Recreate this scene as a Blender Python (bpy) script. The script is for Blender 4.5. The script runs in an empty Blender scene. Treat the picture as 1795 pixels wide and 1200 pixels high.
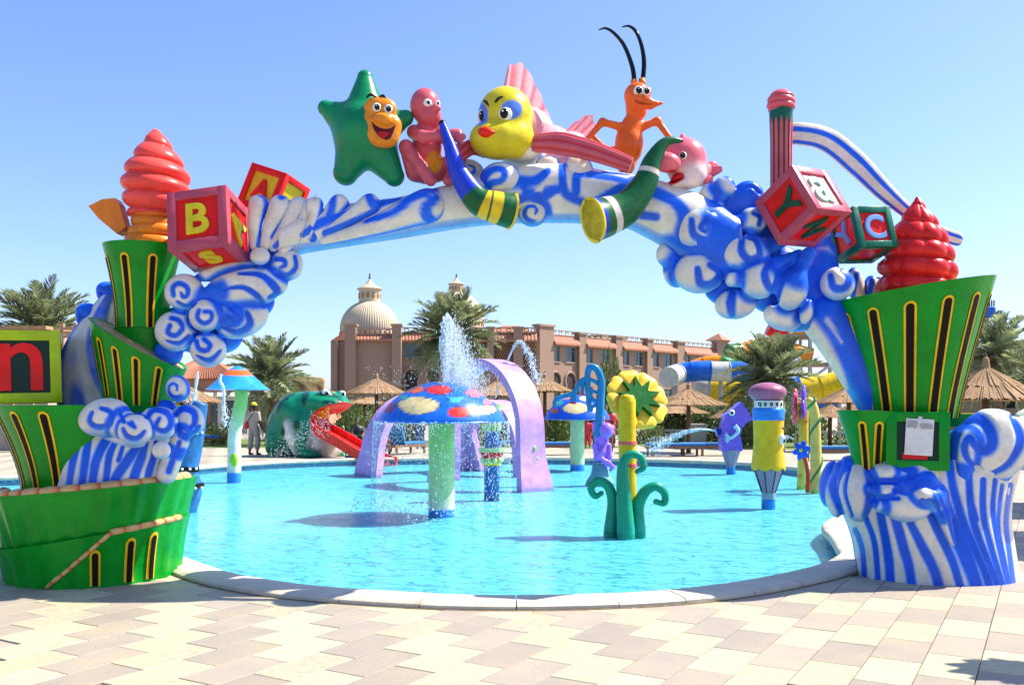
import bpy, bmesh, math, random
import numpy as np
from mathutils import Vector
R = math.radians
random.seed(7); RNG = np.random.default_rng(7)
scene = bpy.context.scene
COL = scene.collection
# ------------------------------------------------------------------ camera
CAMH = 1.5; FPX = 1600.0; HORY = 720.0; CX = 897.5
cam = bpy.data.cameras.new('camera'); camo = bpy.data.objects.new('camera', cam); COL.objects.link(camo)
camo.location = (0, 0, CAMH); camo.rotation_euler = (R(90), 0, 0)
cam.sensor_fit = 'HORIZONTAL'; cam.sensor_width = 36.0; cam.lens = 36.0 * FPX / 1795.0
cam.shift_y = (HORY - 600.0) / 1795.0; cam.clip_start = 0.05; cam.clip_end = 4000
scene.camera = camo
# ------------------------------------------------------------------ light
SUN_EL = R(52); SUN_AZ = R(75.5)          # azimuth measured from +Y (view direction) towards +X
wd = bpy.data.worlds.new('World'); scene.world = wd; wd.use_nodes = True
wn = wd.node_tree; bg = wn.nodes['Background']
sky = wn.nodes.new('ShaderNodeTexSky'); sky.sky_type = 'NISHITA'; sky.sun_disc = False
sky.sun_elevation = SUN_EL; sky.sun_rotation = SUN_AZ
sky.air_density = 1.0; sky.dust_density = 0.9; sky.ozone_density = 6.0; sky.altitude = 0
tint = wn.nodes.new('ShaderNodeMix'); tint.data_type = 'RGBA'; tint.blend_type = 'MULTIPLY'; tint.inputs[0].default_value = 1; tint.inputs[7].default_value = (.90, .865, .98, 1)
wn.links.new(sky.outputs[0], tint.inputs[6]); wn.links.new(tint.outputs[2], bg.inputs[0]); bg.inputs[1].default_value = 0.10
sl = bpy.data.lights.new('sun', 'SUN'); sl.energy = 4.0; sl.angle = R(0.5); sl.color = (1.0, 0.93, 0.81)
so = bpy.data.objects.new('sun', sl); COL.objects.link(so); so.location = (20, 10, 30)
sd = Vector((math.sin(SUN_AZ) * math.cos(SUN_EL), math.cos(SUN_AZ) * math.cos(SUN_EL), math.sin(SUN_EL)))
so.rotation_euler = sd.to_track_quat('Z', 'Y').to_euler()
vs = scene.view_settings; vs.view_transform = 'Standard'; vs.look = 'None'; vs.gamma = 1.0
vs.exposure = 1.42; vs.use_curve_mapping = False
scene.render.engine = 'CYCLES'
scene.cycles.max_bounces = 8; scene.cycles.transparent_max_bounces = 16

# ------------------------------------------------------------------ helpers
def W(px, py, Y):                       # a photo measurement at a known distance -> metres
    return np.array([(px - CX) / FPX * Y, Y, CAMH - (py - HORY) / FPX * Y])
def GY(py, z=0.0): return (CAMH - z) * FPX / (py - HORY)
def lin(r, g, b): 
    f = lambda c: (c / 255 / 12.92) if c / 255 <= 0.04045 else ((c / 255 + 0.055) / 1.055) ** 2.4
    return (f(r), f(g), f(b))
def sstep(a, b, x):
    t = np.clip((x - a) / (b - a), 0, 1); return t * t * (3 - 2 * t)
def mixc(a, b, t):
    a = np.asarray(a, float); b = np.asarray(b, float); t = np.asarray(t)[..., None]
    return a * (1 - t) + b * t
_prm = RNG.random((64, 64, 64))
def vnoise(p, s=1.0, seed=0):           # smooth value noise 0..1 for arrays of points
    p = np.asarray(p, float) * s + 100.37 + seed * 7.13
    i = np.floor(p).astype(int); f = p - i; f = f * f * (3 - 2 * f); out = 0
    for dx in (0, 1):
        for dy in (0, 1):
            for dz in (0, 1):
                w = (f[..., 0] if dx else 1 - f[..., 0]) * (f[..., 1] if dy else 1 - f[..., 1]) * (f[..., 2] if dz else 1 - f[..., 2])
                out = out + w * _prm[(i[..., 0] + dx) % 64, (i[..., 1] + dy) % 64, (i[..., 2] + dz) % 64]
    return out
# ---- materials
MATS = {}
def nt(name):
    m = bpy.data.materials.new(name); m.use_nodes = True; t = m.node_tree
    return m, t, t.nodes['Principled BSDF']
def mat(name, col, rough=0.4, var=0.12, scale=6.0, bump=0.0, bscale=40.0, metal=0.0, coat=0.0, vcol=False, spec=0.5, coords='Object', fine=0.0):
    if name in MATS: return MATS[name]
    m, t, b = nt(name); N = t.nodes; L = t.links
    tc = N.new('ShaderNodeTexCoord'); mp = N.new('ShaderNodeMapping'); L.new(tc.outputs[coords], mp.inputs[0])
    no = N.new('ShaderNodeTexNoise'); no.inputs['Scale'].default_value = scale; no.inputs['Detail'].default_value = 6; no.inputs['Roughness'].default_value = 0.62
    L.new(mp.outputs[0], no.inputs['Vector'])
    mr = N.new('ShaderNodeMapRange'); mr.inputs[1].default_value = 0.3; mr.inputs[2].default_value = 0.7
    mr.inputs[3].default_value = 1 - var; mr.inputs[4].default_value = 1 + var * 0.6; L.new(no.outputs[0], mr.inputs[0])
    mx = N.new('ShaderNodeMix'); mx.data_type = 'RGBA'; mx.blend_type = 'MULTIPLY'; mx.inputs[0].default_value = 1
    if vcol:
        at = N.new('ShaderNodeAttribute'); at.attribute_name = 'Col'; L.new(at.outputs['Color'], mx.inputs[6])
    else: mx.inputs[6].default_value = (*col, 1)
    last = mr.outputs[0]
    if fine:
        n2 = N.new('ShaderNodeTexNoise'); n2.inputs['Scale'].default_value = bscale * 2; n2.inputs['Detail'].default_value = 3; L.new(mp.outputs[0], n2.inputs['Vector'])
        m2 = N.new('ShaderNodeMapRange'); m2.inputs[1].default_value = 0.35; m2.inputs[2].default_value = 0.65; m2.inputs[3].default_value = 1 - fine; m2.inputs[4].default_value = 1 + fine
        L.new(n2.outputs[0], m2.inputs[0]); mm = N.new('ShaderNodeMath'); mm.operation = 'MULTIPLY'; L.new(last, mm.inputs[0]); L.new(m2.outputs[0], mm.inputs[1]); last = mm.outputs[0]
    L.new(last, mx.inputs[7]); L.new(mx.outputs[2], b.inputs['Base Color'])
    rr = N.new('ShaderNodeMapRange'); rr.inputs[1].default_value = 0.3; rr.inputs[2].default_value = 0.7
    rr.inputs[3].default_value = max(0.02, rough - 0.08); rr.inputs[4].default_value = rough + 0.1; L.new(no.outputs[0], rr.inputs[0]); L.new(rr.outputs[0], b.inputs['Roughness'])
    b.inputs['Metallic'].default_value = metal; b.inputs['Coat Weight'].default_value = coat; b.inputs['Coat Roughness'].default_value = 0.12
    b.inputs['Specular IOR Level'].default_value = spec
    if bump:
        nb = N.new('ShaderNodeTexNoise'); nb.inputs['Scale'].default_value = bscale; nb.inputs['Detail'].default_value = 5; L.new(mp.outputs[0], nb.inputs['Vector'])
        bp = N.new('ShaderNodeBump'); bp.inputs['Strength'].default_value = bump; bp.inputs['Distance'].default_value = 0.02
        L.new(nb.outputs[0], bp.inputs['Height']); L.new(bp.outputs[0], b.inputs['Normal'])
    MATS[name] = m; return m
def gel(name, col, rough=0.28, **k): return mat('gel_' + name, col, rough, var=k.pop('var', 0.22), scale=k.pop('scale', 4.5), bump=k.pop('bump', 0.14), bscale=k.pop('bscale', 14), fine=.04, coat=k.pop('coat', 0.03), spec=k.pop('spec', .2), **k)
VGEL = mat('painted_fibreglass', None, 0.3, var=0.2, scale=5.0, bump=0.16, bscale=16, fine=.05, coat=0.04, spec=.22, vcol=True)
VMATT = mat('painted_matt', None, 0.55, var=0.12, scale=5.0, bump=0.1, bscale=25, vcol=True)
# ---- objects
def thing(name, label, cat, loc=(0, 0, 0), group=None):
    o = bpy.data.objects.new(name, None); COL.objects.link(o); o.location = tuple(float(c) for c in loc); o.empty_display_size = 0.2
    o['label'] = label; o['category'] = cat
    if group: o['group'] = group
    return o
def rootloc(o):
    p = Vector((0, 0, 0))
    while o is not None: p += o.location; o = o.parent
    return np.array(p)
def mesh(name, V, F, smooth=False, colors=None, auto=None):
    me = bpy.data.meshes.new(name)
    V = np.asarray(V, dtype=float)
    me.from_pydata([tuple(v) for v in V.tolist()], [], [tuple(f) for f in F]); 
    if smooth: me.polygons.foreach_set('use_smooth', [True] * len(me.polygons))
    if colors is not None:
        a = me.color_attributes.new('Col', 'FLOAT_COLOR', 'POINT')
        c = np.ones((len(V), 4), dtype=np.float32); c[:, :3] = np.clip(colors, 0, 1); a.data.foreach_set('color', c.ravel())
    me.update()
    if auto is not None: me.set_sharp_from_angle(angle=R(auto))
    return me
def part(name, VF, m, parent=None, smooth=False, colors=None, auto=None, label=None, kind=None, origin=None):
    V, F = VF[0], VF[1]; V = np.asarray(V, float)
    if len(VF) > 2 and colors is None: colors = VF[2]
    if parent is not None: org = rootloc(parent)
    elif origin is not None: org = np.asarray(origin, float)
    else: org = np.array([V[:, 0].mean(), V[:, 1].mean(), V[:, 2].min()])
    me = mesh(name, V - org, F, smooth or auto is not None, colors, auto); me.materials.append(m)
    o = bpy.data.objects.new(name, me); COL.objects.link(o)
    if parent is not None: o.parent = parent
    else: o.location = org
    if label: o['label'] = label
    if kind: o['kind'] = kind
    return o
def solo(name, VF, m, label, cat, group=None, **k):
    o = part(name, VF, m, None, **k); o['label'] = label; o['category'] = cat
    if group: o['group'] = group
    return o
def struct(name, VF, m, **k): return part(name, VF, m, None, kind='structure', **k)
# ---- geometry: every function returns (V, F)
def join(*vf):
    Vs, Fs, Cs, n = [], [], [], 0; hasc = all(len(x) > 2 for x in vf)
    for x in vf:
        V = np.asarray(x[0], float); Vs.append(V); Fs += [tuple(i + n for i in f) for f in x[1]]; n += len(V)
        if hasc: Cs.append(np.asarray(x[2], float))
    return (np.vstack(Vs), Fs, np.vstack(Cs)) if hasc else (np.vstack(Vs), Fs)
def colr(vf, c): return (vf[0], vf[1], np.tile(np.asarray(c, float), (len(vf[0]), 1)))
def tf(vf, loc=(0, 0, 0), rot=(0, 0, 0), sc=(1, 1, 1)):
    V = np.asarray(vf[0], float) * np.asarray(sc, float)
    return (V @ rotm(*rot).T + np.asarray(loc, float),) + tuple(vf[1:])
def rotm(rx, ry, rz):
    cx, sx, cy, sy, cz, sz = math.cos(rx), math.sin(rx), math.cos(ry), math.sin(ry), math.cos(rz), math.sin(rz)
    return np.array([[cz, -sz, 0], [sz, cz, 0], [0, 0, 1]]) @ np.array([[cy, 0, sy], [0, 1, 0], [-sy, 0, cy]]) @ np.array([[1, 0, 0], [0, cx, -sx], [0, sx, cx]])
def box(c, s, bev=0.0):
    x, y, z = np.asarray(s, float) / 2; c = np.asarray(c, float)
    if bev <= 0:
        V = np.array([[sx * x, sy * y, sz * z] for sz in (-1, 1) for sy in (-1, 1) for sx in (-1, 1)]) + c
        return V, [(0, 2, 3, 1), (4, 5, 7, 6), (0, 1, 5, 4), (2, 6, 7, 3), (0, 4, 6, 2), (1, 3, 7, 5)]
    bm = bmesh.new(); bmesh.ops.create_cube(bm, size=1.0)
    for v in bm.verts: v.co = Vector((v.co.x * 2 * x, v.co.y * 2 * y, v.co.z * 2 * z))
    bmesh.ops.bevel(bm, geom=bm.edges[:], offset=bev, segments=2, profile=0.5, affect='EDGES')
    V = np.array([v.co[:] for v in bm.verts]) + c; bm.verts.index_update(); F = [tuple(v.index for v in f.verts) for f in bm.faces]; bm.free()
    return V, F
def boxx(x0, x1, y0, y1, z0, z1, bev=0): return box(((x0 + x1) / 2, (y0 + y1) / 2, (z0 + z1) / 2), (x1 - x0, y1 - y0, z1 - z0), bev)
def gridf(nu, nv, wrapu=False, flip=False):      # vertex index = v*nu+u
    F = []
    for j in range(nv - 1):
        for i in range(nu if wrapu else nu - 1):
            a, b = j * nu + i, j * nu + (i + 1) % nu
            f = (a, b, b + nu, a + nu); F.append(f[::-1] if flip else f)
    return F
def lathe(prof, n=32, c=(0, 0, 0), sx=1.0, sy=1.0, cap=True):
    prof = np.asarray(prof, float); a = np.arange(n) * 2 * math.pi / n
    V = np.concatenate([np.stack([r * np.cos(a) * sx, r * np.sin(a) * sy, np.full(n, z)], 1) for r, z in prof]) + np.asarray(c, float)
    F = gridf(n, len(prof), True)
    if cap: F += [tuple(range(n))[::-1], tuple(range((len(prof) - 1) * n, len(prof) * n))]
    return V, F
def frames(P):
    P = np.asarray(P, float); T = np.gradient(P, axis=0); T /= np.linalg.norm(T, axis=1)[:, None] + 1e-12
    n = np.cross(T[0], [0.03, 1, 0.02]); n /= np.linalg.norm(n); Ns = []
    for t in T:
        n = n - t * (n @ t); n /= np.linalg.norm(n) + 1e-12; Ns.append(n)
    Ns = np.array(Ns); return T, Ns, np.cross(T, Ns)
def spline(P, n):
    P = np.asarray(P, float); k = len(P); s = np.linspace(0, k - 1, n); i = np.clip(s.astype(int), 0, k - 2); f = (s - i)[:, None]
    g = lambda j: P[np.clip(j, 0, k - 1)]
    p0, p1, p2, p3 = g(i - 1), g(i), g(i + 1), g(i + 2)
    return 0.5 * ((2 * p1) + (-p0 + p2) * f + (2 * p0 - 5 * p1 + 4 * p2 - p3) * f * f + (-p0 + 3 * p1 - 3 * p2 + p3) * f ** 3)
def tube(P, r, n=10, cap=True, flat=1.0, smooth=0):
    P = np.asarray(P, float)
    if smooth: 
        r = np.interp(np.linspace(0, 1, smooth), np.linspace(0, 1, len(P)), np.broadcast_to(np.asarray(r, float), (len(P),))); P = spline(P, smooth)
    r = np.broadcast_to(np.asarray(r, float), (len(P),)); T, A, B = frames(P)
    a = np.arange(n) * 2 * math.pi / n
    V = np.concatenate([P[i] + r[i] * (np.cos(a)[:, None] * A[i] + np.sin(a)[:, None] * B[i] * flat) for i in range(len(P))])
    F = gridf(n, len(P), True)
    if cap: F += [tuple(range(n))[::-1], tuple(range((len(P) - 1) * n, len(P) * n))]
    return V, F
def ball(c, r, n=16, m=10, rot=(0, 0, 0)):
    r = np.broadcast_to(np.asarray(r, float), (3,))
    ph = np.linspace(0, math.pi, m + 1)[1:-1]; a = np.arange(n) * 2 * math.pi / n
    V = [[0, 0, -1]] + [[math.sin(p) * math.cos(t), math.sin(p) * math.sin(t), -math.cos(p)] for p in ph for t in a] + [[0, 0, 1]]
    F = [(0, 1 + (i + 1) % n, 1 + i) for i in range(n)]
    F += [tuple(1 + k for k in f) for f in gridf(n, m - 1, True)]
    e = 1 + (m - 2) * n; F += [(e + i, e + (i + 1) % n, e + n) for i in range(n)]
    return (np.array(V) * r) @ rotm(*rot).T + np.asarray(c, float), F
def prism(poly, t, bev=0):               # polygon in XZ (list of (x,z)), thickness t along Y, centred; front is -Y
    P = np.asarray(poly, float); n = len(P); a = 0.5 * np.sum(P[:, 0] * np.roll(P[:, 1], -1) - np.roll(P[:, 0], -1) * P[:, 1])
    if a < 0: P = P[::-1]
    V = np.vstack([np.stack([P[:, 0], np.full(n, -t / 2), P[:, 1]], 1), np.stack([P[:, 0], np.full(n, t / 2), P[:, 1]], 1)])
    F = [tuple(range(n)), tuple(range(n, 2 * n))[::-1]] + [(i, i + n, (i + 1) % n + n, (i + 1) % n) for i in range(n)]
    return V, F
# ---- smooth implicit bodies (surface nets) with paint by the nearest piece
def E(c, r, col=None, rot=(0, 0, 0), k=None): return ('e', np.asarray(c, float), np.broadcast_to(np.asarray(r, float), (3,)), rotm(*rot), col, k)
def Cp(a, b, ra, rb=None, col=None, k=None): return ('c', np.asarray(a, float), np.asarray(b, float), (ra, ra if rb is None else rb), col, k)
def chain(pts, rs, col=None):
    return [Cp(pts[i], pts[i + 1], rs[i], rs[i + 1], col) for i in range(len(pts) - 1)]
def dist(pr, Q):
    if pr[0] == 'e':
        q = (Q - pr[1]) @ pr[3]; r = pr[2]; k0 = np.linalg.norm(q / r, axis=-1); k1 = np.linalg.norm(q / (r * r), axis=-1)
        return np.where(k1 > 1e-9, k0 * (k0 - 1) / np.maximum(k1, 1e-9), -r.min())
    a, b, (ra, rb) = pr[1], pr[2], pr[3]; d = b - a; t = np.clip(((Q - a) @ d) / max(d @ d, 1e-12), 0, 1)
    return np.linalg.norm(Q - a - t[..., None] * d, axis=-1) - (ra + (rb - ra) * t)
def field(prims, Q, k, subs=()):
    D = None
    for pr in prims:
        d = dist(pr, Q)
        kk = pr[5] if pr[5] else k
        if D is None: D = d
        else:
            h = np.clip(0.5 + 0.5 * (D - d) / kk, 0, 1); D = D * (1 - h) + d * h - kk * h * (1 - h)
    for pr in subs: 
        d = -dist(pr, Q); h = np.clip(0.5 - 0.5 * (D - d) / (k * 0.3), 0, 1); D = D * (1 - h) + d * h + k * 0.3 * h * (1 - h)
    return D
def body(prims, h, k=0.05, subs=(), soft=0.012, base=None, subcol=None):
    lo, hi = np.full(3, 1e9), np.full(3, -1e9)
    for p in prims:
        if p[0] == 'e': m = p[2].max(); lo = np.minimum(lo, p[1] - m); hi = np.maximum(hi, p[1] + m)
        else:
            m = max(p[3]); lo = np.minimum(lo, np.minimum(p[1], p[2]) - m); hi = np.maximum(hi, np.maximum(p[1], p[2]) + m)
    lo -= 2.5 * h; hi += 2.5 * h; n = np.ceil((hi - lo) / h).astype(int) + 1
    ax = [lo[i] + h * np.arange(n[i]) for i in range(3)]
    Fv = np.empty(n)
    for i, x in enumerate(ax[0]):
        Yg, Zg = np.meshgrid(ax[1], ax[2], indexing='ij'); Fv[i] = field(prims, np.stack([np.full_like(Yg, x), Yg, Zg], -1), k, subs)
    S = Fv < 0; nx, ny, nz = n; c = lambda A, o: A[o[0]:nx - 1 + o[0], o[1]:ny - 1 + o[1], o[2]:nz - 1 + o[2]]
    cnt = np.zeros((nx - 1, ny - 1, nz - 1)); acc = np.zeros((nx - 1, ny - 1, nz - 1, 3))
    for axis in range(3):
        oth = [a for a in range(3) if a != axis]
        for u in (0, 1):
            for v in (0, 1):
                o = [0, 0, 0]; o[oth[0]] = u; o[oth[1]] = v; o2 = list(o); o2[axis] = 1
                fa, fb = c(Fv, o), c(Fv, o2); m = (fa < 0) != (fb < 0); t = np.where(m, fa / np.where(m, fa - fb, 1), 0)
                cnt += m
                for d in range(3): acc[..., d] += m * (t if d == axis else o[d])
    act = cnt > 0; idx = -np.ones(act.shape, int); idx[act] = np.arange(act.sum())
    cell = np.argwhere(act); V = lo + h * (cell + acc[act] / cnt[act][:, None])
    F = []
    for axis in range(3):
        a, b = [(1, 2), (2, 0), (0, 1)][axis]
        s0 = [slice(1, n[i] - 1) for i in range(3)]; s0[axis] = slice(0, n[axis] - 1); s1 = list(s0); s1[axis] = slice(1, n[axis])
        A, B = S[tuple(s0)], S[tuple(s1)]; e = np.argwhere(A != B)
        off = np.array([1, 1, 1]); off[axis] = 0; g = e + off; sg = A[tuple(e.T)]
        def at(da, db):
            q = g.copy(); q[:, a] += da; q[:, b] += db; return idx[tuple(q.T)]
        q = np.stack([at(-1, -1), at(0, -1), at(0, 0), at(-1, 0)], 1); q[~sg] = q[~sg][:, ::-1]
        F += q.tolist()
    # pull the vertices onto the surface
    for _ in range(2):
        f0 = field(prims, V, k, subs); e = h * 0.2
        G = np.stack([field(prims, V + np.eye(3)[i] * e, k, subs) - f0 for i in range(3)], -1) / e
        V = V - np.clip(f0 / np.maximum((G ** 2).sum(-1), 0.2), -h, h)[:, None] * G
    cols = None
    if base is not None or any(p[4] is not None for p in prims):
        D = np.stack([dist(p, V) for p in prims], 1); w = np.exp(-(D - D.min(1)[:, None]) / soft); w /= w.sum(1)[:, None]
        C = np.array([p[4] if p[4] is not None else base for p in prims], float); cols = w @ C
        for p in subs:
            if p[4] is not None:
                d = np.abs(dist(p, V)); cols = mixc(cols, np.broadcast_to(p[4], cols.shape), (1 - sstep(0.3 * soft, soft * 1.2, d)) )
    return (V, F, cols) if cols is not None else (V, F)
def text_obj(body_, size, loc, rot, m, parent, name='letter', depth=0.012, bold=0.0, font_shear=0.0, sc=(1, 1, 1)):
    cu = bpy.data.curves.new(name, 'FONT'); cu.body = body_; cu.size = size; cu.align_x = 'CENTER'; cu.align_y = 'CENTER'
    cu.extrude = depth; cu.offset = bold; cu.bevel_depth = 0.004; cu.shear = font_shear; cu.resolution_u = 4
    tmp = bpy.data.objects.new('tmp', cu); COL.objects.link(tmp); dg = bpy.context.evaluated_depsgraph_get(); dg.update()
    me = bpy.data.meshes.new_from_object(tmp.evaluated_get(dg)); bpy.data.objects.remove(tmp); bpy.data.curves.remove(cu)
    V = np.array([v.co[:] for v in me.vertices]); F = [tuple(p.vertices) for p in me.polygons]; bpy.data.meshes.remove(me)
    V[:, 1] -= (V[:, 1].max() + V[:, 1].min()) / 2; V[:, 0] -= (V[:, 0].max() + V[:, 0].min()) / 2
    V = V * np.asarray(sc)
    M = rot if isinstance(rot, np.ndarray) else rotm(*rot)
    return part(name, (V @ M.T + np.asarray(loc, float), F), m, parent, auto=40)
# ================================================================== SETTING
ZW = -0.10; ZF = -0.175
_pp = [(-3.19, 9.0), (-2.35, 8.05), (-1.39, 7.48), (0.0, 7.2), (1.41, 7.48), (2.62, 8.35), (3.3, 9.2), (3.49, 9.75), (3.72, 10.6), (4.0, 11.7), (4.66, 13.0), (5.6, 14.8), (6.5, 17), (7.15, 20.0),
       (7.35, 23.4), (6.4, 26.0), (3.6, 27.9), (1.0, 28.7), (-1.8, 28.8), (-5.6, 27.5), (-7.7, 25.2), (-8.4, 23.6), (-9.5, 21.6), (-11.4, 20.4), (-13.2, 18.8), (-12.4, 16.4), (-8.6, 14.9), (-6.0, 12.8), (-4.5, 10.7)]
def closed_spline(P, n):
    P = np.asarray(P, float); k = len(P); s = np.arange(n) * k / n; i = s.astype(int); f = (s - i)[:, None]; g = lambda j: P[j % k]
    p0, p1, p2, p3 = g(i - 1), g(i), g(i + 1), g(i + 2)
    return 0.5 * ((2 * p1) + (-p0 + p2) * f + (2 * p0 - 5 * p1 + 4 * p2 - p3) * f * f + (-p0 + 3 * p1 - 3 * p2 + p3) * f ** 3)
_o = closed_spline(_pp, 2000); _l = np.concatenate([[0], np.cumsum(np.linalg.norm(np.roll(_o, -1, 0) - _o, axis=1))]); PERIM = _l[-1]
_oc = np.vstack([_o, _o[:1]])
def at_len(s): s = np.mod(s, PERIM); return np.stack([np.interp(s, _l, _oc[:, 0]), np.interp(s, _l, _oc[:, 1])], -1)
NP = 480; PO = at_len(np.arange(NP) * PERIM / NP)
def onorm(s):
    d = at_len(s + 0.12) - at_len(s - 0.12); d /= np.linalg.norm(d, axis=-1)[..., None]; return np.stack([d[..., 1], -d[..., 0]], -1)
NO = onorm(np.arange(NP) * PERIM / NP)      # outwards (outline runs counter-clockwise)
def sheet(poly, z, hole=None):
    bm = bmesh.new(); es = []
    for lp in [poly] + ([hole] if hole is not None else []):
        vs_ = [bm.verts.new((float(p[0]), float(p[1]), z)) for p in lp]; es += [bm.edges.new((vs_[i], vs_[(i + 1) % len(vs_)])) for i in range(len(vs_))]
    bmesh.ops.triangle_fill(bm, use_beauty=True, use_dissolve=False, edges=es, normal=(0, 0, 1))
    bm.verts.index_update(); V = np.array([v.co[:] for v in bm.verts]); F = []
    for f in bm.faces:
        ids = tuple(v.index for v in f.verts); F.append(ids if f.normal.z > 0 else ids[::-1])
    bm.free(); return V, F
# paver lattice: courses run along TA, tiles half-bonded
TA = np.array([0.507, 0.862]); TB = np.array([0.862, -0.507]); TL = 0.545; TW = 0.298; T0 = np.array([-2.79, 5.358])
c_cream, c_pink = (0.41, 0.378, 0.26), (0.325, 0.283, 0.225)
def ramp2(N, L, fac, c0, c1):
    mx = N.new('ShaderNodeMix'); mx.data_type = 'RGBA'; L.new(fac, mx.inputs[0]); mx.inputs[6].default_value = (*c0, 1); mx.inputs[7].default_value = (*c1, 1); return mx.outputs[2]
def ground_mat():
    m, t, b = nt('paving'); N, L = t.nodes, t.links
    g = N.new('ShaderNodeNewGeometry'); 
    def vm(op, a, v): 
        n = N.new('ShaderNodeVectorMath'); n.operation = op; L.new(a, n.inputs[0]); n.inputs[1].default_value = v; return n
    def ma(op, a, bb=None, v=None, v2=None):
        n = N.new('ShaderNodeMath'); n.operation = op; L.new(a, n.inputs[0])
        if bb is not None: L.new(bb, n.inputs[1])
        elif v is not None: n.inputs[1].default_value = v
        return n.outputs[0]
    p = vm('SUBTRACT', g.outputs['Position'], (T0[0], T0[1], 0)).outputs[0]
    a = ma('DIVIDE', vm('DOT_PRODUCT', p, (TA[0], TA[1], 0)).outputs['Value'], v=TL); bb = ma('DIVIDE', vm('DOT_PRODUCT', p, (TB[0], TB[1], 0)).outputs['Value'], v=TW)
    j = ma('FLOOR', bb); sh = ma('MULTIPLY', j, v=0.5); aa = ma('ADD', a, sh); i = ma('FLOOR', aa); fa = ma('FRACT', aa); fb = ma('FRACT', bb)
    par = ma('MODULO', ma('ABSOLUTE', i), v=2.0)
    wn_ = N.new('ShaderNodeTexWhiteNoise'); wn_.noise_dimensions = '2D'; cb = N.new('ShaderNodeCombineXYZ'); L.new(i, cb.inputs[0]); L.new(j, cb.inputs[1]); L.new(cb.outputs[0], wn_.inputs['Vector'])
    c = ramp2(N, L, par, c_pink, c_cream)
    mr = N.new('ShaderNodeMapRange'); mr.inputs[3].default_value = 0.86; mr.inputs[4].default_value = 1.08; L.new(wn_.outputs['Value'], mr.inputs[0])
    m1 = N.new('ShaderNodeMix'); m1.data_type = 'RGBA'; m1.blend_type = 'MULTIPLY'; m1.inputs[0].default_value = 1; L.new(c, m1.inputs[6]); L.new(mr.outputs[0], m1.inputs[7])
    # joints
    ja = ma('MINIMUM', fa, ma('SUBTRACT', ma('MULTIPLY', fa, v=-1.0), v=-1.0)); jb = ma('MINIMUM', fb, ma('SUBTRACT', ma('MULTIPLY', fb, v=-1.0), v=-1.0))
    jn = ma('MINIMUM', ma('MULTIPLY', ja, v=TL), ma('MULTIPLY', jb, v=TW)); jm = ma('LESS_THAN', jn, v=0.004)
    c2 = N.new('ShaderNodeMix'); c2.data_type = 'RGBA'; L.new(jm, c2.inputs[0]); L.new(m1.outputs[2], c2.inputs[6]); c2.inputs[7].default_value = (0.15, 0.12, 0.08, 1)
    no = N.new('ShaderNodeTexNoise'); no.inputs['Scale'].default_value = 0.6; no.inputs['Detail'].default_value = 7; L.new(g.outputs['Position'], no.inputs['Vector'])
    m3 = N.new('ShaderNodeMapRange'); m3.inputs[1].default_value = .3; m3.inputs[2].default_value = .7; m3.inputs[3].default_value = 0.85; m3.inputs[4].default_value = 1.08; L.new(no.outputs[0], m3.inputs[0])
    m4 = N.new('ShaderNodeMix'); m4.data_type = 'RGBA'; m4.blend_type = 'MULTIPLY'; m4.inputs[0].default_value = 1; L.new(c2.outputs[2], m4.inputs[6]); L.new(m3.outputs[0], m4.inputs[7])
    L.new(m4.outputs[2], b.inputs['Base Color']); b.inputs['Roughness'].default_value = 0.7; return m
outer = [(-900, -60), (900, -60), (900, 1800), (-900, 1800)]
ground = struct('ground', sheet(outer, -0.012, PO + NO * 0.12), ground_mat(), origin=(0, 0, -0.012))
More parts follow.
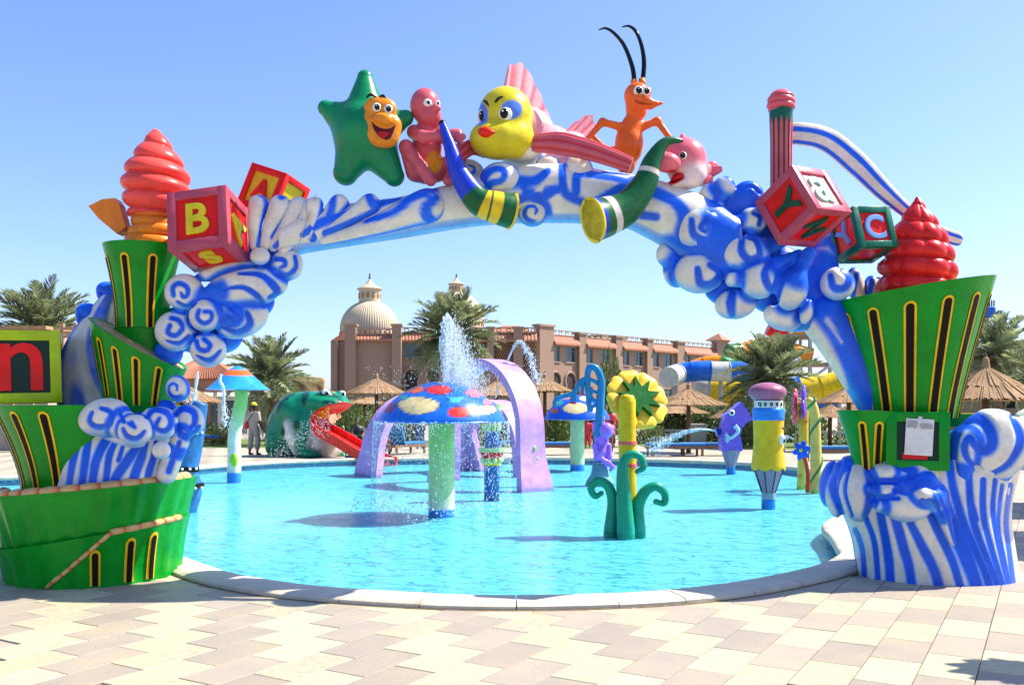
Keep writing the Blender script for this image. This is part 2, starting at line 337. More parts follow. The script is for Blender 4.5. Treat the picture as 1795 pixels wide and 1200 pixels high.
def tile_mat(name, col, speck, spk2, sc):
    m, t, b = nt(name); N, L = t.nodes, t.links; tc = N.new('ShaderNodeNewGeometry'); oi = N.new('ShaderNodeObjectInfo')
    n1 = N.new('ShaderNodeTexNoise'); n1.inputs['Scale'].default_value = sc; n1.inputs['Detail'].default_value = 4; L.new(tc.outputs['Position'], n1.inputs['Vector'])
    cr = N.new('ShaderNodeValToRGB'); cr.color_ramp.elements[0].position = 0.36; cr.color_ramp.elements[0].color = (*speck, 1); cr.color_ramp.elements[1].position = 0.62; cr.color_ramp.elements[1].color = (*spk2, 1)
    e = cr.color_ramp.elements.new(0.5); e.color = (*col, 1); L.new(n1.outputs[0], cr.inputs[0])
    n2 = N.new('ShaderNodeTexNoise'); n2.inputs['Scale'].default_value = 2.3; n2.inputs['Detail'].default_value = 6; n2.inputs['Roughness'].default_value = .65; L.new(tc.outputs['Position'], n2.inputs['Vector'])
    mr = N.new('ShaderNodeMapRange'); mr.inputs[1].default_value = .3; mr.inputs[2].default_value = .7; mr.inputs[3].default_value = .86; mr.inputs[4].default_value = 1.06; L.new(n2.outputs[0], mr.inputs[0])
    mo = N.new('ShaderNodeMapRange'); mo.inputs[3].default_value = .88; mo.inputs[4].default_value = 1.06; L.new(oi.outputs['Random'], mo.inputs[0])
    mm = N.new('ShaderNodeMath'); mm.operation = 'MULTIPLY'; L.new(mr.outputs[0], mm.inputs[0]); L.new(mo.outputs[0], mm.inputs[1])
    mx = N.new('ShaderNodeMix'); mx.data_type = 'RGBA'; mx.blend_type = 'MULTIPLY'; mx.inputs[0].default_value = 1; L.new(cr.outputs[0], mx.inputs[6]); L.new(mm.outputs[0], mx.inputs[7])
    # yellow stain on some tiles
    hs = N.new('ShaderNodeMix'); hs.data_type = 'RGBA'; hs.blend_type = 'MULTIPLY'; hs.inputs[7].default_value = (1.04, 0.99, 0.82, 1)
    st = N.new('ShaderNodeMapRange'); st.inputs[1].default_value = .45; st.inputs[2].default_value = .75; L.new(n2.outputs[0], st.inputs[0]); L.new(st.outputs[0], hs.inputs[0]); L.new(mx.outputs[2], hs.inputs[6])
    L.new(hs.outputs[2], b.inputs['Base Color']); b.inputs['Roughness'].default_value = .62
    bp = N.new('ShaderNodeBump'); bp.inputs['Strength'].default_value = .25; bp.inputs['Distance'].default_value = .004; L.new(n1.outputs[0], bp.inputs['Height']); L.new(bp.outputs[0], b.inputs['Normal'])
    return m
M_cream = tile_mat('cream_stone', c_cream, (0.37, 0.335, 0.225), (0.435, 0.40, 0.285), 22); M_pink = tile_mat('pink_stone', c_pink, (0.25, 0.205, 0.157), (0.37, 0.312, 0.252), 120)
def clip_half(P, o, n):                 # keep the part of polygon with (p-o).n >= 0
    out = []
    for i in range(len(P)):
        a, b_ = P[i], P[(i + 1) % len(P)]; da, db = (a - o) @ n, (b_ - o) @ n
        if da >= 0: out.append(a)
        if (da >= 0) != (db >= 0): out.append(a + (b_ - a) * da / (da - db))
    return out
FLIP_J = 12
def tiles():
    cand = []
    for j in range(-22, 60):
        for i in range(-40, 80):
            a0, b0 = i - 0.5 * j, j
            P = np.array([T0 + TA * TL * (a0 + u) + TB * TW * (b0 + v) for u, v in ((0, 0), (0, 1), (1, 1), (1, 0))]); c = P.mean(0)
            if c[1] < 4.75 or c[1] > 12.5: continue
            px = CX + FPX * c[0] / c[1]
            if px < -40 or px > 1835: continue
            q = np.linalg.norm(PO - c, axis=1); k = int(q.argmin()); dd = (c - PO[k]) @ NO[k]
            if dd < 0.02 and q[k] < 1.2 or (q[k] > 0.3 and dd < 0): continue
            if c[1] > 8.9 and px < 300: continue
            if c[1] > 8.4 and 1470 < px < 1690: continue
            P = P + 0.0
            inset = (P - c); P = c + inset * np.array([1.0, 1.0])
            P = np.array([T0 + TA * (TL * (a0 + u) + (0.0032 if u == 0 else -0.0032)) + TB * (TW * (b0 + v) + (0.0032 if v == 0 else -0.0032)) for u, v in ((0, 0), (0, 1), (1, 1), (1, 0))])
            if q[k] < 0.7: P = np.array(clip_half(list(P), PO[k] + NO[k] * 0.16, NO[k]))
            if len(P) < 3: continue
            col = (i % 2 == 0) if j < FLIP_J else ((i - (j - FLIP_J)) % 2 == 0)
            cand.append((c[1], P, col))
    cand.sort(key=lambda t: t[0]); print('tiles', len(cand))
    for d, P, pink in cand[:300]:
        n = len(P); c = P.mean(0); z1 = random.uniform(-0.0012, 0.0012); rx, ry = random.uniform(-.002, .002), random.uniform(-.002, .002)
        top = np.array([[x, y, z1 + (x - c[0]) * rx + (y - c[1]) * ry] for x, y in (c + (P - c) * 0.985)]); mid = np.array([[x, y, z1 - .003] for x, y in P]); bot = mid - [0, 0, .02]
        F = [tuple(range(n))] + [(i, n + i, n + (i + 1) % n, (i + 1) % n) for i in range(n)] + [(n + i, 2 * n + i, 2 * n + (i + 1) % n, n + (i + 1) % n) for i in range(n)]
        ar = 0.5 * np.sum(P[:, 0] * np.roll(P[:, 1], -1) - np.roll(P[:, 0], -1) * P[:, 1])
        if ar < 0: F = [f[::-1] for f in F]
        part('paving_tile', (np.vstack([top, mid, bot]), F), M_pink if pink else M_cream, ground)
tiles()
# pool basin
def mosaic_mat():
    m, t, b = nt('pool_mosaic'); N, L = t.nodes, t.links; g = N.new('ShaderNodeNewGeometry'); vo = N.new('ShaderNodeTexVoronoi'); vo.inputs['Scale'].default_value = 22; vo.inputs['Randomness'].default_value = .3; L.new(g.outputs['Position'], vo.inputs['Vector'])
    cr = N.new('ShaderNodeValToRGB'); r_ = cr.color_ramp; r_.elements[0].color = (.012, .08, .26, 1); r_.elements[1].color = (.09, .3, .45, 1); L.new(vo.outputs['Color'], cr.inputs[0]); L.new(cr.outputs[0], b.inputs['Base Color']); b.inputs['Roughness'].default_value = .2; return m
M_floor = mat('pool_floor', (0.25, 0.62, 0.72), .5, var=.1, scale=1.2)
struct('pool_floor', sheet(PO + NO * 0.05, ZF), M_floor, origin=(0, 15, ZF))
Vw = np.vstack([np.c_[PO, np.full(NP, ZF)], np.c_[PO, np.full(NP, 0.0)]]); Vw[:, :2] += np.vstack([NO, NO]) * 0.03
struct('pool_wall', (Vw, gridf(NP, 2, True, True)), mosaic_mat(), origin=(0, 15, ZF))
def water_mat():
    m, t, b = nt('pool_water'); N, L = t.nodes, t.links; N.remove(b); out = N['Material Output']
    g = N.new('ShaderNodeNewGeometry'); mp = N.new('ShaderNodeMapping'); mp.inputs['Scale'].default_value = (1, 2.1, 1); L.new(g.outputs['Position'], mp.inputs[0])
    n1 = N.new('ShaderNodeTexNoise'); n1.inputs['Scale'].default_value = 3.6; n1.inputs['Detail'].default_value = 5; n1.inputs['Roughness'].default_value = .55; n1.inputs['Distortion'].default_value = .6; L.new(mp.outputs[0], n1.inputs['Vector'])
    n2 = N.new('ShaderNodeTexNoise'); n2.inputs['Scale'].default_value = 1.1; n2.inputs['Detail'].default_value = 3; L.new(mp.outputs[0], n2.inputs['Vector'])
    ad = N.new('ShaderNodeMath'); ad.operation = 'MULTIPLY_ADD'; L.new(n2.outputs[0], ad.inputs[0]); ad.inputs[1].default_value = 1.2; L.new(n1.outputs[0], ad.inputs[2])
    bp = N.new('ShaderNodeBump'); bp.inputs['Strength'].default_value = 0.8; bp.inputs['Distance'].default_value = .09; L.new(ad.outputs[0], bp.inputs['Height'])
    fr = N.new('ShaderNodeFresnel'); fr.inputs['IOR'].default_value = 1.33; L.new(bp.outputs[0], fr.inputs['Normal'])
    tr = N.new('ShaderNodeBsdfTransparent'); tr.inputs[0].default_value = (.66, .95, .98, 1)
    gl = N.new('ShaderNodeBsdfGlossy'); gl.inputs['Roughness'].default_value = .03; L.new(bp.outputs[0], gl.inputs['Normal'])
    mx = N.new('ShaderNodeMixShader'); L.new(fr.outputs[0], mx.inputs[0]); L.new(tr.outputs[0], mx.inputs[1]); L.new(gl.outputs[0], mx.inputs[2]); L.new(mx.outputs[0], out.inputs[0]); return m
struct('water', sheet(PO + NO * 0.02, ZW), water_mat(), origin=(0, 15, ZW))
# coping stones
M_cop = mat('coping_stone', (0.50, 0.45, 0.355), .6, var=.2, scale=5, bump=.35, bscale=60, fine=.06, coords='Object')
cop = struct('pool_coping', (np.vstack([np.c_[PO + NO * .03, np.full(NP, -.01)], np.c_[PO + NO * .362, np.full(NP, -.01)], np.c_[PO + NO * .355, np.full(NP, .005)], np.c_[PO + NO * .03, np.full(NP, .012)]]), gridf(NP, 4, True)), mat('coping_mortar', (.17, .115, .055), .9, var=.4, scale=12), origin=(0, 15, 0))
prof = [(.0, -.05), (-.025, -.03), (-.032, .0), (-.022, .035), (.0, .052), (.10, .058), (.22, .055), (.31, .047), (.335, .03), (.335, -.008)]
s = 0.0
while s < PERIM - 0.3:
    ln = random.uniform(.5, .75); e_ = min(s + ln, PERIM); ss = np.linspace(s + .004, e_ - .004, 7); c = at_len(ss); nn = onorm(ss); dz = random.uniform(-.003, .003); V = []
    for (u, z) in prof: V += [[c[i, 0] + nn[i, 0] * u, c[i, 1] + nn[i, 1] * u, z + dz] for i in range(7)]
    F = gridf(7, len(prof)); F += [tuple(k * 7 for k in range(len(prof))), tuple(k * 7 + 6 for k in range(len(prof)))[::-1]]
    part('coping_stone', (V, F), M_cop, cop, auto=50); s = e_
# ================================================================== THE ENTRANCE ARCH
BLUE = (0.010, 0.120, 0.78); WHITE = (0.72, 0.67, 0.58); CYAN = (0.06, 0.36, 0.85); DBLUE = (0.012, 0.055, 0.5)
GREEN = (0.001, 0.26, 0.014); YEL = (0.85, 0.50, 0.008); BLACK = (0.006, 0.004, 0.003); TAN = (0.52, 0.36, 0.17)
AY = 8.3; S = AY / FPX
M_green = gel('green', GREEN, .25); M_yel = gel('yellow', YEL); M_black = gel('black', BLACK, .5, spec=.15, coat=0); M_tan = gel('tan', TAN, .5); M_white = gel('white', (.75, .74, .71))
def pl(V, Y=AY):                         # coordinates on the arch's own plane, in photo units
    return CX + V[:, 0] / Y * FPX, HORY - (V[:, 2] - CAMH) / Y * FPX
LBL = (0.20, 0.40, 0.80)
def wb(x): x = np.asarray(x); return mixc(mixc(WHITE, LBL, sstep(0, .55, x) * .8), BLUE, sstep(.3, .95, x))
def plv(V): return CX + V[:, 0] / V[:, 1] * FPX, HORY - (V[:, 2] - CAMH) / V[:, 1] * FPX
def segd(px, py, pts, wid):              # soft stroke mask along a polyline with varying width
    best = np.full(px.shape, 9e9); pts = np.asarray(pts, float); n = len(pts); wid = np.broadcast_to(np.asarray(wid, float), (n,))
    if n > 2: k = (n - 1) * 5 + 1; wid = np.interp(np.linspace(0, 1, k), np.linspace(0, 1, n), wid); pts = spline(np.c_[pts, np.zeros(n)], k)[:, :2]; n = k
    for i in range(n - 1):
        a, b = pts[i], pts[i + 1]; d = b - a; t = np.clip(((px - a[0]) * d[0] + (py - a[1]) * d[1]) / (d @ d + 1e-9), 0, 1)
        q = np.hypot(px - a[0] - t * d[0], py - a[1] - t * d[1]) / (wid[i] + (wid[i + 1] - wid[i]) * t); best = np.minimum(best, q)
    return 1 - sstep(0.5, 1.45, best)
def lobe(px, py, rx, ry, rot=0, depth=None, dy=0.0, th0=0.5, hand=1, turns=1.15, parent=None, Y=AY, pat='spiral', rim=0.75, name='curl', nth=64, nr=32, wid=1.0, strokes=None, tail=None):
    s = Y / FPX; c = W(px, py, Y + dy); dep = (depth if depth else 0.62 * min(rx, ry)) * s
    ph = np.linspace(0, math.pi, nr); th = np.arange(nth) * 2 * math.pi / nth
    P, T = np.meshgrid(ph, th, indexing='ij'); r = np.sin(P); fr = np.cos(P)
    q = np.where(P < math.pi / 2, r * 0.98, 1.02 * r); blue = np.zeros_like(r); rel = np.zeros_like(r)
    if pat in ('spiral', 'ring'):
        for k in range(0, 4):
            tt = (hand * T - th0) % (2 * math.pi) + 2 * math.pi * k
            if pat == 'ring': rs = 0.5 + 0 * tt; ok = k == 0
            else: rs = 0.84 * np.exp(-0.2 * tt); ok = tt < turns * 2 * math.pi
            w = (0.06 + 0.20 * rs) * wid; m = (1 - sstep(0.55, 1.4, np.abs(r - rs) / w)) * ok
            if pat == 'spiral': m = m * sstep(-.2, .8, tt) * (1 - sstep(turns * 2 * math.pi - 1.0, turns * 2 * math.pi, tt))
            blue = np.maximum(blue, m)
        rel = -0.045 * blue
    edge = sstep(rim, 1.0, r)
    X = r * np.cos(T) * rx * s; Z = r * np.sin(T) * ry * s; k = 1 + rel * (fr > 0)
    Yd = -fr * dep * k
    if tail: X = X + tail * rx * s * np.clip(np.cos(T), 0, 1) ** 3 * r
    ca, sa = math.cos(R(rot)), math.sin(R(rot))
    V = np.stack([X * ca - Z * sa, Yd, X * sa + Z * ca], -1).reshape(-1, 3) + c
    bl = np.clip(np.maximum(blue, edge * 0.95) + (fr < -0.05) * 1.0, 0, 1).ravel()
    if strokes:
        x_, y_ = plv(V); f = (fr > -.2).ravel()
        for pts, wd_ in strokes: bl = np.maximum(bl, segd(x_, y_, pts, wd_) * f)
    n = vnoise(V, 9, 1); bl = np.clip(bl * (1.03 + 0.25 * (n - .5)), 0, 1)
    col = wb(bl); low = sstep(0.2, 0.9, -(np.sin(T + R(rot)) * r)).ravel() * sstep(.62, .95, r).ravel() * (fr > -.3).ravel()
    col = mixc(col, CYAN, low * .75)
    F = gridf(nth, nr, True)
    return part(name, (V, F, col), VGEL, parent, smooth=True)
def drop(pts, rad, parent, Y=AY, dy=0.0, flat=0.6, name='wave_drop', strokes=None, n=28, m=40, blue_edge=0.8, basecol=None, yoff=None, spin=None):
    yo = np.zeros(len(pts)) if yoff is None else np.asarray(yoff); P = np.array([W(p[0], p[1], Y + dy + o_) for p, o_ in zip(pts, yo)])
    s = Y / FPX; r = np.interp(np.linspace(0, 1, m), np.linspace(0, 1, len(P)), np.asarray(rad, float) * s); P = spline(P, m)
    L_ = np.concatenate([[0], np.cumsum(np.linalg.norm(np.diff(P, axis=0), axis=1))]); tot = L_[-1]
    e0 = np.sqrt(np.clip(1 - (1 - np.clip(L_ / max(r[0], 1e-6), 0, 1)) ** 2, 0.0004, 1)); e1 = np.sqrt(np.clip(1 - (1 - np.clip((tot - L_) / max(r[-1], 1e-6), 0, 1)) ** 2, 0.0004, 1))
    r = r * np.minimum(e0, e1); T = np.gradient(P, axis=0); T /= np.linalg.norm(T, axis=1)[:, None] + 1e-9; A = np.cross(T, [0, 1, 0]); A /= np.linalg.norm(A, axis=1)[:, None] + 1e-9; B = np.cross(T, A)
    a = np.arange(n) * 2 * math.pi / n
    V = (P[:, None] + r[:, None, None] * (np.cos(a)[None, :, None] * A[:, None] + np.sin(a)[None, :, None] * B[:, None] * flat)).reshape(-1, 3)
    ed = np.tile(np.abs(np.cos(a)), m); bl = sstep(blue_edge, 1.0, ed) * .9 if blue_edge < 1 else np.zeros(len(ed))
    if spin: bl = np.maximum(bl, sstep(.1, .7, np.cos(np.tile(a, m) * spin)))
    if strokes:
        x_, y_ = plv(V)
        for q, w in strokes: bl = np.maximum(bl, segd(x_, y_, q, w))
    bl = np.clip(bl * (1.03 + .3 * (vnoise(V, 9, 2) - .5)), 0, 1)
    col = wb(bl) if basecol is None else mixc(basecol, BLUE, bl)
    return part(name, (V, gridf(n, m, True), col), VGEL, parent, smooth=True)
def fluted(rows, nfl, parent, name, Y=AY, amp=0.05, nu=160, nv=60, white=.5, phase=0.0, twist=0.0, cols=(WHITE, BLUE), yc=None, cap=True):
    rows = np.asarray(rows, float)                     # py, xl, xr, depth(m), centre distance
    rows = rows[np.argsort(-rows[:, 0])]; t = np.linspace(0, len(rows) - 1, nv); RR = spline(rows, nv)
    V, C = [], []; u = np.arange(nu) / nu * 2 * math.pi
    for j, (py, xl, xr, dp, Yc) in enumerate(RR):
        cx = W((xl + xr) / 2, py, Yc); hw = (xr - xl) / 2 / FPX * Yc; f = j / (nv - 1)
        pq = np.stack([np.cos(u) * 1.2, np.sin(u) * 1.2, np.full(nu, f * .8)], 1); ph_ = nfl * (u + twist * f + .10 * math.sin(2.5 * f) * np.sin(2 * u)) + phase + 5.5 * (vnoise(pq, 1.3, 5) - .5)
        fl = np.cos(ph_); k = 1 + amp * (np.abs(np.cos(ph_ / 2)) * 2 - 1)
        p = np.stack([cx[0] + hw * np.cos(u) * k, cx[1] + dp * np.sin(u) * k, np.full(nu, cx[2])], 1); V.append(p)
        m = sstep(-.55, .35, fl + 1.5 * (vnoise(pq * [1, 1, 2.5], 2.6, 3) - .5) - (white - .5) * 2); m = np.clip(m * (.85 + .4 * (vnoise(p, 14, 4) - .5)), 0, 1); C.append(mixc(cols[0], cols[1], m))
    V = np.vstack(V); C = np.vstack(C); F = gridf(nu, nv, True)
    if cap: F += [tuple(range((nv - 1) * nu, nv * nu)), tuple(range(nu))[::-1]]
    return part(name, (V, F, C), VGEL, parent, smooth=True, auto=60)

def LB(px, py, rx, ry, rot=0, depth=None, dy=0.0, col=None, Y=AY, k=None):     # one lobe of a carved wave
    q = Y / FPX; return E(W(px, py, Y + dy), (rx * q, (depth or .7 * min(rx, ry)) * (.85 if Y == AY else 1) * q, ry * q), col, (0, R(-rot), 0), k)
def LC(pts, rad, dy=0.0, col=None, Y=AY): q = Y / FPX; return [Cp(W(*pts[i], Y + dy), W(*pts[i + 1], Y + dy), rad[i] * q, rad[i + 1] * q, col) for i in range(len(pts) - 1)]
def wavebody(prims, strokes, parent, name, h=.012, k=.035, Y=AY, crev=.055, rel=.016, grad=None, whites=()):
    vf = body([(*p[:4], None, p[5]) for p in prims], h, k); V, F = vf[0], vf[1]; D = np.sort(np.stack([dist(p, V) for p in prims], 1), 1); gap = D[:, 1] - D[:, 0]; x_, y_ = plv(V)
    near = np.stack([dist(p, V) for p in prims], 1).argmin(1); isb = np.array([p[4] is not None for p in prims])[near].astype(float)
    bl = np.maximum((1 - sstep(.2 * crev, crev, gap)) * .95, isb)
    if grad:
        cc_ = np.array([p[1] for p in prims])[near]; rr_ = np.array([p[2][[0, 2]] if p[0] == 'e' else [p[3][0]] * 2 for p in prims])[near]; g_ = ((V[:, 0] - cc_[:, 0]) * grad[0] / rr_[:, 0] + (V[:, 2] - cc_[:, 2]) * grad[1] / rr_[:, 1]); bl = np.maximum(bl, sstep(.1, .75, g_ + .5 * (vnoise(V, 5, 12) - .5)) * .92)
    st = np.zeros(len(V))
    for q, w in strokes: st = np.maximum(st, segd(x_, y_, q, w))
    wh = np.zeros(len(V))
    for q, w in whites: wh = np.maximum(wh, segd(x_, y_, q, w))
    nz = 1.03 + .3 * (vnoise(V * [1, 1, .5], 16, 2) - .5); bl = np.clip(np.maximum(bl * (1 - wh), st) * nz, 0, 1)
    me = mesh('n', V, F); nrm = np.zeros(len(V) * 3); me.vertices.foreach_get('normal', nrm) if hasattr(me.vertices, 'foreach_get') else None; nrm = nrm.reshape(-1, 3); bpy.data.meshes.remove(me)
    V = V - nrm * (rel * st)[:, None]
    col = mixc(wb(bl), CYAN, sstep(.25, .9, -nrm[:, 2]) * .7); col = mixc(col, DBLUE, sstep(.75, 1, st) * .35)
    return part(name, (V, F, col), VGEL, parent, smooth=True)
arch = thing('wave_arch', 'large painted arch of curling blue and white waves over the pool entrance', 'arch', (0, AY, 0))
# ---- the band across the top
bx = np.array([500, 530, 600, 700, 800, 850, 900, 950, 1000, 1050, 1100, 1150, 1200, 1250, 1290]); bt = np.array([400, 378, 360, 348, 322, 305, 293, 287, 289, 299, 306, 316, 332, 352, 380]); bb = np.array([452, 443, 432, 417, 400, 394, 391, 390, 390, 392, 398, 424, 458, 486, 500])
nu, nv = 300, 96; xs = np.linspace(500, 1290, nu); t_, b_ = np.interp(xs, bx, bt), np.interp(xs, bx, bb); k_ = np.ones(9) / 9
t_ = np.convolve(np.pad(t_, 4, mode='edge'), k_, 'valid'); b_ = np.convolve(np.pad(b_, 4, mode='edge'), k_, 'valid')
av = np.arange(nv) * 2 * math.pi / nv; V = []
for i in range(nu):
    c = W(xs[i], (t_[i] + b_[i]) / 2, AY); hh = (b_[i] - t_[i]) / 2 * S
    V.append(np.stack([np.full(nv, c[0]), c[1] + 0.24 * np.sin(av), c[2] + hh * np.sign(np.cos(av)) * np.abs(np.cos(av)) ** .8], 1))
V = np.vstack(V); x_, y_ = plv(V); yb = np.repeat(b_, nv); up = (yb - y_)
bl = 0
for q, w in [([(530, 412), (560, 392), (600, 378), (650, 362), (700, 345)], [5, 9, 9, 8, 6]), ([(640, 390), (690, 372), (720, 352), (760, 335)], [3, 5, 8, 9]),
             ([(818, 330), (850, 345), (858, 312)], 8), ([(900, 318), (935, 318), (960, 300)], [14, 10, 6]), ([(915, 330), (950, 345), (975, 330)], [5, 8, 8]), ([(905, 352), (930, 345), (955, 360), (962, 385)], [8, 9, 10, 8]),
             ([(985, 285), (988, 330), (1000, 345), (1035, 356), (1070, 340), (1110, 320)], [6, 8, 9, 8, 9, 12]), ([(960, 335), (985, 330)], 9), ([(1010, 335), (1015, 305), (1060, 310), (1100, 318)], [8, 8, 6, 5]),
             ([(1130, 330), (1180, 352), (1200, 380), (1195, 410)], [13, 10, 14, 16]), ([(1110, 375), (1150, 380)], 8), ([(1160, 440), (1220, 430), (1290, 470)], 26), ([(1262, 345), (1270, 400), (1275, 470)], [26, 34, 34])]:
    bl = np.maximum(bl, segd(x_, y_, q, w))
ln = (1 - sstep(0, 20, up)); bl = np.clip(bl * (1 - ln), 0, 1); col = mixc(wb(np.clip(bl * (1.03 + .3 * (vnoise(V, 8) - .5)), 0, 1)), CYAN, ln * .9)  # cyan lower edge: the band's own paint plus pool bounce put into the colour
col = mixc(col, BLUE, (1 - sstep(4, 8, np.abs(up - 10))) * .45)
part('arch_band', (V, gridf(nv, nu, True) + [tuple(range(nv))[::-1], tuple(range((nu - 1) * nv, nu * nv))], col), VGEL, arch, smooth=True)
for pts, rad, st, dy in [([(548, 425), (550, 380), (553, 345)], [6, 12, 19], [([(570, 345), (562, 390), (545, 430)], [7, 8, 5])], -.10),
                         ([(556, 412), (580, 375), (607, 346)], [6, 14, 22], [([(585, 332), (580, 372), (556, 415)], [5, 8, 6]), ([(625, 345), (592, 380)], [6, 5])], -.08),
                         ([(565, 412), (620, 378), (664, 348)], [5, 14, 23], [([(645, 340), (655, 358), (675, 356)], [6, 9, 9]), ([(690, 352), (640, 380), (560, 412)], [7, 8, 5])], -.13),
                         ([(560, 425), (660, 395), (735, 366), (778, 352)], [5, 17, 29, 34], [([(760, 330), (720, 348), (690, 372), (640, 388)], [9, 9, 7, 4]), ([(762, 348), (748, 362), (748, 378), (765, 392), (785, 396), (806, 380)], [9, 11, 11, 8, 6, 5])], -.12)]:
    drop(pts, rad, arch, strokes=st, dy=dy - .1, flat=.8)
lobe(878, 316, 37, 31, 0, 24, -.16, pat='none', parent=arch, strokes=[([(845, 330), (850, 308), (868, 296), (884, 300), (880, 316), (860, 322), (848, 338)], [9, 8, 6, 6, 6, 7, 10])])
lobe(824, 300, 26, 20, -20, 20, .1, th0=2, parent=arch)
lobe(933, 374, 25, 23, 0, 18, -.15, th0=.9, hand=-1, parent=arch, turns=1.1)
lobe(1012, 302, 28, 30, 0, 22, -.10, pat='none', parent=arch, strokes=[([(988, 290), (990, 330)], 7)])
drop([(1110, 312), (1060, 318), (1030, 330)], [5, 18, 26], arch, dy=-.14, strokes=[([(1008, 340), (1012, 312), (1040, 304), (1100, 310)], [8, 8, 7, 5])])
lobe(960, 290, 22, 17, 0, 14, -.05, pat='none', parent=arch)
# ---- left cluster
pr = [LB(456, 452, 34, 40, 0, 30, .06, BLUE), LB(420, 525, 62, 44, 0, 30, .08, BLUE), LB(345, 570, 52, 50, 0, 30, .08, BLUE), LB(392, 585, 34, 34, 0, 26, .06, BLUE), LB(296, 618, 24, 24, 0, 24, .02, BLUE),
      LB(323, 512, 34, 32, 0, 22, -.12), LB(432, 505, 72, 34, 8, 24, -.12), *LC([(350, 520), (395, 512)], [10, 18], -.1), LB(424, 560, 48, 31, 22, 24, -.10), *LC([(375, 535), (410, 552)], [8, 18], -.14), LB(360, 553, 28, 28, 0, 20, -.18), LB(308, 580, 36, 35, 0, 24, -.1), LB(365, 613, 31, 30, 0, 22, -.13), LB(503, 464, 28, 28, 0, 20, -.1), LB(456, 449, 17, 15, 0, 14, -.2), LB(400, 475, 60, 14, 12, 16, -.06)]
wavebody(pr, [([(303, 517), (302, 503), (313, 495), (328, 503), (328, 517), (320, 520), (317, 513)], [5, 5, 5, 5, 5, 4, 3]), ([(310, 529), (327, 538), (342, 530)], [3, 5, 3]), ([(348, 543), (345, 557), (357, 567), (370, 560), (370, 547), (358, 545)], 4.5), ([(297, 570), (293, 582), (307, 588), (320, 574), (313, 560), (300, 556)], 5), ([(290, 597), (313, 602), (332, 588)], [2, 5, 3]), ([(343, 597), (347, 610), (360, 614), (368, 604), (357, 593)], 5), ([(343, 623), (367, 632), (387, 614)], [2, 6, 3]),
              ([(483, 453), (497, 455), (499, 464), (490, 469)], [5, 5, 5, 3]), ([(483, 479), (503, 483), (519, 468), (517, 448)], [3, 6, 5, 4]), ([(393, 506), (425, 503), (450, 518), (462, 535)], [3, 5, 6, 4]), ([(418, 478), (455, 480), (478, 498), (486, 514), (472, 522)], [3, 6, 8, 8, 4]), ([(398, 555), (408, 563), (416, 552), (402, 538)], [4, 6, 6, 4]), ([(390, 574), (418, 583), (438, 568), (432, 546)], [3, 7, 8, 5])], arch, 'wave_cluster', crev=.075)
for pts, rad, st in [([(448, 440), (447, 390), (458, 342)], [8, 13, 20], [([(450, 336), (468, 350), (462, 390), (452, 430)], [5, 7, 6, 4])]), ([(462, 440), (478, 390), (500, 344)], [8, 15, 24], [([(493, 345), (510, 340), (512, 365), (478, 415)], [6, 7, 7, 5])]),
                     ([(475, 440), (505, 395), (535, 348)], [8, 14, 24], [([(545, 350), (528, 385), (482, 432)], [8, 7, 5])]), ([(490, 442), (530, 400), (553, 350)], [10, 16, 24], [([(562, 350), (545, 395)], 6)])]:
    drop(pts, rad, arch, strokes=st, dy=-.14, flat=.8)
# ---- right cluster and descending arm
pr = [LB(1235, 420, 60, 56, 0, 34, .08, BLUE), LB(1310, 430, 66, 62, 0, 36, .08, BLUE), LB(1360, 490, 60, 62, 0, 36, .08, BLUE), LB(1430, 500, 52, 56, 0, 32, .1, BLUE), LB(1290, 505, 56, 36, 0, 28, .06, BLUE), LB(1285, 360, 40, 30, 0, 28, .08, BLUE), LB(1400, 548, 42, 34, 0, 30, .06, BLUE),
      LB(1219, 399, 41, 38, 0, 30, -.14), *LC([(1245, 392), (1296, 384)], [24, 5], -.12), LB(1305, 443, 44, 33, 0, 28, -.16), *LC([(1330, 435), (1385, 420)], [20, 6], -.1), LB(1226, 478, 45, 36, 0, 28, -.1), LB(1331, 491, 33, 32, 0, 28, -.22), *LC([(1345, 475), (1400, 445)], [20, 8], -.16), LB(1387, 507, 28, 36, -12, 26, -.24), *LC([(1392, 490), (1408, 462), (1418, 445)], [18, 11, 12], -.24),
      LB(1290, 532, 37, 27, 12, 24, -.08), LB(1287, 490, 16, 14, 0, 14, -.2), LB(1372, 555, 34, 24, -15, 22, -.08), LB(1468, 497, 30, 29, 0, 24, -.14), LB(1311, 345, 28, 28, 0, 24, .0, BLUE), LB(1318, 388, 25, 24, 0, 22, -.1), LB(1270, 328, 19, 19, 0, 18, -.08), LB(1248, 350, 24, 30, 0, 22, -.02), LB(1167, 446, 17, 20, 0, 14, -.04), LB(1186, 472, 24, 32, 0, 18, .0), LB(1414, 546, 11, 22, -15, 14, -.22), LB(1440, 455, 24, 36, -30, 18, .1), LB(1436, 408, 22, 26, 0, 18, .12)]
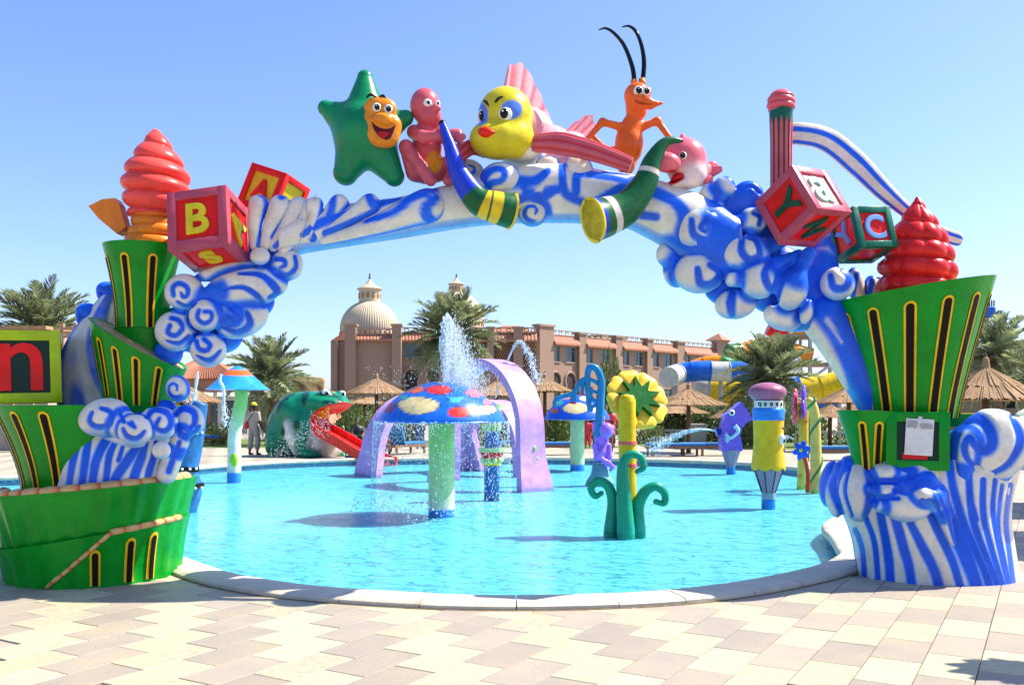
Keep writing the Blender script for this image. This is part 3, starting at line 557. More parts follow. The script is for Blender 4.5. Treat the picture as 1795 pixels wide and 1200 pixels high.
wavebody(pr, [([(1212, 384), (1216, 411), (1238, 422), (1256, 408), (1252, 390)], [6, 8, 8, 7, 5]), ([(1237, 383), (1229, 398), (1240, 407)], [4, 6, 4]), ([(1302, 411), (1300, 439), (1315, 456), (1333, 445), (1326, 420), (1312, 414)], [5, 8, 8, 7, 6, 5]), ([(1223, 470), (1229, 497), (1250, 498), (1264, 478), (1246, 463)], [6, 9, 9, 8, 7]), ([(1350, 456), (1341, 480), (1350, 505), (1362, 510)], [6, 8, 8, 5]), ([(1400, 462), (1378, 478), (1364, 500), (1358, 528)], [7, 10, 10, 7]), ([(1284, 512), (1281, 530), (1283, 552)], [8, 10, 7]), ([(1455, 482), (1462, 504), (1483, 504), (1489, 484), (1474, 472)], [6, 8, 8, 7, 6]), ([(1322, 372), (1334, 380), (1332, 394)], 5), ([(1252, 330), (1258, 345), (1248, 365)], [6, 8, 6]), ([(1300, 330), (1318, 326), (1332, 338)], 3)], arch, 'wave_cluster', crev=.10, grad=(.75, .55), k=.045)
arm = drop([(1420, 520), (1466, 576), (1506, 636), (1543, 698), (1578, 760), (1600, 800)], [46, 46, 45, 43, 40, 38], arch, dy=.08, flat=.8, name='arch_arm', m=110, n=64, blue_edge=2, basecol=BLUE)
me = arm.data; V = np.array([v.co[:] for v in me.vertices]) + rootloc(arch); x_, y_ = plv(V)
w1 = np.maximum(segd(x_, y_, [(1418, 575), (1440, 605), (1462, 640), (1482, 680)], [15, 15, 11, 5]), segd(x_, y_, [(1450, 560), (1475, 600)], [5, 3]) * .6); w2 = segd(x_, y_, [(1385, 560), (1425, 612), (1470, 670), (1505, 730), (1540, 800)], [12, 17, 19, 18, 14])
col = mixc(mixc(mixc(BLUE, CYAN, w2 * .85), WHITE, w1), DBLUE, segd(x_, y_, [(1480, 550), (1525, 640), (1560, 720)], 18) * .6); cc = np.ones((len(V), 4), np.float32); cc[:, :3] = col; me.color_attributes['Col'].data.foreach_set('color', cc.ravel())
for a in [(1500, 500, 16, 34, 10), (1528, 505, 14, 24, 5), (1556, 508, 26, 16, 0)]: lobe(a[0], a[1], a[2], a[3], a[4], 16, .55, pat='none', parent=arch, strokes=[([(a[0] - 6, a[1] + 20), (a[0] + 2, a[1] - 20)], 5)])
# ---- right foot: a carved fountain of water with rolls
def rowbody(rows, strokes, parent, name, Y, nu=600, nv=190, nfl=15, rel=.006):
    rows = np.asarray(rows, float); rows = rows[np.argsort(-rows[:, 0])]; RR = spline(rows, nv); u = np.arange(nu) / nu * 2 * math.pi; V = []
    for (py, xl, xr, dp, Yc) in RR: c = W((xl + xr) / 2, py, Yc); hw = (xr - xl) / 2 / FPX * Yc; V.append(np.stack([c[0] + hw * np.sign(np.cos(u)) * np.abs(np.cos(u)) ** .85, c[1] + dp * np.sin(u), np.full(nu, c[2])], 1))
    V = np.vstack(V); x_, y_ = plv(V); st = np.zeros(len(V)); U = np.tile(u, nv)
    for q, w in strokes: st = np.maximum(st, segd(x_, y_, q, w))
    bk = sstep(-.1, .3, np.sin(U)); st = st * (1 - bk) + bk * sstep(-.2, .5, np.cos(nfl * U)); nz = 1.03 + .35 * (vnoise(V * [1, 1, .4], 14, 2) - .5); bl = np.clip(st * nz + .10 * sstep(.55, .75, vnoise(V * [1, 1, .3], 9, 7)), 0, 1)
    N_ = np.stack([np.cos(U), np.sin(U), 0 * U], 1); V = V - N_ * (rel * st)[:, None]; col = mixc(wb(bl), DBLUE, sstep(.8, 1, st) * .3)
    return part(name, (V, gridf(nu, nv, True) + [tuple(range((nv - 1) * nu, nv * nu)), tuple(range(nu))[::-1]], col), VGEL, parent, smooth=True, auto=60)
FY_ = 7.9
rowbody([(1040, 1507, 1773, .60, 8.42), (1000, 1507, 1771, .60, 8.42), (960, 1502, 1766, .59, 8.42), (930, 1494, 1762, .58, 8.42), (900, 1482, 1760, .57, 8.42), (865, 1474, 1764, .56, 8.42), (830, 1478, 1775, .54, 8.42), (800, 1490, 1785, .50, 8.42)],
  [(q, np.array(w) * 1.0) for q, w in [([(1499, 928), (1511, 962), (1516, 1034)], 5), ([(1516, 905), (1530, 941), (1536, 978), (1539, 1038)], 5.5), ([(1543, 900), (1553, 951), (1558, 985), (1561, 1040)], [8, 8, 9, 8]), ([(1567, 900), (1583, 958), (1593, 992), (1600, 1042)], 9), ([(1590, 905), (1617, 958), (1637, 998), (1650, 1044)], [7, 9, 10, 9]), ([(1620, 875), (1647, 935), (1671, 985), (1688, 1044)], 8), ([(1637, 850), (1667, 915), (1694, 975), (1718, 1046)], [12, 15, 15, 12]), ([(1664, 805), (1671, 854), (1691, 921), (1724, 995), (1740, 1044)], 8), ([(1698, 827), (1704, 901), (1721, 955), (1755, 1040)], 7), ([(1724, 841), (1724, 901), (1738, 962), (1762, 1036)], 6), ([(1745, 841), (1741, 894), (1751, 955), (1769, 1030)], 5), ([(1700, 860), (1712, 910)], [3, 5]), ([(1772, 850), (1764, 915), (1771, 975), (1778, 1036)], 5), ([(1757, 850), (1750, 915), (1758, 970), (1774, 1036)], 4)]], arch, 'wave_foot', FY_)
pr = [LB(1458, 848, 20, 44, -8, 40, .35, BLUE), LB(1474, 858, 24, 50, -8, 40, .15), LB(1509, 862, 36, 52, -6, 44, -.08), LB(1500, 822, 40, 26, 0, 40, .1, BLUE), LB(1550, 828, 26, 16, 0, 34, -.28), LB(1549, 858, 27, 15, 0, 32, -.33), LB(1552, 885, 25, 14, 0, 28, -.35), LB(1600, 834, 46, 26, 8, 34, -.32), LB(1592, 884, 42, 29, 6, 32, -.42), *LC([(1612, 868), (1640, 872), (1655, 900), (1672, 950)], [18, 15, 13, 6], -.5), *LC([(1590, 852), (1625, 846), (1650, 865), (1668, 905)], [15, 15, 13, 8], -.46, BLUE),
      LB(1738, 778, 66, 60, 0, 34, -.30), *LC([(1686, 890), (1680, 825), (1690, 775)], [12, 24, 30], -.30), LB(1725, 850, 44, 50, 0, 24, -.22, k=.1), LB(1812, 776, 60, 50, 0, 40, -.05, k=.08), LB(1830, 745, 60, 36, 0, 36, .2), LB(1600, 850, 90, 40, 0, 30, -.05, BLUE)]
wavebody(pr, [([(1472, 806), (1458, 850), (1476, 905)], [6, 9, 5]), ([(1524, 818), (1532, 862), (1520, 905)], [9, 14, 9]), ([(1490, 815), (1480, 860), (1494, 905)], [3, 4, 3]), ([(1528, 843), (1572, 843)], 5), ([(1530, 871), (1574, 872)], 5), ([(1570, 858), (1590, 856), (1617, 842), (1644, 855), (1660, 890), (1676, 950)], [6, 8, 9, 9, 8, 6]), ([(1582, 818), (1600, 826), (1590, 842)], [6, 12, 8]), ([(1628, 884), (1618, 876), (1612, 882), (1620, 890)], [4, 4, 3, 2]), ([(1650, 905), (1634, 878), (1622, 880)], [5, 5, 3]),
              ([(1690, 960), (1671, 880), (1667, 807), (1677, 753), (1704, 731), (1731, 745), (1740, 775), (1726, 790), (1711, 780), (1700, 766), (1690, 782), (1698, 806), (1720, 822)], [6, 9, 11, 12, 12, 12, 12, 11, 8, 8, 8, 6, 3]), ([(1774, 728), (1790, 770), (1770, 812), (1735, 832)], [5, 9, 7, 4]), ([(1706, 835), (1706, 930)], [5, 7]), ([(1732, 842), (1734, 930)], [5, 6]), ([(1820, 730), (1830, 790)], 9)], arch, 'wave_crest', Y=FY_, h=.0125, k=.035, crev=.05)
# ---- left foot waves in front of the cups and the stream behind
LY = 7.97
rowbody([(872, 96, 292, .42, 8.2), (860, 97, 296, .42, 8.2), (830, 103, 300, .43, 8.2), (795, 113, 302, .42, 8.2), (765, 128, 300, .38, 8.2), (735, 150, 295, .32, 8.2), (712, 172, 280, .22, 8.2)],
  [([(119, 860), (129, 800), (148, 745)], [6, 7, 5]), ([(142, 860), (150, 800), (158, 755)], [7, 8, 5]), ([(160, 860), (168, 807), (185, 773), (201, 763)], [7, 9, 9, 5]), ([(184, 860), (191, 800), (203, 773)], [6, 7, 5]), ([(196, 860), (203, 837), (228, 800), (246, 777)], [6, 9, 10, 5]), ([(208, 806), (216, 780)], [5, 4]), ([(230, 860), (237, 830), (247, 803), (256, 775)], [7, 9, 9, 5]), ([(254, 860), (262, 825), (270, 800), (274, 773)], [5, 7, 6, 4]), ([(278, 860), (284, 825), (287, 800)], [6, 7, 4]), ([(298, 850), (300, 800)], 5)], arch, 'wave_foot', LY, nfl=11)
pr = [LB(183, 731, 44, 32, 15, 26, -.24, Y=LY), LB(213, 742, 26, 26, 0, 22, -.26, Y=LY), LB(237, 754, 28, 27, 0, 24, -.32, Y=LY), LB(278, 741, 33, 30, 0, 24, -.18, Y=LY), LB(327, 738, 31, 31, 0, 22, .08, Y=LY), *LC([(322, 755), (308, 790), (292, 830)], [18, 16, 18], .05, Y=LY), LB(283, 789, 15, 15, 0, 14, -.32, Y=LY), LB(255, 745, 60, 24, 0, 20, .0, BLUE, Y=LY), LB(200, 752, 60, 22, -25, 20, -.12, Y=LY)]
wavebody(pr, [([(160, 722), (156, 738), (170, 749), (190, 744), (194, 722), (176, 714)], [4, 5, 6, 6, 6, 4]), ([(214, 750), (222, 765), (240, 769), (254, 756)], [4, 6, 6, 4]), ([(224, 740), (236, 748), (230, 738)], 4), ([(258, 728), (270, 716), (293, 722), (301, 741), (289, 756), (272, 749), (279, 732)], [5, 6, 7, 7, 6, 5, 4]), ([(305, 728), (320, 714), (340, 722), (341, 742), (334, 748)], [5, 7, 7, 6, 4]), ([(310, 744), (318, 762), (337, 765), (349, 748)], [4, 8, 8, 5]), ([(210, 722), (216, 738)], 4), ([(314, 775), (296, 825)], [5, 7])], arch, 'wave_crest', Y=LY, h=.012, k=.03, crev=.04)
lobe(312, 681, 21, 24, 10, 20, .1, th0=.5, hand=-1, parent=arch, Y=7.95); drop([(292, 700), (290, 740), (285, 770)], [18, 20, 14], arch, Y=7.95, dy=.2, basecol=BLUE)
fluted([(712, 103, 262, .30, 8.75), (670, 105, 240, .28, 8.75), (630, 110, 222, .26, 8.75), (590, 128, 212, .24, 8.75), (550, 158, 216, .2, 8.75), (520, 182, 216, .15, 8.75)], 6, arch, 'wave_stream', Y=8.75, amp=.05, white=.42, phase=1.2)
drop([(185, 600), (175, 565), (150, 548), (146, 572)], [20, 20, 17, 8], arch, Y=8.75, flat=1, dy=-.08, basecol=BLUE, name='wave_crest'); drop([(205, 560), (200, 520), (184, 510), (180, 528)], [20, 18, 16, 6], arch, Y=8.75, flat=1, basecol=BLUE, name='wave_crest')

M_seam = mat('seam', (.42, .34, .22), .7)
def seam(pts, Y, r=.0035): part('mould_seam', tube([W(p[0], p[1], Y + (p[2] if len(p) > 2 else 0)) for p in pts], r, 5, smooth=20), M_seam, arch)
seam([(518, 445, -.2), (528, 415, -.24), (542, 375, -.25), (555, 340, -.26)], AY)
# ================================================================== GREEN FLUTED CUPS
class Cup:
    def __init__(s, px, Y, z0, z1, r0, r1, tx=0, ty=0, p=1.6, lean=0, flute=0, nfl=26, bx=0):
        s.c = np.array([(px - CX) / FPX * Y, Y]); s.z0, s.z1, s.r0, s.r1, s.tx, s.ty, s.p, s.lean, s.fl, s.nfl, s.bx = z0, z1, r0, r1, tx, ty, p, lean, flute, nfl, bx
    def S(s, u, v, off=0.0):
        u, v = np.broadcast_arrays(np.asarray(u, float), np.asarray(v, float))
        r = s.r0 + (s.r1 - s.r0) * np.clip(v, 0, 2) ** s.p + off + s.fl * np.cos(s.nfl * u) * (1 - v * .7)
        z = s.z0 + v * (s.z1 - s.z0) + v * (s.tx * np.cos(u) + s.ty * np.sin(u)) + (1 - v) * s.bx * np.cos(u)
        return np.stack([s.c[0] + r * np.cos(u) + s.lean * v, s.c[1] + r * np.sin(u), z], -1)
    def wall(s, nu=96, nv=18):
        V = np.vstack([s.S(np.arange(nu) * 2 * math.pi / nu, v) for v in np.linspace(0, 1, nv)]); F = gridf(nu, nv, True)
        inn = s.S(np.arange(nu) * 2 * math.pi / nu, 1.0, -.03); inn2 = s.S(np.arange(nu) * 2 * math.pi / nu, .96, -.03); n0 = len(V)
        V = np.vstack([V, inn, inn2]); F += [tuple(n0 - nu + k for k in (i, (i + 1) % nu)) + (n0 + (i + 1) % nu, n0 + i) for i in range(nu)]
        F += [(n0 + i, n0 + (i + 1) % nu, n0 + nu + (i + 1) % nu, n0 + nu + i) for i in range(nu)]; F.append(tuple(range(nu))[::-1]); return V, F
    def fill(s, nu=64):
        u = np.arange(nu) * 2 * math.pi / nu; a = s.S(u, .985, -.028); c = a.mean(0) + [0, 0, .02]
        return np.vstack([a, c[None]]), [(i, (i + 1) % nu, nu) for i in range(nu)]
    def strip(s, u, v0, v1, hw, off, w0=None, n=22, top=True):
        L_ = (s.z1 - s.z0); vs_ = np.concatenate([np.linspace(v0, v1 - hw / L_, n - 10), v1 - hw / L_ * (1 - np.sin(np.linspace(.12, 1, 10) * math.pi / 2))]); V = []
        for v in vs_:
            w = hw if w0 is None else w0 + (hw - w0) * (v - v0) / (v1 - v0)
            d = (v1 - v) * L_
            if top and d < hw: w = w * math.sqrt(max(0.0, 1 - ((hw - d) / hw) ** 2))
            w = max(w, .0008); r = s.r0 + (s.r1 - s.r0) * max(v, 0) ** s.p
            for q in (-1, -.4, .4, 1): V.append(s.S(u + q * w / r, v, off))
        return np.array(V), gridf(4, n)
def slots(c, us, v0, v1, hw, parent, w0=None, dz=0.0):
    for k, u in enumerate(us):
        vv1 = v1 if np.isscalar(v1) else v1[k]; vv0 = v0 if np.isscalar(v0) else v0[k]
        o = part('slot_border', c.strip(u, vv0, vv1, hw, .007, w0), M_yel, parent, smooth=True)
        part('slot', c.strip(u, vv0, vv1 - .022 / (c.z1 - c.z0), hw - .019, .011, None if w0 is None else max(w0 - .017, .006)), M_black, o, smooth=True)
def piping(c, u0, u1, v0, v1, r, parent, n=14, off=.012, flat=.8):
    for k in range(n):
        f = (np.linspace(k, k + 1.04, 6)) / n; P = c.S(u0 + (u1 - u0) * f, v0 + (v1 - v0) * f, off)
        V, F = tube(P, r * np.array([.8, .96, 1, 1, .96, .8]), 10); t = np.repeat(np.linspace(0, 1, 6), 10); part('piping', (V, F, mixc((.60, .36, .14), (.62, .06, .01), sstep(.66, 1, t))), VGEL, parent, smooth=True)
F_ = -math.pi / 2
def cup(name, label, c, us, v0, v1, hw, w0=None, fill=True, wallm=None):
    t = thing(name, label, 'cup', (c.c[0], c.c[1], c.z0), group='green striped cups of the arch'); part('cup_wall', c.wall(), wallm or M_green, t, auto=50)
    if fill: part('cup_filling', c.fill(), M_tan, t, smooth=True)
    slots(c, us, v0, v1, hw, t, w0); return t
L1 = Cup(168, 8.42, 0, .82, .70, .885, tx=.07, p=1.4, flute=.028, nfl=24)
t1 = cup('fluted_cup', 'widest green fluted cup at the bottom of the left stack with orange piping', L1, [F_ - 1.22], [.3], [.88], .05)
sk = Cup(168, 8.42, 0, .40, .735, .82, tx=.13, p=1.6, flute=.018, nfl=24); part('cup_skirt', sk.wall(), M_green, t1, auto=50)
slots(sk, [F_ + .42, F_ + .78, F_ + 1.05], [0.03, .05, .05], [.72, .84, .86], .044, t1, .04)
piping(sk, F_ - .12, F_ + .56, .02, 1.0, .019, t1, 7); piping(sk, F_ + .56, F_ + 1.5, 1.0, 1.0, .03, t1, 6, -.02); piping(L1, F_ - 1.6, F_ + 1.6, 1.0, 1.0, .055, t1, 17, -.06)
L2 = Cup(160, 8.45, .80, 1.55, .57, .83, p=1.5); cup('fluted_cup', 'green cup with black slots under the lime block with letter n', L2, [F_ - 1.18, F_ - .80, F_ - .42, F_ - .05], 0.0, [.90, .93, .93, .93], .05, .036)
L3b = Cup(254, 8.58, 1.60, 2.34, .24, .33, tx=.13, p=1.5, lean=.03); cup('fluted_cup', 'small plain green cup end slanting up behind the tilted left cup', L3b, [], 0, 1, .03)
L3 = Cup(243, 8.36, 1.55, 2.12, .30, .42, tx=-.235, p=1.2); cup('fluted_cup', 'tilted green cup with slanted rim and five slots in the left stack', L3, [F_ - .98, F_ - .56, F_ - .12, F_ + .33, F_ + .82], [.28, .12, .02, 0.0, 0], .86, .036, .03)
L4 = Cup(250, 8.45, 2.26, 3.02, .225, .345, p=1.7); cup('fluted_cup', 'topmost green cup of the left stack below the pink swirl', L4, [F_ - .92, F_ - .12, F_ + .66], 0.0, .86, .042, .034)
R1 = Cup(1594, 8.4, 1.45, 2.6, .41, .715, tx=.11, p=1.15, bx=-.02); cup('fluted_cup', 'largest green cup with six long black slots on the right side', R1, [F_ - 1.30, F_ - .86, F_ - .40, F_ + .06, F_ + .50, F_ + .92], 0.0, .89, .052, .046)
R2 = Cup(1530, 8.25, .98, 1.50, .17, .31, p=1.3, tx=-.01); cup('fluted_cup', 'small green cup left of the green block with white depth sign', R2, [F_ - .70, F_ - .18], 0.0, .82, .036, .034)
# ---- swirls
def swirl(c, z0, prof, pitch, bul, n=48, m=150, lobes=0, lamp=0.0, hand=1, sharp=.5):
    prof = np.asarray(prof, float); z = np.linspace(0, prof[-1, 0], m); r0 = np.interp(z, prof[:, 0], prof[:, 1]); a = np.arange(n) * 2 * math.pi / n; V = []
    for zz, rr in zip(z, r0):
        ph = (zz / pitch + hand * a / (2 * math.pi)) % 1.0; b = np.abs(np.sin(math.pi * ph)) ** sharp
        k = 1 + (lamp * np.abs(np.cos(lobes * a / 2)) ** .7 if lobes else 0)
        V.append(np.stack([c[0] + (rr * (1 - bul) + rr * bul * b) * k * np.cos(a), c[1] + (rr * (1 - bul) + rr * bul * b) * k * np.sin(a), z0 + np.full(n, zz)], 1))
    return np.vstack(V), gridf(n, m, True) + [tuple(range(n))[::-1], tuple(range((m - 1) * n, m * n))]
M_coral = gel('coral', (.80, .075, .06), .3); M_orange = gel('orange', (.72, .20, .015), .3); M_red = gel('red', (.62, .02, .02), .2); M_pink = gel('rose', (.62, .10, .13), .3)
c = W(268, 400, 8.45); t = thing('swirl_ice_cream', 'tall coral pink ice cream swirl on orange rings above the left cups', 'ice cream', (c[0], c[1], 3.02))
for k, (z, r, h) in enumerate([(3.03, .25, .13), (3.13, .235, .12), (3.21, .215, .11), (3.285, .205, .10)]):
    part('ring', tf(lathe([(r * .8, -h / 2), (r * .96, -h * .35), (r, 0), (r * .96, h * .35), (r * .8, h / 2)], 40), (c[0] + .012 * k, c[1], z + .03), (R(4), R(5 * (-1) ** k), 0)), M_orange, t, smooth=True)
part('swirl', swirl((c[0] + .03, c[1]), 3.30, [(0, .25), (.1, .285), (.25, .315), (.38, .305), (.5, .25), (.62, .17), (.72, .10), (.8, .03)], .155, .24), M_coral, t, smooth=True)
hp = W(190, 378, 8.4); ang = np.linspace(R(150), R(225), 10)
poly = [tuple(p) for p in [(W(218, 375, 8.4)[0], W(218, 375, 8.4)[2]), (W(214, 360, 8.4)[0], W(214, 360, 8.4)[2]), (W(207, 350, 8.4)[0], W(207, 350, 8.4)[2]), (W(185, 352, 8.4)[0], W(185, 352, 8.4)[2]), (W(161, 364, 8.4)[0], W(161, 364, 8.4)[2]), (W(178, 385, 8.4)[0], W(178, 385, 8.4)[2]), (W(210, 412, 8.4)[0], W(210, 412, 8.4)[2]), (W(226, 400, 8.4)[0], W(226, 400, 8.4)[2])]]
part('wafer', tf(prism(poly, .14), (0, 8.4, 0)), M_orange, t)
c = W(1608, 510, 8.45); t = thing('swirl_ice_cream', 'glossy red lobed ice cream swirl standing in the largest green cup', 'ice cream', (c[0], c[1], 2.52))
part('swirl', swirl((c[0], c[1]), 2.5, [(0, .29), (.12, .33), (.35, .325), (.55, .27), (.7, .2), (.82, .12), (.92, .05), (.98, .01)], .17, .22, lobes=9, lamp=.08, n=90, m=150, sharp=.45), M_red, t, smooth=True)
c = W(1369, 250, 8.5); z0 = W(1369, 345, 8.5)[2]; z1 = W(1369, 192, 8.5)[2]; t = thing('candy_column', 'slim striped green and red column topped by a pink swirl', 'column', (c[0], c[1], z0)); M_teal = gel('teal', (.005, .10, .06), .3)
part('shaft', lathe([(.098, z0), (.098, z1 - .3), (.108, z1)], 32, (c[0], c[1], 0)), M_teal, t, smooth=True, auto=50)
for k in range(7):
    u = F_ - 1.35 + k * .45 + .2; V = []
    for zz in np.linspace(z0, z1 - .09, 12):
        w = .014 * (1 if zz < z1 - .11 else 1) ; rr = np.interp(zz, [z1 - .3, z1], [.098, .108]) + .005
        w = w if (z1 - .09 - zz) > .02 else w * math.sqrt(max(.02, 1 - ((.02 - (z1 - .09 - zz)) / .02) ** 2))
        V += [[c[0] + rr * math.cos(u + q * w / rr), c[1] + rr * math.sin(u + q * w / rr), zz] for q in (-1, 0, 1)]
    part('stripe', (np.array(V), gridf(3, 12)), M_pink, t)
part('swirl', swirl((c[0], c[1]), z1 - .02, [(0, .105), (.03, .13), (.08, .132), (.14, .12), (.19, .07), (.21, .01)], .058, .16), M_pink, t, smooth=True)
# ---- flying stream of water on the right
P = [(1362, 238), (1400, 234), (1450, 246), (1500, 285), (1545, 330), (1590, 370), (1640, 405), (1688, 422)]
o = drop(P, [18, 20, 21, 22, 18, 13, 14, 13], None, Y=8.6, flat=.3, name='water_stream', blue_edge=2, m=80, yoff=[-.05, -.05, 0, 0, 0, .1, .2, .25], spin=5, n=60)
o['label'] = 'flying blue and white stream of water arcing over the red lettered block'; o['category'] = 'sculpture'
# ---- toy blocks
def cube_block(label, px, py, Y, size, eul, mf, mp, letters, bev=.012, fw=.15, rec=.03, mps=None):
    c = W(px, py, Y); M = rotm(*eul); t = thing('toy_block', label, 'toy block', c, group='letter blocks of the arch'); h = size / 2; f = size * fw
    axes = {'F': (np.array([[1, 0, 0], [0, 0, -1], [0, 1, 0]])), 'R': None}
    def face(n):   # right, up, normal
        return {'F': ((1, 0, 0), (0, 0, 1), (0, -1, 0)), 'R': ((0, 1, 0), (0, 0, 1), (1, 0, 0)), 'L': ((0, -1, 0), (0, 0, 1), (-1, 0, 0)), 'T': ((1, 0, 0), (0, 1, 0), (0, 0, 1)), 'B': ((1, 0, 0), (0, -1, 0), (0, 0, -1)), 'K': ((-1, 0, 0), (0, 0, 1), (0, 1, 0))}[n]
    part('core', tf(box((0, 0, 0), (size - 2 * rec,) * 3), c), mp, t) if False else None
    bars = []
    for n in 'FRLTBK':
        r_, u_, n_ = (np.array(q, float) for q in face(n)); A = np.stack([r_, u_, n_], 1)
        pan = tf(box((0, 0, 0), (size - 1.6 * f, size - 1.6 * f, .02)), (0, 0, h - rec)); part('panel', ((pan[0] @ A.T) @ M.T + c, pan[1]), (mps or {}).get(n, mp), t)
    for a in range(3):
        for su in (-1, 1):
            for sv in (-1, 1):
                d = [0, 0, 0]; d[(a + 1) % 3] = su * (h - f / 2); d[(a + 2) % 3] = sv * (h - f / 2); sz = [f, f, f]; sz[a] = size - (0.0 if a == 2 else 2 * f if a == 0 else 2 * f)
                if a == 0: sz = [size - 2 * f + .002, f * .998, f * .998]
                elif a == 1: sz = [f * .997, size - 2 * f + .002, f * .997]
                else: sz = [f, f, size]
                b_ = box(d, sz, .004); bars.append(b_)
    bb_ = join(*bars); part('frame', (bb_[0] @ M.T + c, bb_[1]), mf, t, auto=40)
    for n, ch, rz, m_, sc, zz in letters:
        r_, u_, n_ = (np.array(q, float) for q in face(n)); ca, sa = math.cos(R(rz)), math.sin(R(rz)); A = np.stack([r_ * ca + u_ * sa, -r_ * sa + u_ * ca, n_], 1)
        text_obj(ch, size * sc, (n_ * (h - rec + .012 + zz)) @ M.T + c, M @ A, m_, t, bold=.012 * size, depth=.014)
    return t
M_mauve = gel('mauve', (.46, .075, .115), .35); M_scar = gel('scarlet', (.72, .012, .008), .3); M_lyel = gel('letter_yellow', (.74, .60, .02), .35); M_dkg = gel('letter_green', (.006, .075, .035), .35); M_lime = gel('lime', (.40, .55, .01), .3); M_dteal = gel('deep_teal', (.004, .03, .022), .35); M_tealf = gel('teal_frame', (.006, .13, .08), .3); M_lbl = gel('letter_blue', (.15, .32, .72), .35); M_rosep = gel('rose_panel', (.78, .30, .32), .35); M_mint = gel('mint', (.28, .68, .52), .35)
cube_block('mauve framed red block showing yellow letters B and S on the left shoulder', 368, 403, 8.1, .536, (-.2136, -.1219, -.074), M_mauve, M_scar, [('F', 'B', 0, M_lyel, .72, 0), ('B', 'S', 8, M_lyel, .62, 0), ('R', 'A', 60, M_lyel, .66, 0)])
cube_block('mauve framed red block with dark green letters Y and N on the right shoulder', 1407, 363.5, 8.0, .480, (.0587, -.5375, -.9944), M_mauve, M_scar, [('F', 'Y', -88, M_dkg, .72, 0), ('B', 'N', -140, M_dkg, .6, 0), ('R', 'a', 0, M_mint, 1.15, 0)], mps={'R': M_rosep})
cube_block('teal framed block with pale blue letter C beside the red swirl', 1511.7, 412.6, 8.45, .397, (-.245, -.0586, .2641), M_tealf, M_scar, [('F', 'C', 0, M_lbl, .78, 0), ('L', 'Y', 25, M_lbl, .7, 0)])
cube_block('small red and yellow block peeking over the fan of waves', 480, 344, 8.75, .42, (R(-8), R(20), R(-22)), M_scar, gel('sun_yellow', (.72, .50, .01), .3), [('F', 'A', 0, M_scar, .6, 0)], mps={'T': M_rosep})
cube_block('lime green block with red letter n on dark panel at left edge', 40, 645, 8.3, .64, (0, R(-1.5), R(25)), M_lime, M_dteal, [('F', 'n', 0, gel('letter_red', (.75, .012, .01), .35), 1.35, 0)], fw=.14)
BR = rotm(0, R(.5), R(-19)); tb = cube_block('plain green framed block carrying a white depth sign', 1604, 771, 8.12, .505, (0, R(.5), R(-19)), M_green, M_dteal, [], fw=.17)
bc = W(1604, 771, 8.12); loc = lambda vf: (np.asarray(vf[0]) @ BR.T + bc, vf[1])
part('red_panel', loc(box((-.02, -.232, -.13), (.2, .008, .06))), M_scar, tb)
st = thing('depth_sign', 'white plastic sign reading 50 cm on the green block', 'sign', BR @ np.array([0, -.262, -.13]) + bc)
sg = rotm(0, R(2.5), 0); sl_ = lambda vf: loc((np.asarray(vf[0]) @ sg.T + [.01, -.266, .035], vf[1]))
part('plate', sl_(box((0, 0, 0), (.222, .014, .315), .003)), M_white, st); part('plate_tab', sl_(box((0, .002, .163), (.03, .01, .03), .002)), M_white, st)
text_obj('50 cm', .082, BR @ (sg @ np.array([0, -.012, .105]) + [.01, -.266, .035]) + bc, BR @ sg @ rotm(R(90), 0, 0), gel('sign_relief', (.42, .42, .42)), st, name='lettering', depth=.003)
# green shelf with yellow top right of the block
P = [(1600, 8.3), (1652, 8.12), (1738, 8.2), (1738, 8.7), (1560, 8.7)]
sh = np.array([[(p[0] - CX) / FPX * p[1], p[1]] for p in P]); zt = 1.47; zb = 1.36
o = thing('cup_shelf', 'flat green shelf with yellow top under the largest right cup', 'shelf', (sh[:, 0].mean(), sh[:, 1].mean(), zb)); n = len(sh)
V = np.vstack([np.c_[sh, np.full(n, zb)], np.c_[sh, np.full(n, zt)]]); ar = np.sum(sh[:, 0] * np.roll(sh[:, 1], -1) - np.roll(sh[:, 0], -1) * sh[:, 1]); F = [tuple(range(n))[::-1], tuple(range(n, 2 * n))] + [(i, (i + 1) % n, (i + 1) % n + n, i + n) for i in range(n)]
part('slab', (V, F if ar > 0 else [f[::-1] for f in F]), M_green, o); cc_ = sh.mean(0); s2 = cc_ + (sh - cc_) * .95; part('top_sheet', (np.vstack([np.c_[s2, np.full(n, zt + .002)], np.c_[s2, np.full(n, zt + .01)]]), F if ar > 0 else [f[::-1] for f in F]), M_yel, o)
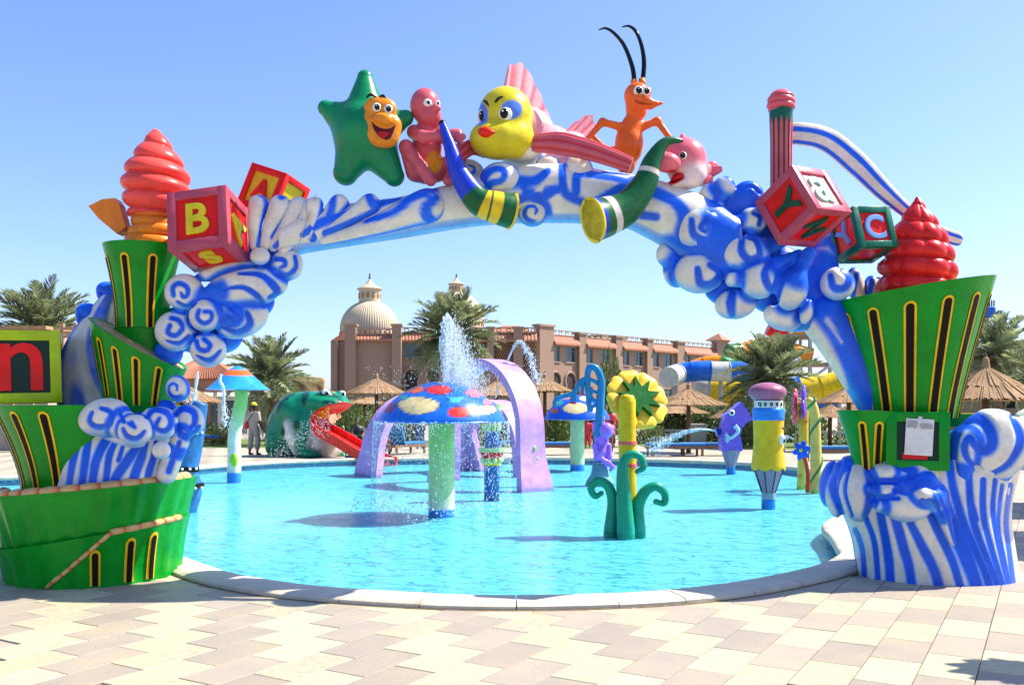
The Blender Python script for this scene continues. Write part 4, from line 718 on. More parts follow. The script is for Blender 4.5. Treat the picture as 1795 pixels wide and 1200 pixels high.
# ================================================================== FIGURES ON TOP OF THE ARCH
def fp(Y):
    s = Y / FPX
    return (lambda px, py, dy=0.0: W(px, py, Y + dy)), s
M_eye = gel('eye_white', (.8, .8, .78), .15); M_pup = gel('pupil', (.008, .008, .008), .12); M_brow = gel('brow', (.012, .010, .012), .3)
def eye(c, r, parent, look=(0, -1, 0), pr=.6, rim=None, sx=1.0, sz=1.0):
    c = np.asarray(c, float); l = np.asarray(look, float); l /= np.linalg.norm(l)
    o = part('eye', ball(c, (r * sx, r * .8, r * sz), 20, 14), M_eye, parent, smooth=True)
    part('pupil', ball(c + l * r * (.86 - pr * .62) * np.array([sx, 1, sz]), (r * pr * sx, r * pr * .75, r * pr * sz * 1.1), 16, 12), M_pup, o, smooth=True)
    part('glint', ball(c + l * r * .86 + np.array([-r * .14, -.04 * r, r * .22]), r * .11, 8, 6), M_eye, o, smooth=True)
    if rim is not None:
        a = np.linspace(0, 2 * math.pi, 25); q = np.stack([c[0] + np.cos(a) * r * 1.03 * sx, np.full(25, c[1] - r * .1), c[2] + np.sin(a) * r * 1.03 * sz], 1); part('eye_rim', tube(q, r * .13, 8, cap=False), rim, o, smooth=True)
# ---- green starfish
f, s = fp(8.25); GS = (.003, .21, .08); OR = (.72, .24, .015)
arms = [((640, 137), 14), ((571, 190), 14), ((711, 207), 14), ((606, 303), 22), ((691, 309), 18)]; cen = f(640, 232)
pr = [E(cen, (56 * s, 42 * s, 58 * s), GS)] + [Cp(cen + (f(*a, -.0) - cen) * .05, f(*a) , 51 * s, r * s, GS) for a, r in arms]
t = thing('starfish_figure', 'green starfish figure with laughing orange face on the arch', 'statue', f(640, 325))
part('body', body(pr, .016, .05), VGEL, t, smooth=True)
fy = -.21
fc = [E(f(666, 192, fy), (29 * s, 14 * s, 22 * s), OR), E(f(645, 213, fy), (17 * s, 14 * s, 17 * s), OR), E(f(691, 222, fy + .02), (13 * s, 13 * s, 19 * s), OR), E(f(668, 234, fy), (32 * s, 15 * s, 22 * s), OR, (0, R(18), 0)), E(f(672, 248, fy), (20 * s, 14 * s, 9 * s), OR), E(f(672, 209, fy - .06), (19 * s, 15 * s, 10 * s), OR, k=.03), E(f(677, 213, fy - .09), (9 * s, 9 * s, 7 * s), OR, k=.03)]
part('face', body(fc, .0085, .035), VGEL, t, smooth=True)
def decal(prims, Y, k, upper, lower, m_, name, parent, n=18, nv=7, lift=.004):      # thin shell lying on a body between two outline curves
    U, L2_ = spline(np.c_[np.array(upper, float), np.zeros(len(upper))], n), spline(np.c_[np.array(lower, float), np.zeros(len(lower))], n); V = []
    for j in range(nv):
        for i in range(n): q = U[i] + (L2_[i] - U[i]) * j / (nv - 1); V.append(on_front(prims, q[0], q[1], Y, k) - [0, lift, 0])
    return part(name, (np.array(V), [f_[::-1] for f_ in gridf(n, nv)]), m_, parent, smooth=True)
def on_front(prims, px, py, Y, k):      # first point of a body met along the view's depth direction
    ys = np.linspace(Y - .8, Y + .3, 441); k_ = W(px, py, 1.0); Q = np.stack([k_[0] * ys, ys, CAMH + (k_[2] - CAMH) * ys], -1); d = field(prims, Q, k); i = np.argmax(d < 0); return Q[i]
decal(fc, 8.25, .035, [(651, 213), (660, 221), (672, 226), (684, 225), (694, 219)], [(651, 213), (657, 230), (670, 243), (684, 243), (694, 219)], gel('mouth_dark', (.09, .004, .006), .4), 'mouth', t); decal(fc, 8.25, .035, [(662, 233), (672, 231), (684, 234)], [(662, 233), (672, 243), (684, 234)], gel('tongue', (.55, .012, .015), .2), 'tongue', t, lift=.008)
M_orx = gel('face_orange', OR)
for q in ((661, 189), (681, 192)): eye(f(*q, fy - .055), 8.2 * s, t, (.15, -1, -.05), .62, M_orx)
for q in ([(642, 172), (650, 166), (662, 172)], [(665, 170), (672, 168), (679, 176)]): part('brow', tube([f(*p, fy - .03 + .0 * k) for k, p in enumerate(q)], [.008, .014, .006], 8, smooth=10), M_brow, t, smooth=True)
# ---- pink seated figure
f, s = fp(8.3); PK = (.56, .10, .13)
t = thing('seated_pink_figure', 'pink seated creature with orange belly resting an arm on the horn', 'statue', f(750, 325))
pr = [E(f(745, 186, -.02), (26 * s, 25 * s, 31 * s), PK), E(f(752, 205, -.04), (22 * s, 22 * s, 20 * s), PK), E(f(748, 232), (19 * s, 17 * s, 22 * s), PK), E(f(748, 262), (27 * s, 22 * s, 32 * s), PK), E(f(750, 295), (34 * s, 26 * s, 28 * s), PK), E(f(765, 190, -.14), (8 * s, 8 * s, 6 * s), PK)]
pr += chain([f(726, 232, -.04), f(742, 240, -.22), f(772, 238, -.26), f(802, 236, -.24)], [13 * s, 10 * s, 8 * s, 9 * s], PK) + [Cp(f(796, 236, -.26), f(812, 240, -.27), 6 * s, 5 * s, PK), Cp(f(795, 240, -.25), f(808, 250, -.26), 5 * s, 4 * s, PK), Cp(f(790, 232, -.25), f(804, 231, -.26), 5 * s, 4 * s, PK)]
pr += chain([f(770, 230, .02), f(782, 245, -.08), f(795, 262, -.12)], [11 * s, 9 * s, 8 * s], PK)
pr += chain([f(728, 302, -.02), f(712, 258, -.12), f(738, 292, -.22), f(755, 316, -.24)], [17 * s, 12 * s, 10 * s, 10 * s], PK) + chain([f(772, 302, 0), f(808, 262, -.05), f(795, 300, -.12), f(785, 316, -.2)], [15 * s, 11 * s, 9 * s, 9 * s], PK)
V, F, C_ = body(pr, .0135, .025); x_, y_ = plv(V); m = (1 - sstep(.85, 1.1, np.hypot((x_ - 761) / 15, (y_ - 284) / 20))) * (V[:, 1] < 8.3 - .05) * (V[:, 1] > 8.3 - .17); C_ = mixc(C_, (.72, .30, .01), m)
part('body', (V, F, C_), VGEL, t, smooth=True)
eye(f(749, 181, -.13), 7.5 * s, t, (.4, -1, 0), .45, sx=1.1); eye(f(767, 182, -.12), 6 * s, t, (.5, -1, 0), .5, sx=.8)
# ---- yellow fish
f, s = fp(8.25); FY = (.62, .52, .015); PF = (.80, .33, .36)
t = thing('yellow_fish_figure', 'big yellow fish figure with red lips and pink ribbed fins', 'statue', f(890, 285))
pr = [E(f(886, 205, 0), (48 * s, 44 * s, 52 * s), FY), E(f(872, 245, -.1), (46 * s, 36 * s, 34 * s), FY), E(f(852, 242, -.16), (26 * s, 24 * s, 24 * s), FY), E(f(905, 245, -.02), (32 * s, 38 * s, 34 * s), FY)]
V, F, C_ = body(pr, .015, .06); x_, y_ = plv(V); fr = V[:, 1] < 8.22
for (ex, ey, rx, ry) in ((897, 192, 19, 17), (842, 200, 14, 20)): C_ = mixc(C_, (.10, .22, .68), (1 - sstep(.9, 1.06, np.hypot((x_ - ex) / rx, (y_ - ey) / ry))) * fr)
part('head', (V, F, C_), VGEL, t, smooth=True)
M_ym = gel('fish_yellow', FY)
e1 = on_front(pr, 886, 199, 8.25, .06); eye(e1 + [0, .035, 0], 14 * s, t, (-.25, -1, -.05), .58, sz=1.05); e2 = on_front(pr, 847, 202, 8.25, .06); eye(e2 + [0, .05, 0], 12.5 * s, t, (-.25, -1, -.05), .62, sx=.85, sz=1.15)
for q in ([(868, 180), (874, 173), (883, 169)], [(848, 177), (853, 180), (857, 187)]): part('brow', tube([on_front(pr, *p, 8.25, .06) for p in q], [.012, .014, .005], 8, smooth=10), M_brow, t, smooth=True)
lp = on_front(pr, 853, 232, 8.25, .06); V, F = ball(lp, (15 * s, 9 * s, 9.5 * s), 24, 14, (0, R(10), 0)); V[:, 2] += (V[:, 0] - lp[0]) * .0; q = 1 - .75 * np.clip((V[:, 0] - lp[0]) / (15 * s), 0, 1); V[:, 2] = lp[2] + (V[:, 2] - lp[2]) * q; part('lips', (V, F), gel('lip_red', (.75, .02, .008), .25), t, smooth=True)
pr = [E(f(925, 240, .3), (50 * s, 56 * s, 52 * s), PF), E(f(960, 255, .55), (48 * s, 52 * s, 36 * s), PF), E(f(1000, 250, .75), (30 * s, 32 * s, 20 * s), PF), E(f(915, 272, .12), (40 * s, 46 * s, 18 * s), (.72, .68, .62))]
part('body', body(pr, .022, .08), VGEL, t, smooth=True)
def ribfin(rows, thick, ribs, name, parent, col=PF, c2=(.70, .10, .13), nv=26, nu=40, amp=.35):   # rows: list of (root xyz, tip xyz) along the fin
    A = spline([r_[0] for r_ in rows], nu); B = spline([r_[1] for r_ in rows], nu); V, C = [], []
    nrm = np.cross((B - A).mean(0), A[-1] - A[0]); nrm /= np.linalg.norm(nrm) + 1e-9
    for sgn in (1, -1):
        for j in range(nv):
            f_ = j / (nv - 1); w = np.cos(np.linspace(0, ribs * 2 * math.pi, nu)); th = thick * (1 - .75 * f_) * (1 + amp * w)
            jag = (0.0 if f_ < .999 else 0); V.append(A + (B - A) * (f_ * (1 - .06 * (1 - w[:, None]) / 2 * (f_ > .5))) + sgn * nrm * th[:, None]); C.append(mixc(col, c2, sstep(-.2, -.95, w) * .8))
    n = nv * nu; F = gridf(nu, nv) + [tuple(i + n for i in f_)[::-1] for f_ in gridf(nu, nv)]
    ring = [j * nu for j in range(nv)] ; 
    for a_, b_ in zip(range((nv - 1) * nu, nv * nu - 1), range((nv - 1) * nu + 1, nv * nu)): F.append((a_, b_, b_ + n, a_ + n))
    for j in range(nv - 1): F.append((j * nu, (j + 1) * nu, (j + 1) * nu + n, j * nu + n)); k = nu - 1; F.append((j * nu + k, j * nu + k + n, (j + 1) * nu + k + n, (j + 1) * nu + k))
    return part(name, (np.vstack(V), F, np.vstack(C)), VGEL, parent, smooth=True, auto=55)
ribfin([(f(882, 168, .12), f(892, 114, .16)), (f(905, 172, .18), f(916, 112, .24)), (f(925, 190, .26), f(938, 148, .32)), (f(940, 215, .32), f(958, 192, .4)), (f(950, 235, .36), f(974, 238, .45))], .03, 5, 'dorsal_fin', t)
def ribtube(pts, rad, name, n=60, m=36, ribs=7, flat=.5):
    V, F = tube(pts, rad, n, flat=flat, smooth=m); cen = np.repeat(V.reshape(m, n, 3).mean(1), n, 0); w = np.cos(np.tile(np.arange(n), m) * ribs * 2 * math.pi / n); V = cen + (V - cen) * (1 + .10 * w)[:, None]
    return part(name, (V, F, mixc((.50, .035, .05), PK, sstep(-.9, .3, w))), VGEL, t, smooth=True, auto=60)
ribtube([f(928, 252, -.06), f(980, 252, -.16), f(1040, 266, -.24), f(1106, 290, -.3)], [13 * s, 19 * s, 16 * s, 12 * s], 'pectoral_fin')
ribtube([f(850, 262, .05), f(825, 258, -.02), f(800, 278, -.1)], [14 * s, 13 * s, 11 * s], 'pectoral_fin')
ribfin([(f(965, 256, .62), f(1008, 214, .72)), (f(980, 262, .62), f(1036, 200, .75)), (f(995, 268, .62), f(1046, 226, .78)), (f(1000, 274, .62), f(1044, 256, .78))], .03, 5, 'tail_fin', t); ribfin([(f(950, 270, .4), f(940, 292, .45)), (f(975, 270, .5), f(975, 302, .5)), (f(995, 268, .6), f(1005, 295, .55))], .03, 3, 'anal_fin', t)
# ---- orange shrimp
f, s = fp(8.4); SO = (.78, .13, .015); M_so = gel('shrimp_orange', SO)
t = thing('shrimp_figure', 'upright orange shrimp figure with two long black antennae', 'statue', f(1100, 300))
pr = [E(f(1117, 168, -.02), (23 * s, 21 * s, 23 * s), SO), E(f(1116, 190, 0), (19 * s, 18 * s, 22 * s), SO), E(f(1108, 222, .02), (19 * s, 18 * s, 22 * s), SO), E(f(1103, 252, .02), (25 * s, 24 * s, 36 * s), SO), E(f(1098, 285, .02), (17 * s, 18 * s, 22 * s), (.70, .16, .02))]
pr += chain([f(1120, 182, -.09), f(1140, 184, -.12), f(1160, 181, -.13)], [10 * s, 6.5 * s, 2.5 * s], SO) + chain([f(1118, 172, -.12), f(1136, 177, -.15), f(1150, 181, -.14)], [7 * s, 4.5 * s, 2 * s], SO)
pr += chain([f(1086, 222, 0), f(1056, 214, -.04), f(1030, 244, -.08)], [7 * s, 6 * s, 4.5 * s], SO) + chain([f(1128, 222, 0), f(1152, 212, -.02), f(1174, 242, -.05)], [7 * s, 6 * s, 5 * s], SO) + chain([f(1085, 262, .1), f(1062, 262, .14), f(1040, 240, .16)], [6 * s, 5 * s, 4 * s], SO)
part('body', body(pr, .0125, .035), VGEL, t, smooth=True)
part('smile', tube([f(1113, 176, -.145), f(1124, 182, -.17), f(1144, 183, -.165)], [.004, .007, .004], 8, smooth=12), gel('smile', (.35, .03, .01)), t, smooth=True)
for q, r_ in (((1119, 160), 9.0), ((1133, 161), 8.0)): eye(f(*q, -.125), r_ * s, t, (.1, -1, 0), .66, M_so)
for q in ([(1112, 150), (1109, 120), (1095, 82), (1078, 60), (1062, 50), (1049, 53)], [(1126, 148), (1129, 110), (1124, 78), (1114, 55), (1102, 46), (1090, 48)]):
    part('antenna_socket', tube([f(q[0][0], q[0][1] + 4), f(q[0][0] - 1, q[0][1] - 10)], [7 * s, 5.5 * s], 14), M_orange, t, smooth=True); part('antenna', tube([f(p[0], p[1], .02 * k) for k, p in enumerate(q)], np.array([4.4, 4.2, 3.6, 3.0, 2.2, .8]) * s, 12, smooth=40), M_pup, t, smooth=True)
# ---- pink dolphin
f, s = fp(8.3); DP = (.78, .15, .19); DW = (.75, .62, .60)
t = thing('pink_dolphin_figure', 'laughing pink dolphin figure at the right shoulder of the arch', 'statue', f(1200, 335))
pr = [E(f(1200, 280), (38 * s, 34 * s, 38 * s), DP), E(f(1206, 305, -.02), (32 * s, 30 * s, 26 * s), DW), E(f(1169, 285, -.18), (24 * s, 21 * s, 17 * s), DP, (0, R(10), 0)), E(f(1188, 322, -.08), (22 * s, 20 * s, 10 * s), DW, (0, R(-12), 0)), E(f(1230, 305, .1), (22 * s, 22 * s, 22 * s), DP), Cp(f(1200, 250, .08), f(1196, 238, .12), 9 * s, 4 * s, DP)]
part('body', body(pr, .0135, .04, subs=[E(f(1176, 312, -.18), (22 * s, 22 * s, 9 * s), (.62, .01, .012), (0, R(-14), 0))], soft=.02), VGEL, t, smooth=True)
part('tongue', ball(f(1188, 312, -.1), (13 * s, 12 * s, 7 * s), 16, 10, (0, R(-14), 0)), gel('tongue', (.55, .012, .015), .2), t, smooth=True)
eye(f(1197, 273, -.165), 7 * s, t, (-.25, -1, 0), .75); eye(f(1166, 271, -.11), 5 * s, t, (-.4, -1, 0), .75)
for q in ([(1232, 300, .08), (1248, 300, .04), (1266, 296, 0)], [(1238, 296, .1), (1250, 292, .12), (1262, 300, .14)], [(1232, 306, .05), (1240, 314, 0), (1246, 320, -.04)]): part('fin', tube([f(*p) for p in q], np.array([6, 11, 4]) * s, 14, flat=.4, smooth=16), gel('dolphin_pink', DP), t, smooth=True)
# ---- blowing horns
def horn(label, pts, rad, bands, Y, bell, dys, inner):
    P = np.array([W(*p, Y) for p in pts]); P[:, 1] += dys; s = Y / FPX; n, m = 28, 110
    r = np.interp(np.linspace(0, 1, m), np.linspace(0, 1, len(P)), np.asarray(rad) * s); Q = spline(P, m); V, F = tube(Q, r, n, cap=False); tt = np.repeat(np.linspace(0, 1, m), n); C = np.zeros((len(V), 3))
    for a, b, c in bands: C[(tt >= a) & (tt <= b)] = c
    t = thing('blowing_horn', label, 'horn', P[-1], group='blowing horns on the arch'); part('tube', (V, F, C), VGEL, t, smooth=True)
    T = Q[-1] - Q[-4]; T /= np.linalg.norm(T); V, F = tube([Q[-1] - T * .012, Q[-1] + T * .006, Q[-1] + T * .006, Q[-1] - T * .02, Q[-1] - T * .10], [r[-1] * 1.0, r[-1] * 1.06, r[-1] * .9, r[-1] * .84, r[-1] * .3], n); part('bell', (V, F), M_lyel if inner is None else inner, t, auto=50)
    part('mouthpiece', ball(Q[0], r[0] * 1.1, 14, 10), VGEL if False else M_pup, t, smooth=True)
HB, HG, HY, HW = (.015, .05, .55), (.008, .10, .03), (.72, .50, .02), (.62, .55, .50)
M_hy = gel('horn_yellow', (.74, .56, .02), .3)
horn('blue and green horn with yellow bands held by the pink figure', [(776, 220), (790, 262), (806, 310), (838, 356), (870, 368), (896, 372)], [6, 11, 17, 24, 28, 31], [(0, .54, HB), (.54, .66, HG), (.66, .72, HY), (.72, .735, HG), (.735, .83, HY), (.83, 1, HG)], 8.05, None, np.array([-.05, -.1, -.12, -.12, -.1, -.05]), M_hy)
horn('green horn with white bands and blue collar below the dolphin', [(1194, 248), (1165, 252), (1142, 285), (1128, 325), (1095, 368), (1060, 386), (1036, 394)], [3, 9, 16, 22, 29, 34, 38], [(0, .40, HG), (.40, .44, HW), (.44, .77, HG), (.77, .83, HW), (.83, .92, HG), (.92, 1, HB)], 8.0, None, np.array([-.02, -.04, -.05, -.06, -.1, -.15, -.2]), M_hy)
# ================================================================== POOL TOYS
def wy(py): return (CAMH - ZW) * FPX / (py - HORY)
def paintf(V, spots, base, Y, out=None):      # spots: (px, py, rx, ry, colour) on the toy's own front plane
    x_, y_ = plv(V); C = np.tile(np.asarray(base, float), (len(V), 1)); n = (vnoise(V, 3.5, 6) - .5) * .35
    for (a, b, rx, ry, c) in spots:
        d = np.hypot((x_ - a) / rx, (y_ - b) / ry) + n; C = mixc(C, out if out is not None else np.array(c) * .35, 1 - sstep(1.02, 1.09, d)); C = mixc(C, c, 1 - sstep(.94, 1.0, d))
    return C
def stem(path, r, Y, bands, n=28, m=60):      # painted post: bands [(t, colour)]
    P = np.array([W(*p, Y) if len(p) == 2 else W(*p[:2], Y) + [0, p[2], 0] for p in path]); V, F = tube(P, np.asarray(r, float), n, smooth=m); t = np.repeat(np.linspace(0, 1, m), n)
    ks = [b[0] for b in bands]; C = np.stack([np.interp(t, ks, [b[1][i] for b in bands]) for i in range(3)], 1); return V, F, C
SKYB = (.02, .20, .62); GRN1 = (.30, .62, .18); WHT = (.62, .66, .55)
# ---- mushrooms
def mushroom(label, Y, cx, base, rim, top, hw, pole, spots, bands, base_col, prof=None, polepath=None, back=()):
    s = Y / FPX; zr, zt = W(0, rim, Y)[2], W(0, top, Y)[2]; c = W(cx, rim, Y); h = zt - zr; r = hw * s
    t = thing('mushroom_fountain', label, 'fountain', (W(polepath[0][0] if polepath else cx, 0, Y)[0], Y, ZF), group='mushroom fountains in the pool')
    prof = prof or [(.06, -.10), (.55, -.09), (.97, -.07), (1.0, -.03), (.99, .03), (.93, .2), (.82, .42), (.66, .64), (.48, .81), (.28, .93), (.12, .985), (.01, 1.0)]
    pf = spline(np.array([(a, b, 0) for a, b in prof]), 56)[:, :2]; V, F = lathe([(abs(a) * r, zr + b * h) for a, b in pf], 120, (c[0], c[1], 0))
    C = paintf(V, list(spots), base_col, Y, out=(.01, .03, .12)); bk = V[:, 1] > Y + .12 * r
    if back: C[bk] = paintf(V, [(p[0], p[1], p[2], p[3], p[4]) for p in back], base_col, Y)[bk]
    part('cap', (V, F, C), VGEL, t, smooth=True, auto=50)
    pp = polepath or [(cx, base + 30), (cx, base), (cx, (base + rim) / 2), (cx, rim - 4)]
    part('pole', stem(pp, pole, Y, bands), VGEL, t, smooth=True); return t
RD, YC, PKs, TEALs, ORs = (.62, .03, .03), (.66, .55, .28), (.60, .16, .2), (.04, .35, .35), (.72, .12, .02)
Ym = wy(897); sp = [(733, 711, 36, 15, YC), (806, 722, 20, 9, RD), (770, 683, 22, 8, RD), (725, 681, 17, 7, ORs), (679, 711, 11, 11, (.35, .03, .10)), (852, 718, 17, 9, YC), (832, 688, 18, 8, PKs), (800, 699, 13, 5, TEALs), (855, 704, 8, 6, PKs), (708, 696, 8, 4, TEALs), (775, 668, 10, 3, YC)]
mushroom('large blue mushroom with red and cream spots and a water jet on top', Ym, 774, 897, 735, 668, 111, [.22, .21, .205, .21], sp, [(0, SKYB), (.365, SKYB), (.375, WHT), (.45, (.5, .66, .36)), (.8, GRN1), (1, GRN1)], (.012, .14, .66))
Yl = wy(840); lm_ = mushroom('small blue mushroom with orange ring on a bent green stem at left', Yl, 417, 840, 682, 641, 54, [.16, .16, .155, .15, .15, .15, .15], [], [(0, SKYB), (.22, SKYB), (.235, WHT), (.5, (.62, .68, .55)), (.75, (.35, .66, .18)), (1, (.3, .62, .12))], (.02, .26, .75), prof=[(.1, -.05), (.6, -.04), (1.0, -.02), (1.0, .0), (.86, .14), (.68, .36), (.5, .58), (.36, .75), (.22, .88), (.1, .97), (.01, 1.0)], polepath=[(410, 870), (410, 842), (411, 800), (411, 765), (417, 730), (423, 700), (421, 680)])
o = [q for q in lm_.children if q.name.startswith('cap')][0]; me = o.data; V = np.array([v.co[:] for v in me.vertices]) + rootloc(o.parent); x_, y_ = plv(V); C = np.tile((.02, .26, .75), (len(V), 1)); zz = (y_ - 641) / 41
C = mixc(C, (.78, .13, .02), (sstep(.16, .2, zz + .03 * vnoise(V, 6)) * (1 - sstep(.42, .46, zz + .05 * vnoise(V, 6)))) * (zz > .05)); cc = np.ones((len(V), 4), np.float32); cc[:, :3] = C; me.color_attributes['Col'].data.foreach_set('color', cc.ravel())
part('green_patch', ball(W(413, 805, Yl) + [0, -.13, 0], (.09, .05, .17), 16, 12), gel('leaf_green', (.32, .62, .02)), o.parent, smooth=True)
Yr = wy(820); mushroom('blue spotted mushroom behind the coral stalk on a pale green post', Yr, 1012, 820, 732, 692, 57, [.21, .2, .2, .2], [(1007, 715, 22, 10, YC), (1025, 698, 10, 4, YC), (980, 706, 8, 5, TEALs), (993, 696, 9, 4, PKs), (972, 720, 7, 4, ORs), (965, 712, 4, 3, RD)], [(0, SKYB), (.385, SKYB), (.395, (.45, .62, .33)), (1, (.5, .66, .32))], (.012, .10, .58))
# ---- lilac arches
M_lil = gel('lilac', (.50, .28, .58), .4, coat=0); M_lild = gel('lilac_side', (.24, .14, .42), .4, coat=0)
def flat_arch(label, A, B, top, wid, th, flare=.28, dots=False):
    A, B = np.array(A, float), np.array(B, float); d = B - A; L_ = np.linalg.norm(d); d /= L_; n_ = np.array([-d[1], d[0]]); m = 60; P, wv = [], []
    H = top - th / 2 - ZF; rr = L_ / 2
    for k in range(m):
        a = k / (m - 1)
        if a < .32: f = a / .32; x, z = -rr, (H - rr * .95) * f
        elif a > .68: f = (1 - a) / .32; x, z = rr, (H - rr * .95) * f
        else: g = (a - .32) / .36 * math.pi; x, z = -rr * math.cos(g), H - rr * .95 + rr * .95 * math.sin(g)
        fl = flare * math.exp(-((z) / .55) ** 2); x += math.copysign(fl * .6, x); P.append((x, z)); wv.append(wid * (1 + fl))
    P = np.array(P); T = np.gradient(P, axis=0); T /= np.linalg.norm(T, axis=1)[:, None]; N_ = np.stack([-T[:, 1], T[:, 0]], 1); c = (A + B) / 2; V = []
    for k in range(m):
        for (u, w) in ((1, -1), (1, -.4), (1, .4), (1, 1), (-1, 1), (-1, -1)):
            q = P[k] + N_[k] * u * th / 2; V.append([c[0] + d[0] * q[0] + n_[0] * w * wv[k] / 2, c[1] + d[1] * q[0] + n_[1] * w * wv[k] / 2, ZF + q[1]])
    V = np.array(V); t = thing('lilac_arch', label, 'arch', (c[0], c[1], ZF), group='lilac arches in the pool'); n = 6
    part('band', (V, gridf(n, m, True) + [tuple(range(n))[::-1], tuple(range((m - 1) * n, m * n))]), M_lil, t, auto=35)
    if dots:
        for (f, w, zz) in [(.0, -.35, .45), (.0, .3, .5), (0, 0, .28), (0, -.38, .1), (0, .42, .02), (0, .1, .72)]:
            sgn = 1; x = rr + flare * .6 * math.exp(-((zz - ZW + .4) / .55) ** 2) + th / 2; p = np.array([c[0] + d[0] * x + n_[0] * w * wid / 2 * 1.1, c[1] + d[1] * x + n_[1] * w * wid / 2 * 1.1, zz + ZW + .1])
            o = part('spot_ring', ball(p, (.05, .03, .06), 14, 8), gel('spot_blue', (.1, .45, .6)), t, smooth=True); part('spot', ball(p + [d[0] * .012, d[1] * .012, 0], (.037, .03, .046), 14, 8), gel('leaf_green', (.32, .62, .02)), o, smooth=True)
    return t
flat_arch('tallest lilac arch with green spots at its right foot', (-1.53, 21.7), (.38, 19.1), 2.66, .64, .17, dots=True)
flat_arch('low lilac arch whose left foot stands by the red slide', (-3.53, 23.3), (-1.25, 25.5), 2.0, .75, .2)
flat_arch('small lilac arch seen through the tallest one', (-1.3, 25.4), (.28, 23.3), 1.8, .6, .16)
# ---- blue totem at the left
Y = 15.1; s = Y / FPX; t = thing('blue_water_totem', 'curved blue totem pole with studded black bands behind the left cups', 'fountain', (W(325, 0, Y)[0], Y, ZF))
pp = [(318, 925), (322, 890), (332, 858), (322, 826), (330, 785), (340, 745), (352, 705)]; M_tot = mat('totem_blue', (.012, .13, .36), .45, var=.3, scale=7, bump=.5, bscale=14)
part('trunk', tube([W(*p, Y) for p in pp], np.array([23, 23, 21, 25, 24, 20, 12]) * s, 28, smooth=60), M_tot, t, smooth=True)
Q = spline(np.array([W(*p, Y) for p in pp]), 60)
for k in (46, 31, 21):
    b_ = part('band', tube([Q[k - 1], Q[k + 1]], (24.5 if k != 46 else 19) * s + .012, 28), M_black, t, auto=40)
    for a in np.linspace(-2.7, -.4, 6): part('stud', ball(Q[k] + [math.cos(a) * (.262 if k != 46 else .21), math.sin(a) * (.262 if k != 46 else .21), 0], .024, 8, 6), M_white, b_, smooth=True)
for (x, y, tl) in ((313, 788, 10), (331, 882, 0)):
    c = W(x, y, Y) + [0, -.27, 0]; pq = part('plaque', tf(box((0, 0, 0), (.2, .03, .34 if y < 850 else .2), .008), c, (0, R(tl), 0)), M_lyel, t); text_obj('X' if y < 850 else 'r', .2, c + [0, -.02, -.03], (R(90), R(tl), 0), M_white, pq, name='letter', bold=.008)
# ---- crown column
Y = wy(870); s = Y / FPX; c = W(862, 0, Y); t = thing('crown_column', 'blue glittering water column with two red and green crowns', 'fountain', (c[0], Y, ZF)); z = lambda py: W(0, py, Y)[2]
M_glit = mat('glitter_blue', (.012, .10, .36), .3, var=.5, scale=60, bump=.2, bscale=80); M_pgr = gel('pale_green', (.42, .58, .24)); 
part('shaft', lathe([(13.5 * s, ZF), (13.5 * s, z(812)), (13 * s, z(760)), (12.5 * s, z(712))], 28, (c[0], Y, 0)), M_glit, t, smooth=True)
for (pt, pb, w) in ((785, 815, 24), (708, 762, 19)):
    for k, (f0, f1, r0, r1, mm) in enumerate([(0, .22, 1.0, .96, M_pgr), (.22, .8, .9, .62, M_scar), (.8, 1.0, .68, .68, M_lyel)]):
        a, b_ = pt + (pb - pt) * f0, pt + (pb - pt) * f1; part('crown_ring', lathe([(w * s * r1 * .6, z(b_)), (w * s * r1, z(b_)), (w * s * r0, z(a)), (w * s * r0 * .6, z(a))], 32, (c[0], Y, 0)), mm, t, auto=40)
    for a in np.arange(10) * 2 * math.pi / 10: part('crown_petal', ball((c[0] + math.cos(a) * w * s * .68, Y + math.sin(a) * w * s * .68, z(pt + (pb - pt) * .7)), (w * s * .2, w * s * .2, (pb - pt) * s * .2), 10, 8), M_pgr, t, smooth=True)
# ---- flower
Y = wy(930); f, s = fp(Y); SY = (.62, .42, .012); t = thing('giant_flower', 'giant yellow flower on a yellow stem with three curled green shoots', 'fountain', (f(1100, 0)[0], Y, ZF))
part('stem', stem([(1101, 975), (1101, 930), (1100, 820), (1099, 705), (1099, 694)], np.array([.115, .115, .117, .118, .02]), Y, [(0, SY), (.4, SY), (.75, (.70, .45, .01)), (1, (.72, .5, .02))]), VGEL, t, smooth=True)
part('stem_top', ball(f(1099, 706), .118, 24, 14), gel('stem_yellow', (.70, .47, .012)), t, smooth=True)
for py in (776, 815): part('band', tube([f(1100, py + 3), f(1100, py - 3)], .126, 28), gel('band_pink', (.75, .12, .12)), t, auto=40)
fc = f(1117, 700, .24); hr = 38 * s; FT = rotm(0, 0, R(18)) @ rotm(R(-26), 0, 0); fl_ = lambda V: np.asarray(V) @ FT.T + fc
for k in range(8):
    a = k * 2 * math.pi / 8 + .15; p0 = np.array([math.cos(a) * hr * .55, 0, math.sin(a) * hr * .55]); p1 = np.array([math.cos(a) * hr * 1.2, 0, math.sin(a) * hr * 1.2]); tn = np.array([-math.sin(a), 0, math.cos(a)])
    V, F, C = body([E(p0 * 1.3, (17 * s, 7 * s, 17 * s), (.80, .44, .02)), E(p1 + tn * 8.5 * s, (13 * s, 7 * s, 13 * s), (.84, .60, .06)), E(p1 - tn * 8.5 * s, (13 * s, 7 * s, 13 * s), (.84, .60, .06))], .018, .05, soft=.07); part('petal', (fl_(V), F, C), VGEL, t, smooth=True)
poly = []
for k in range(18): a = k * math.pi / 9 + .2; rr = (41 if k % 2 == 0 else 20) * s; poly.append((math.cos(a) * rr, math.sin(a) * rr))
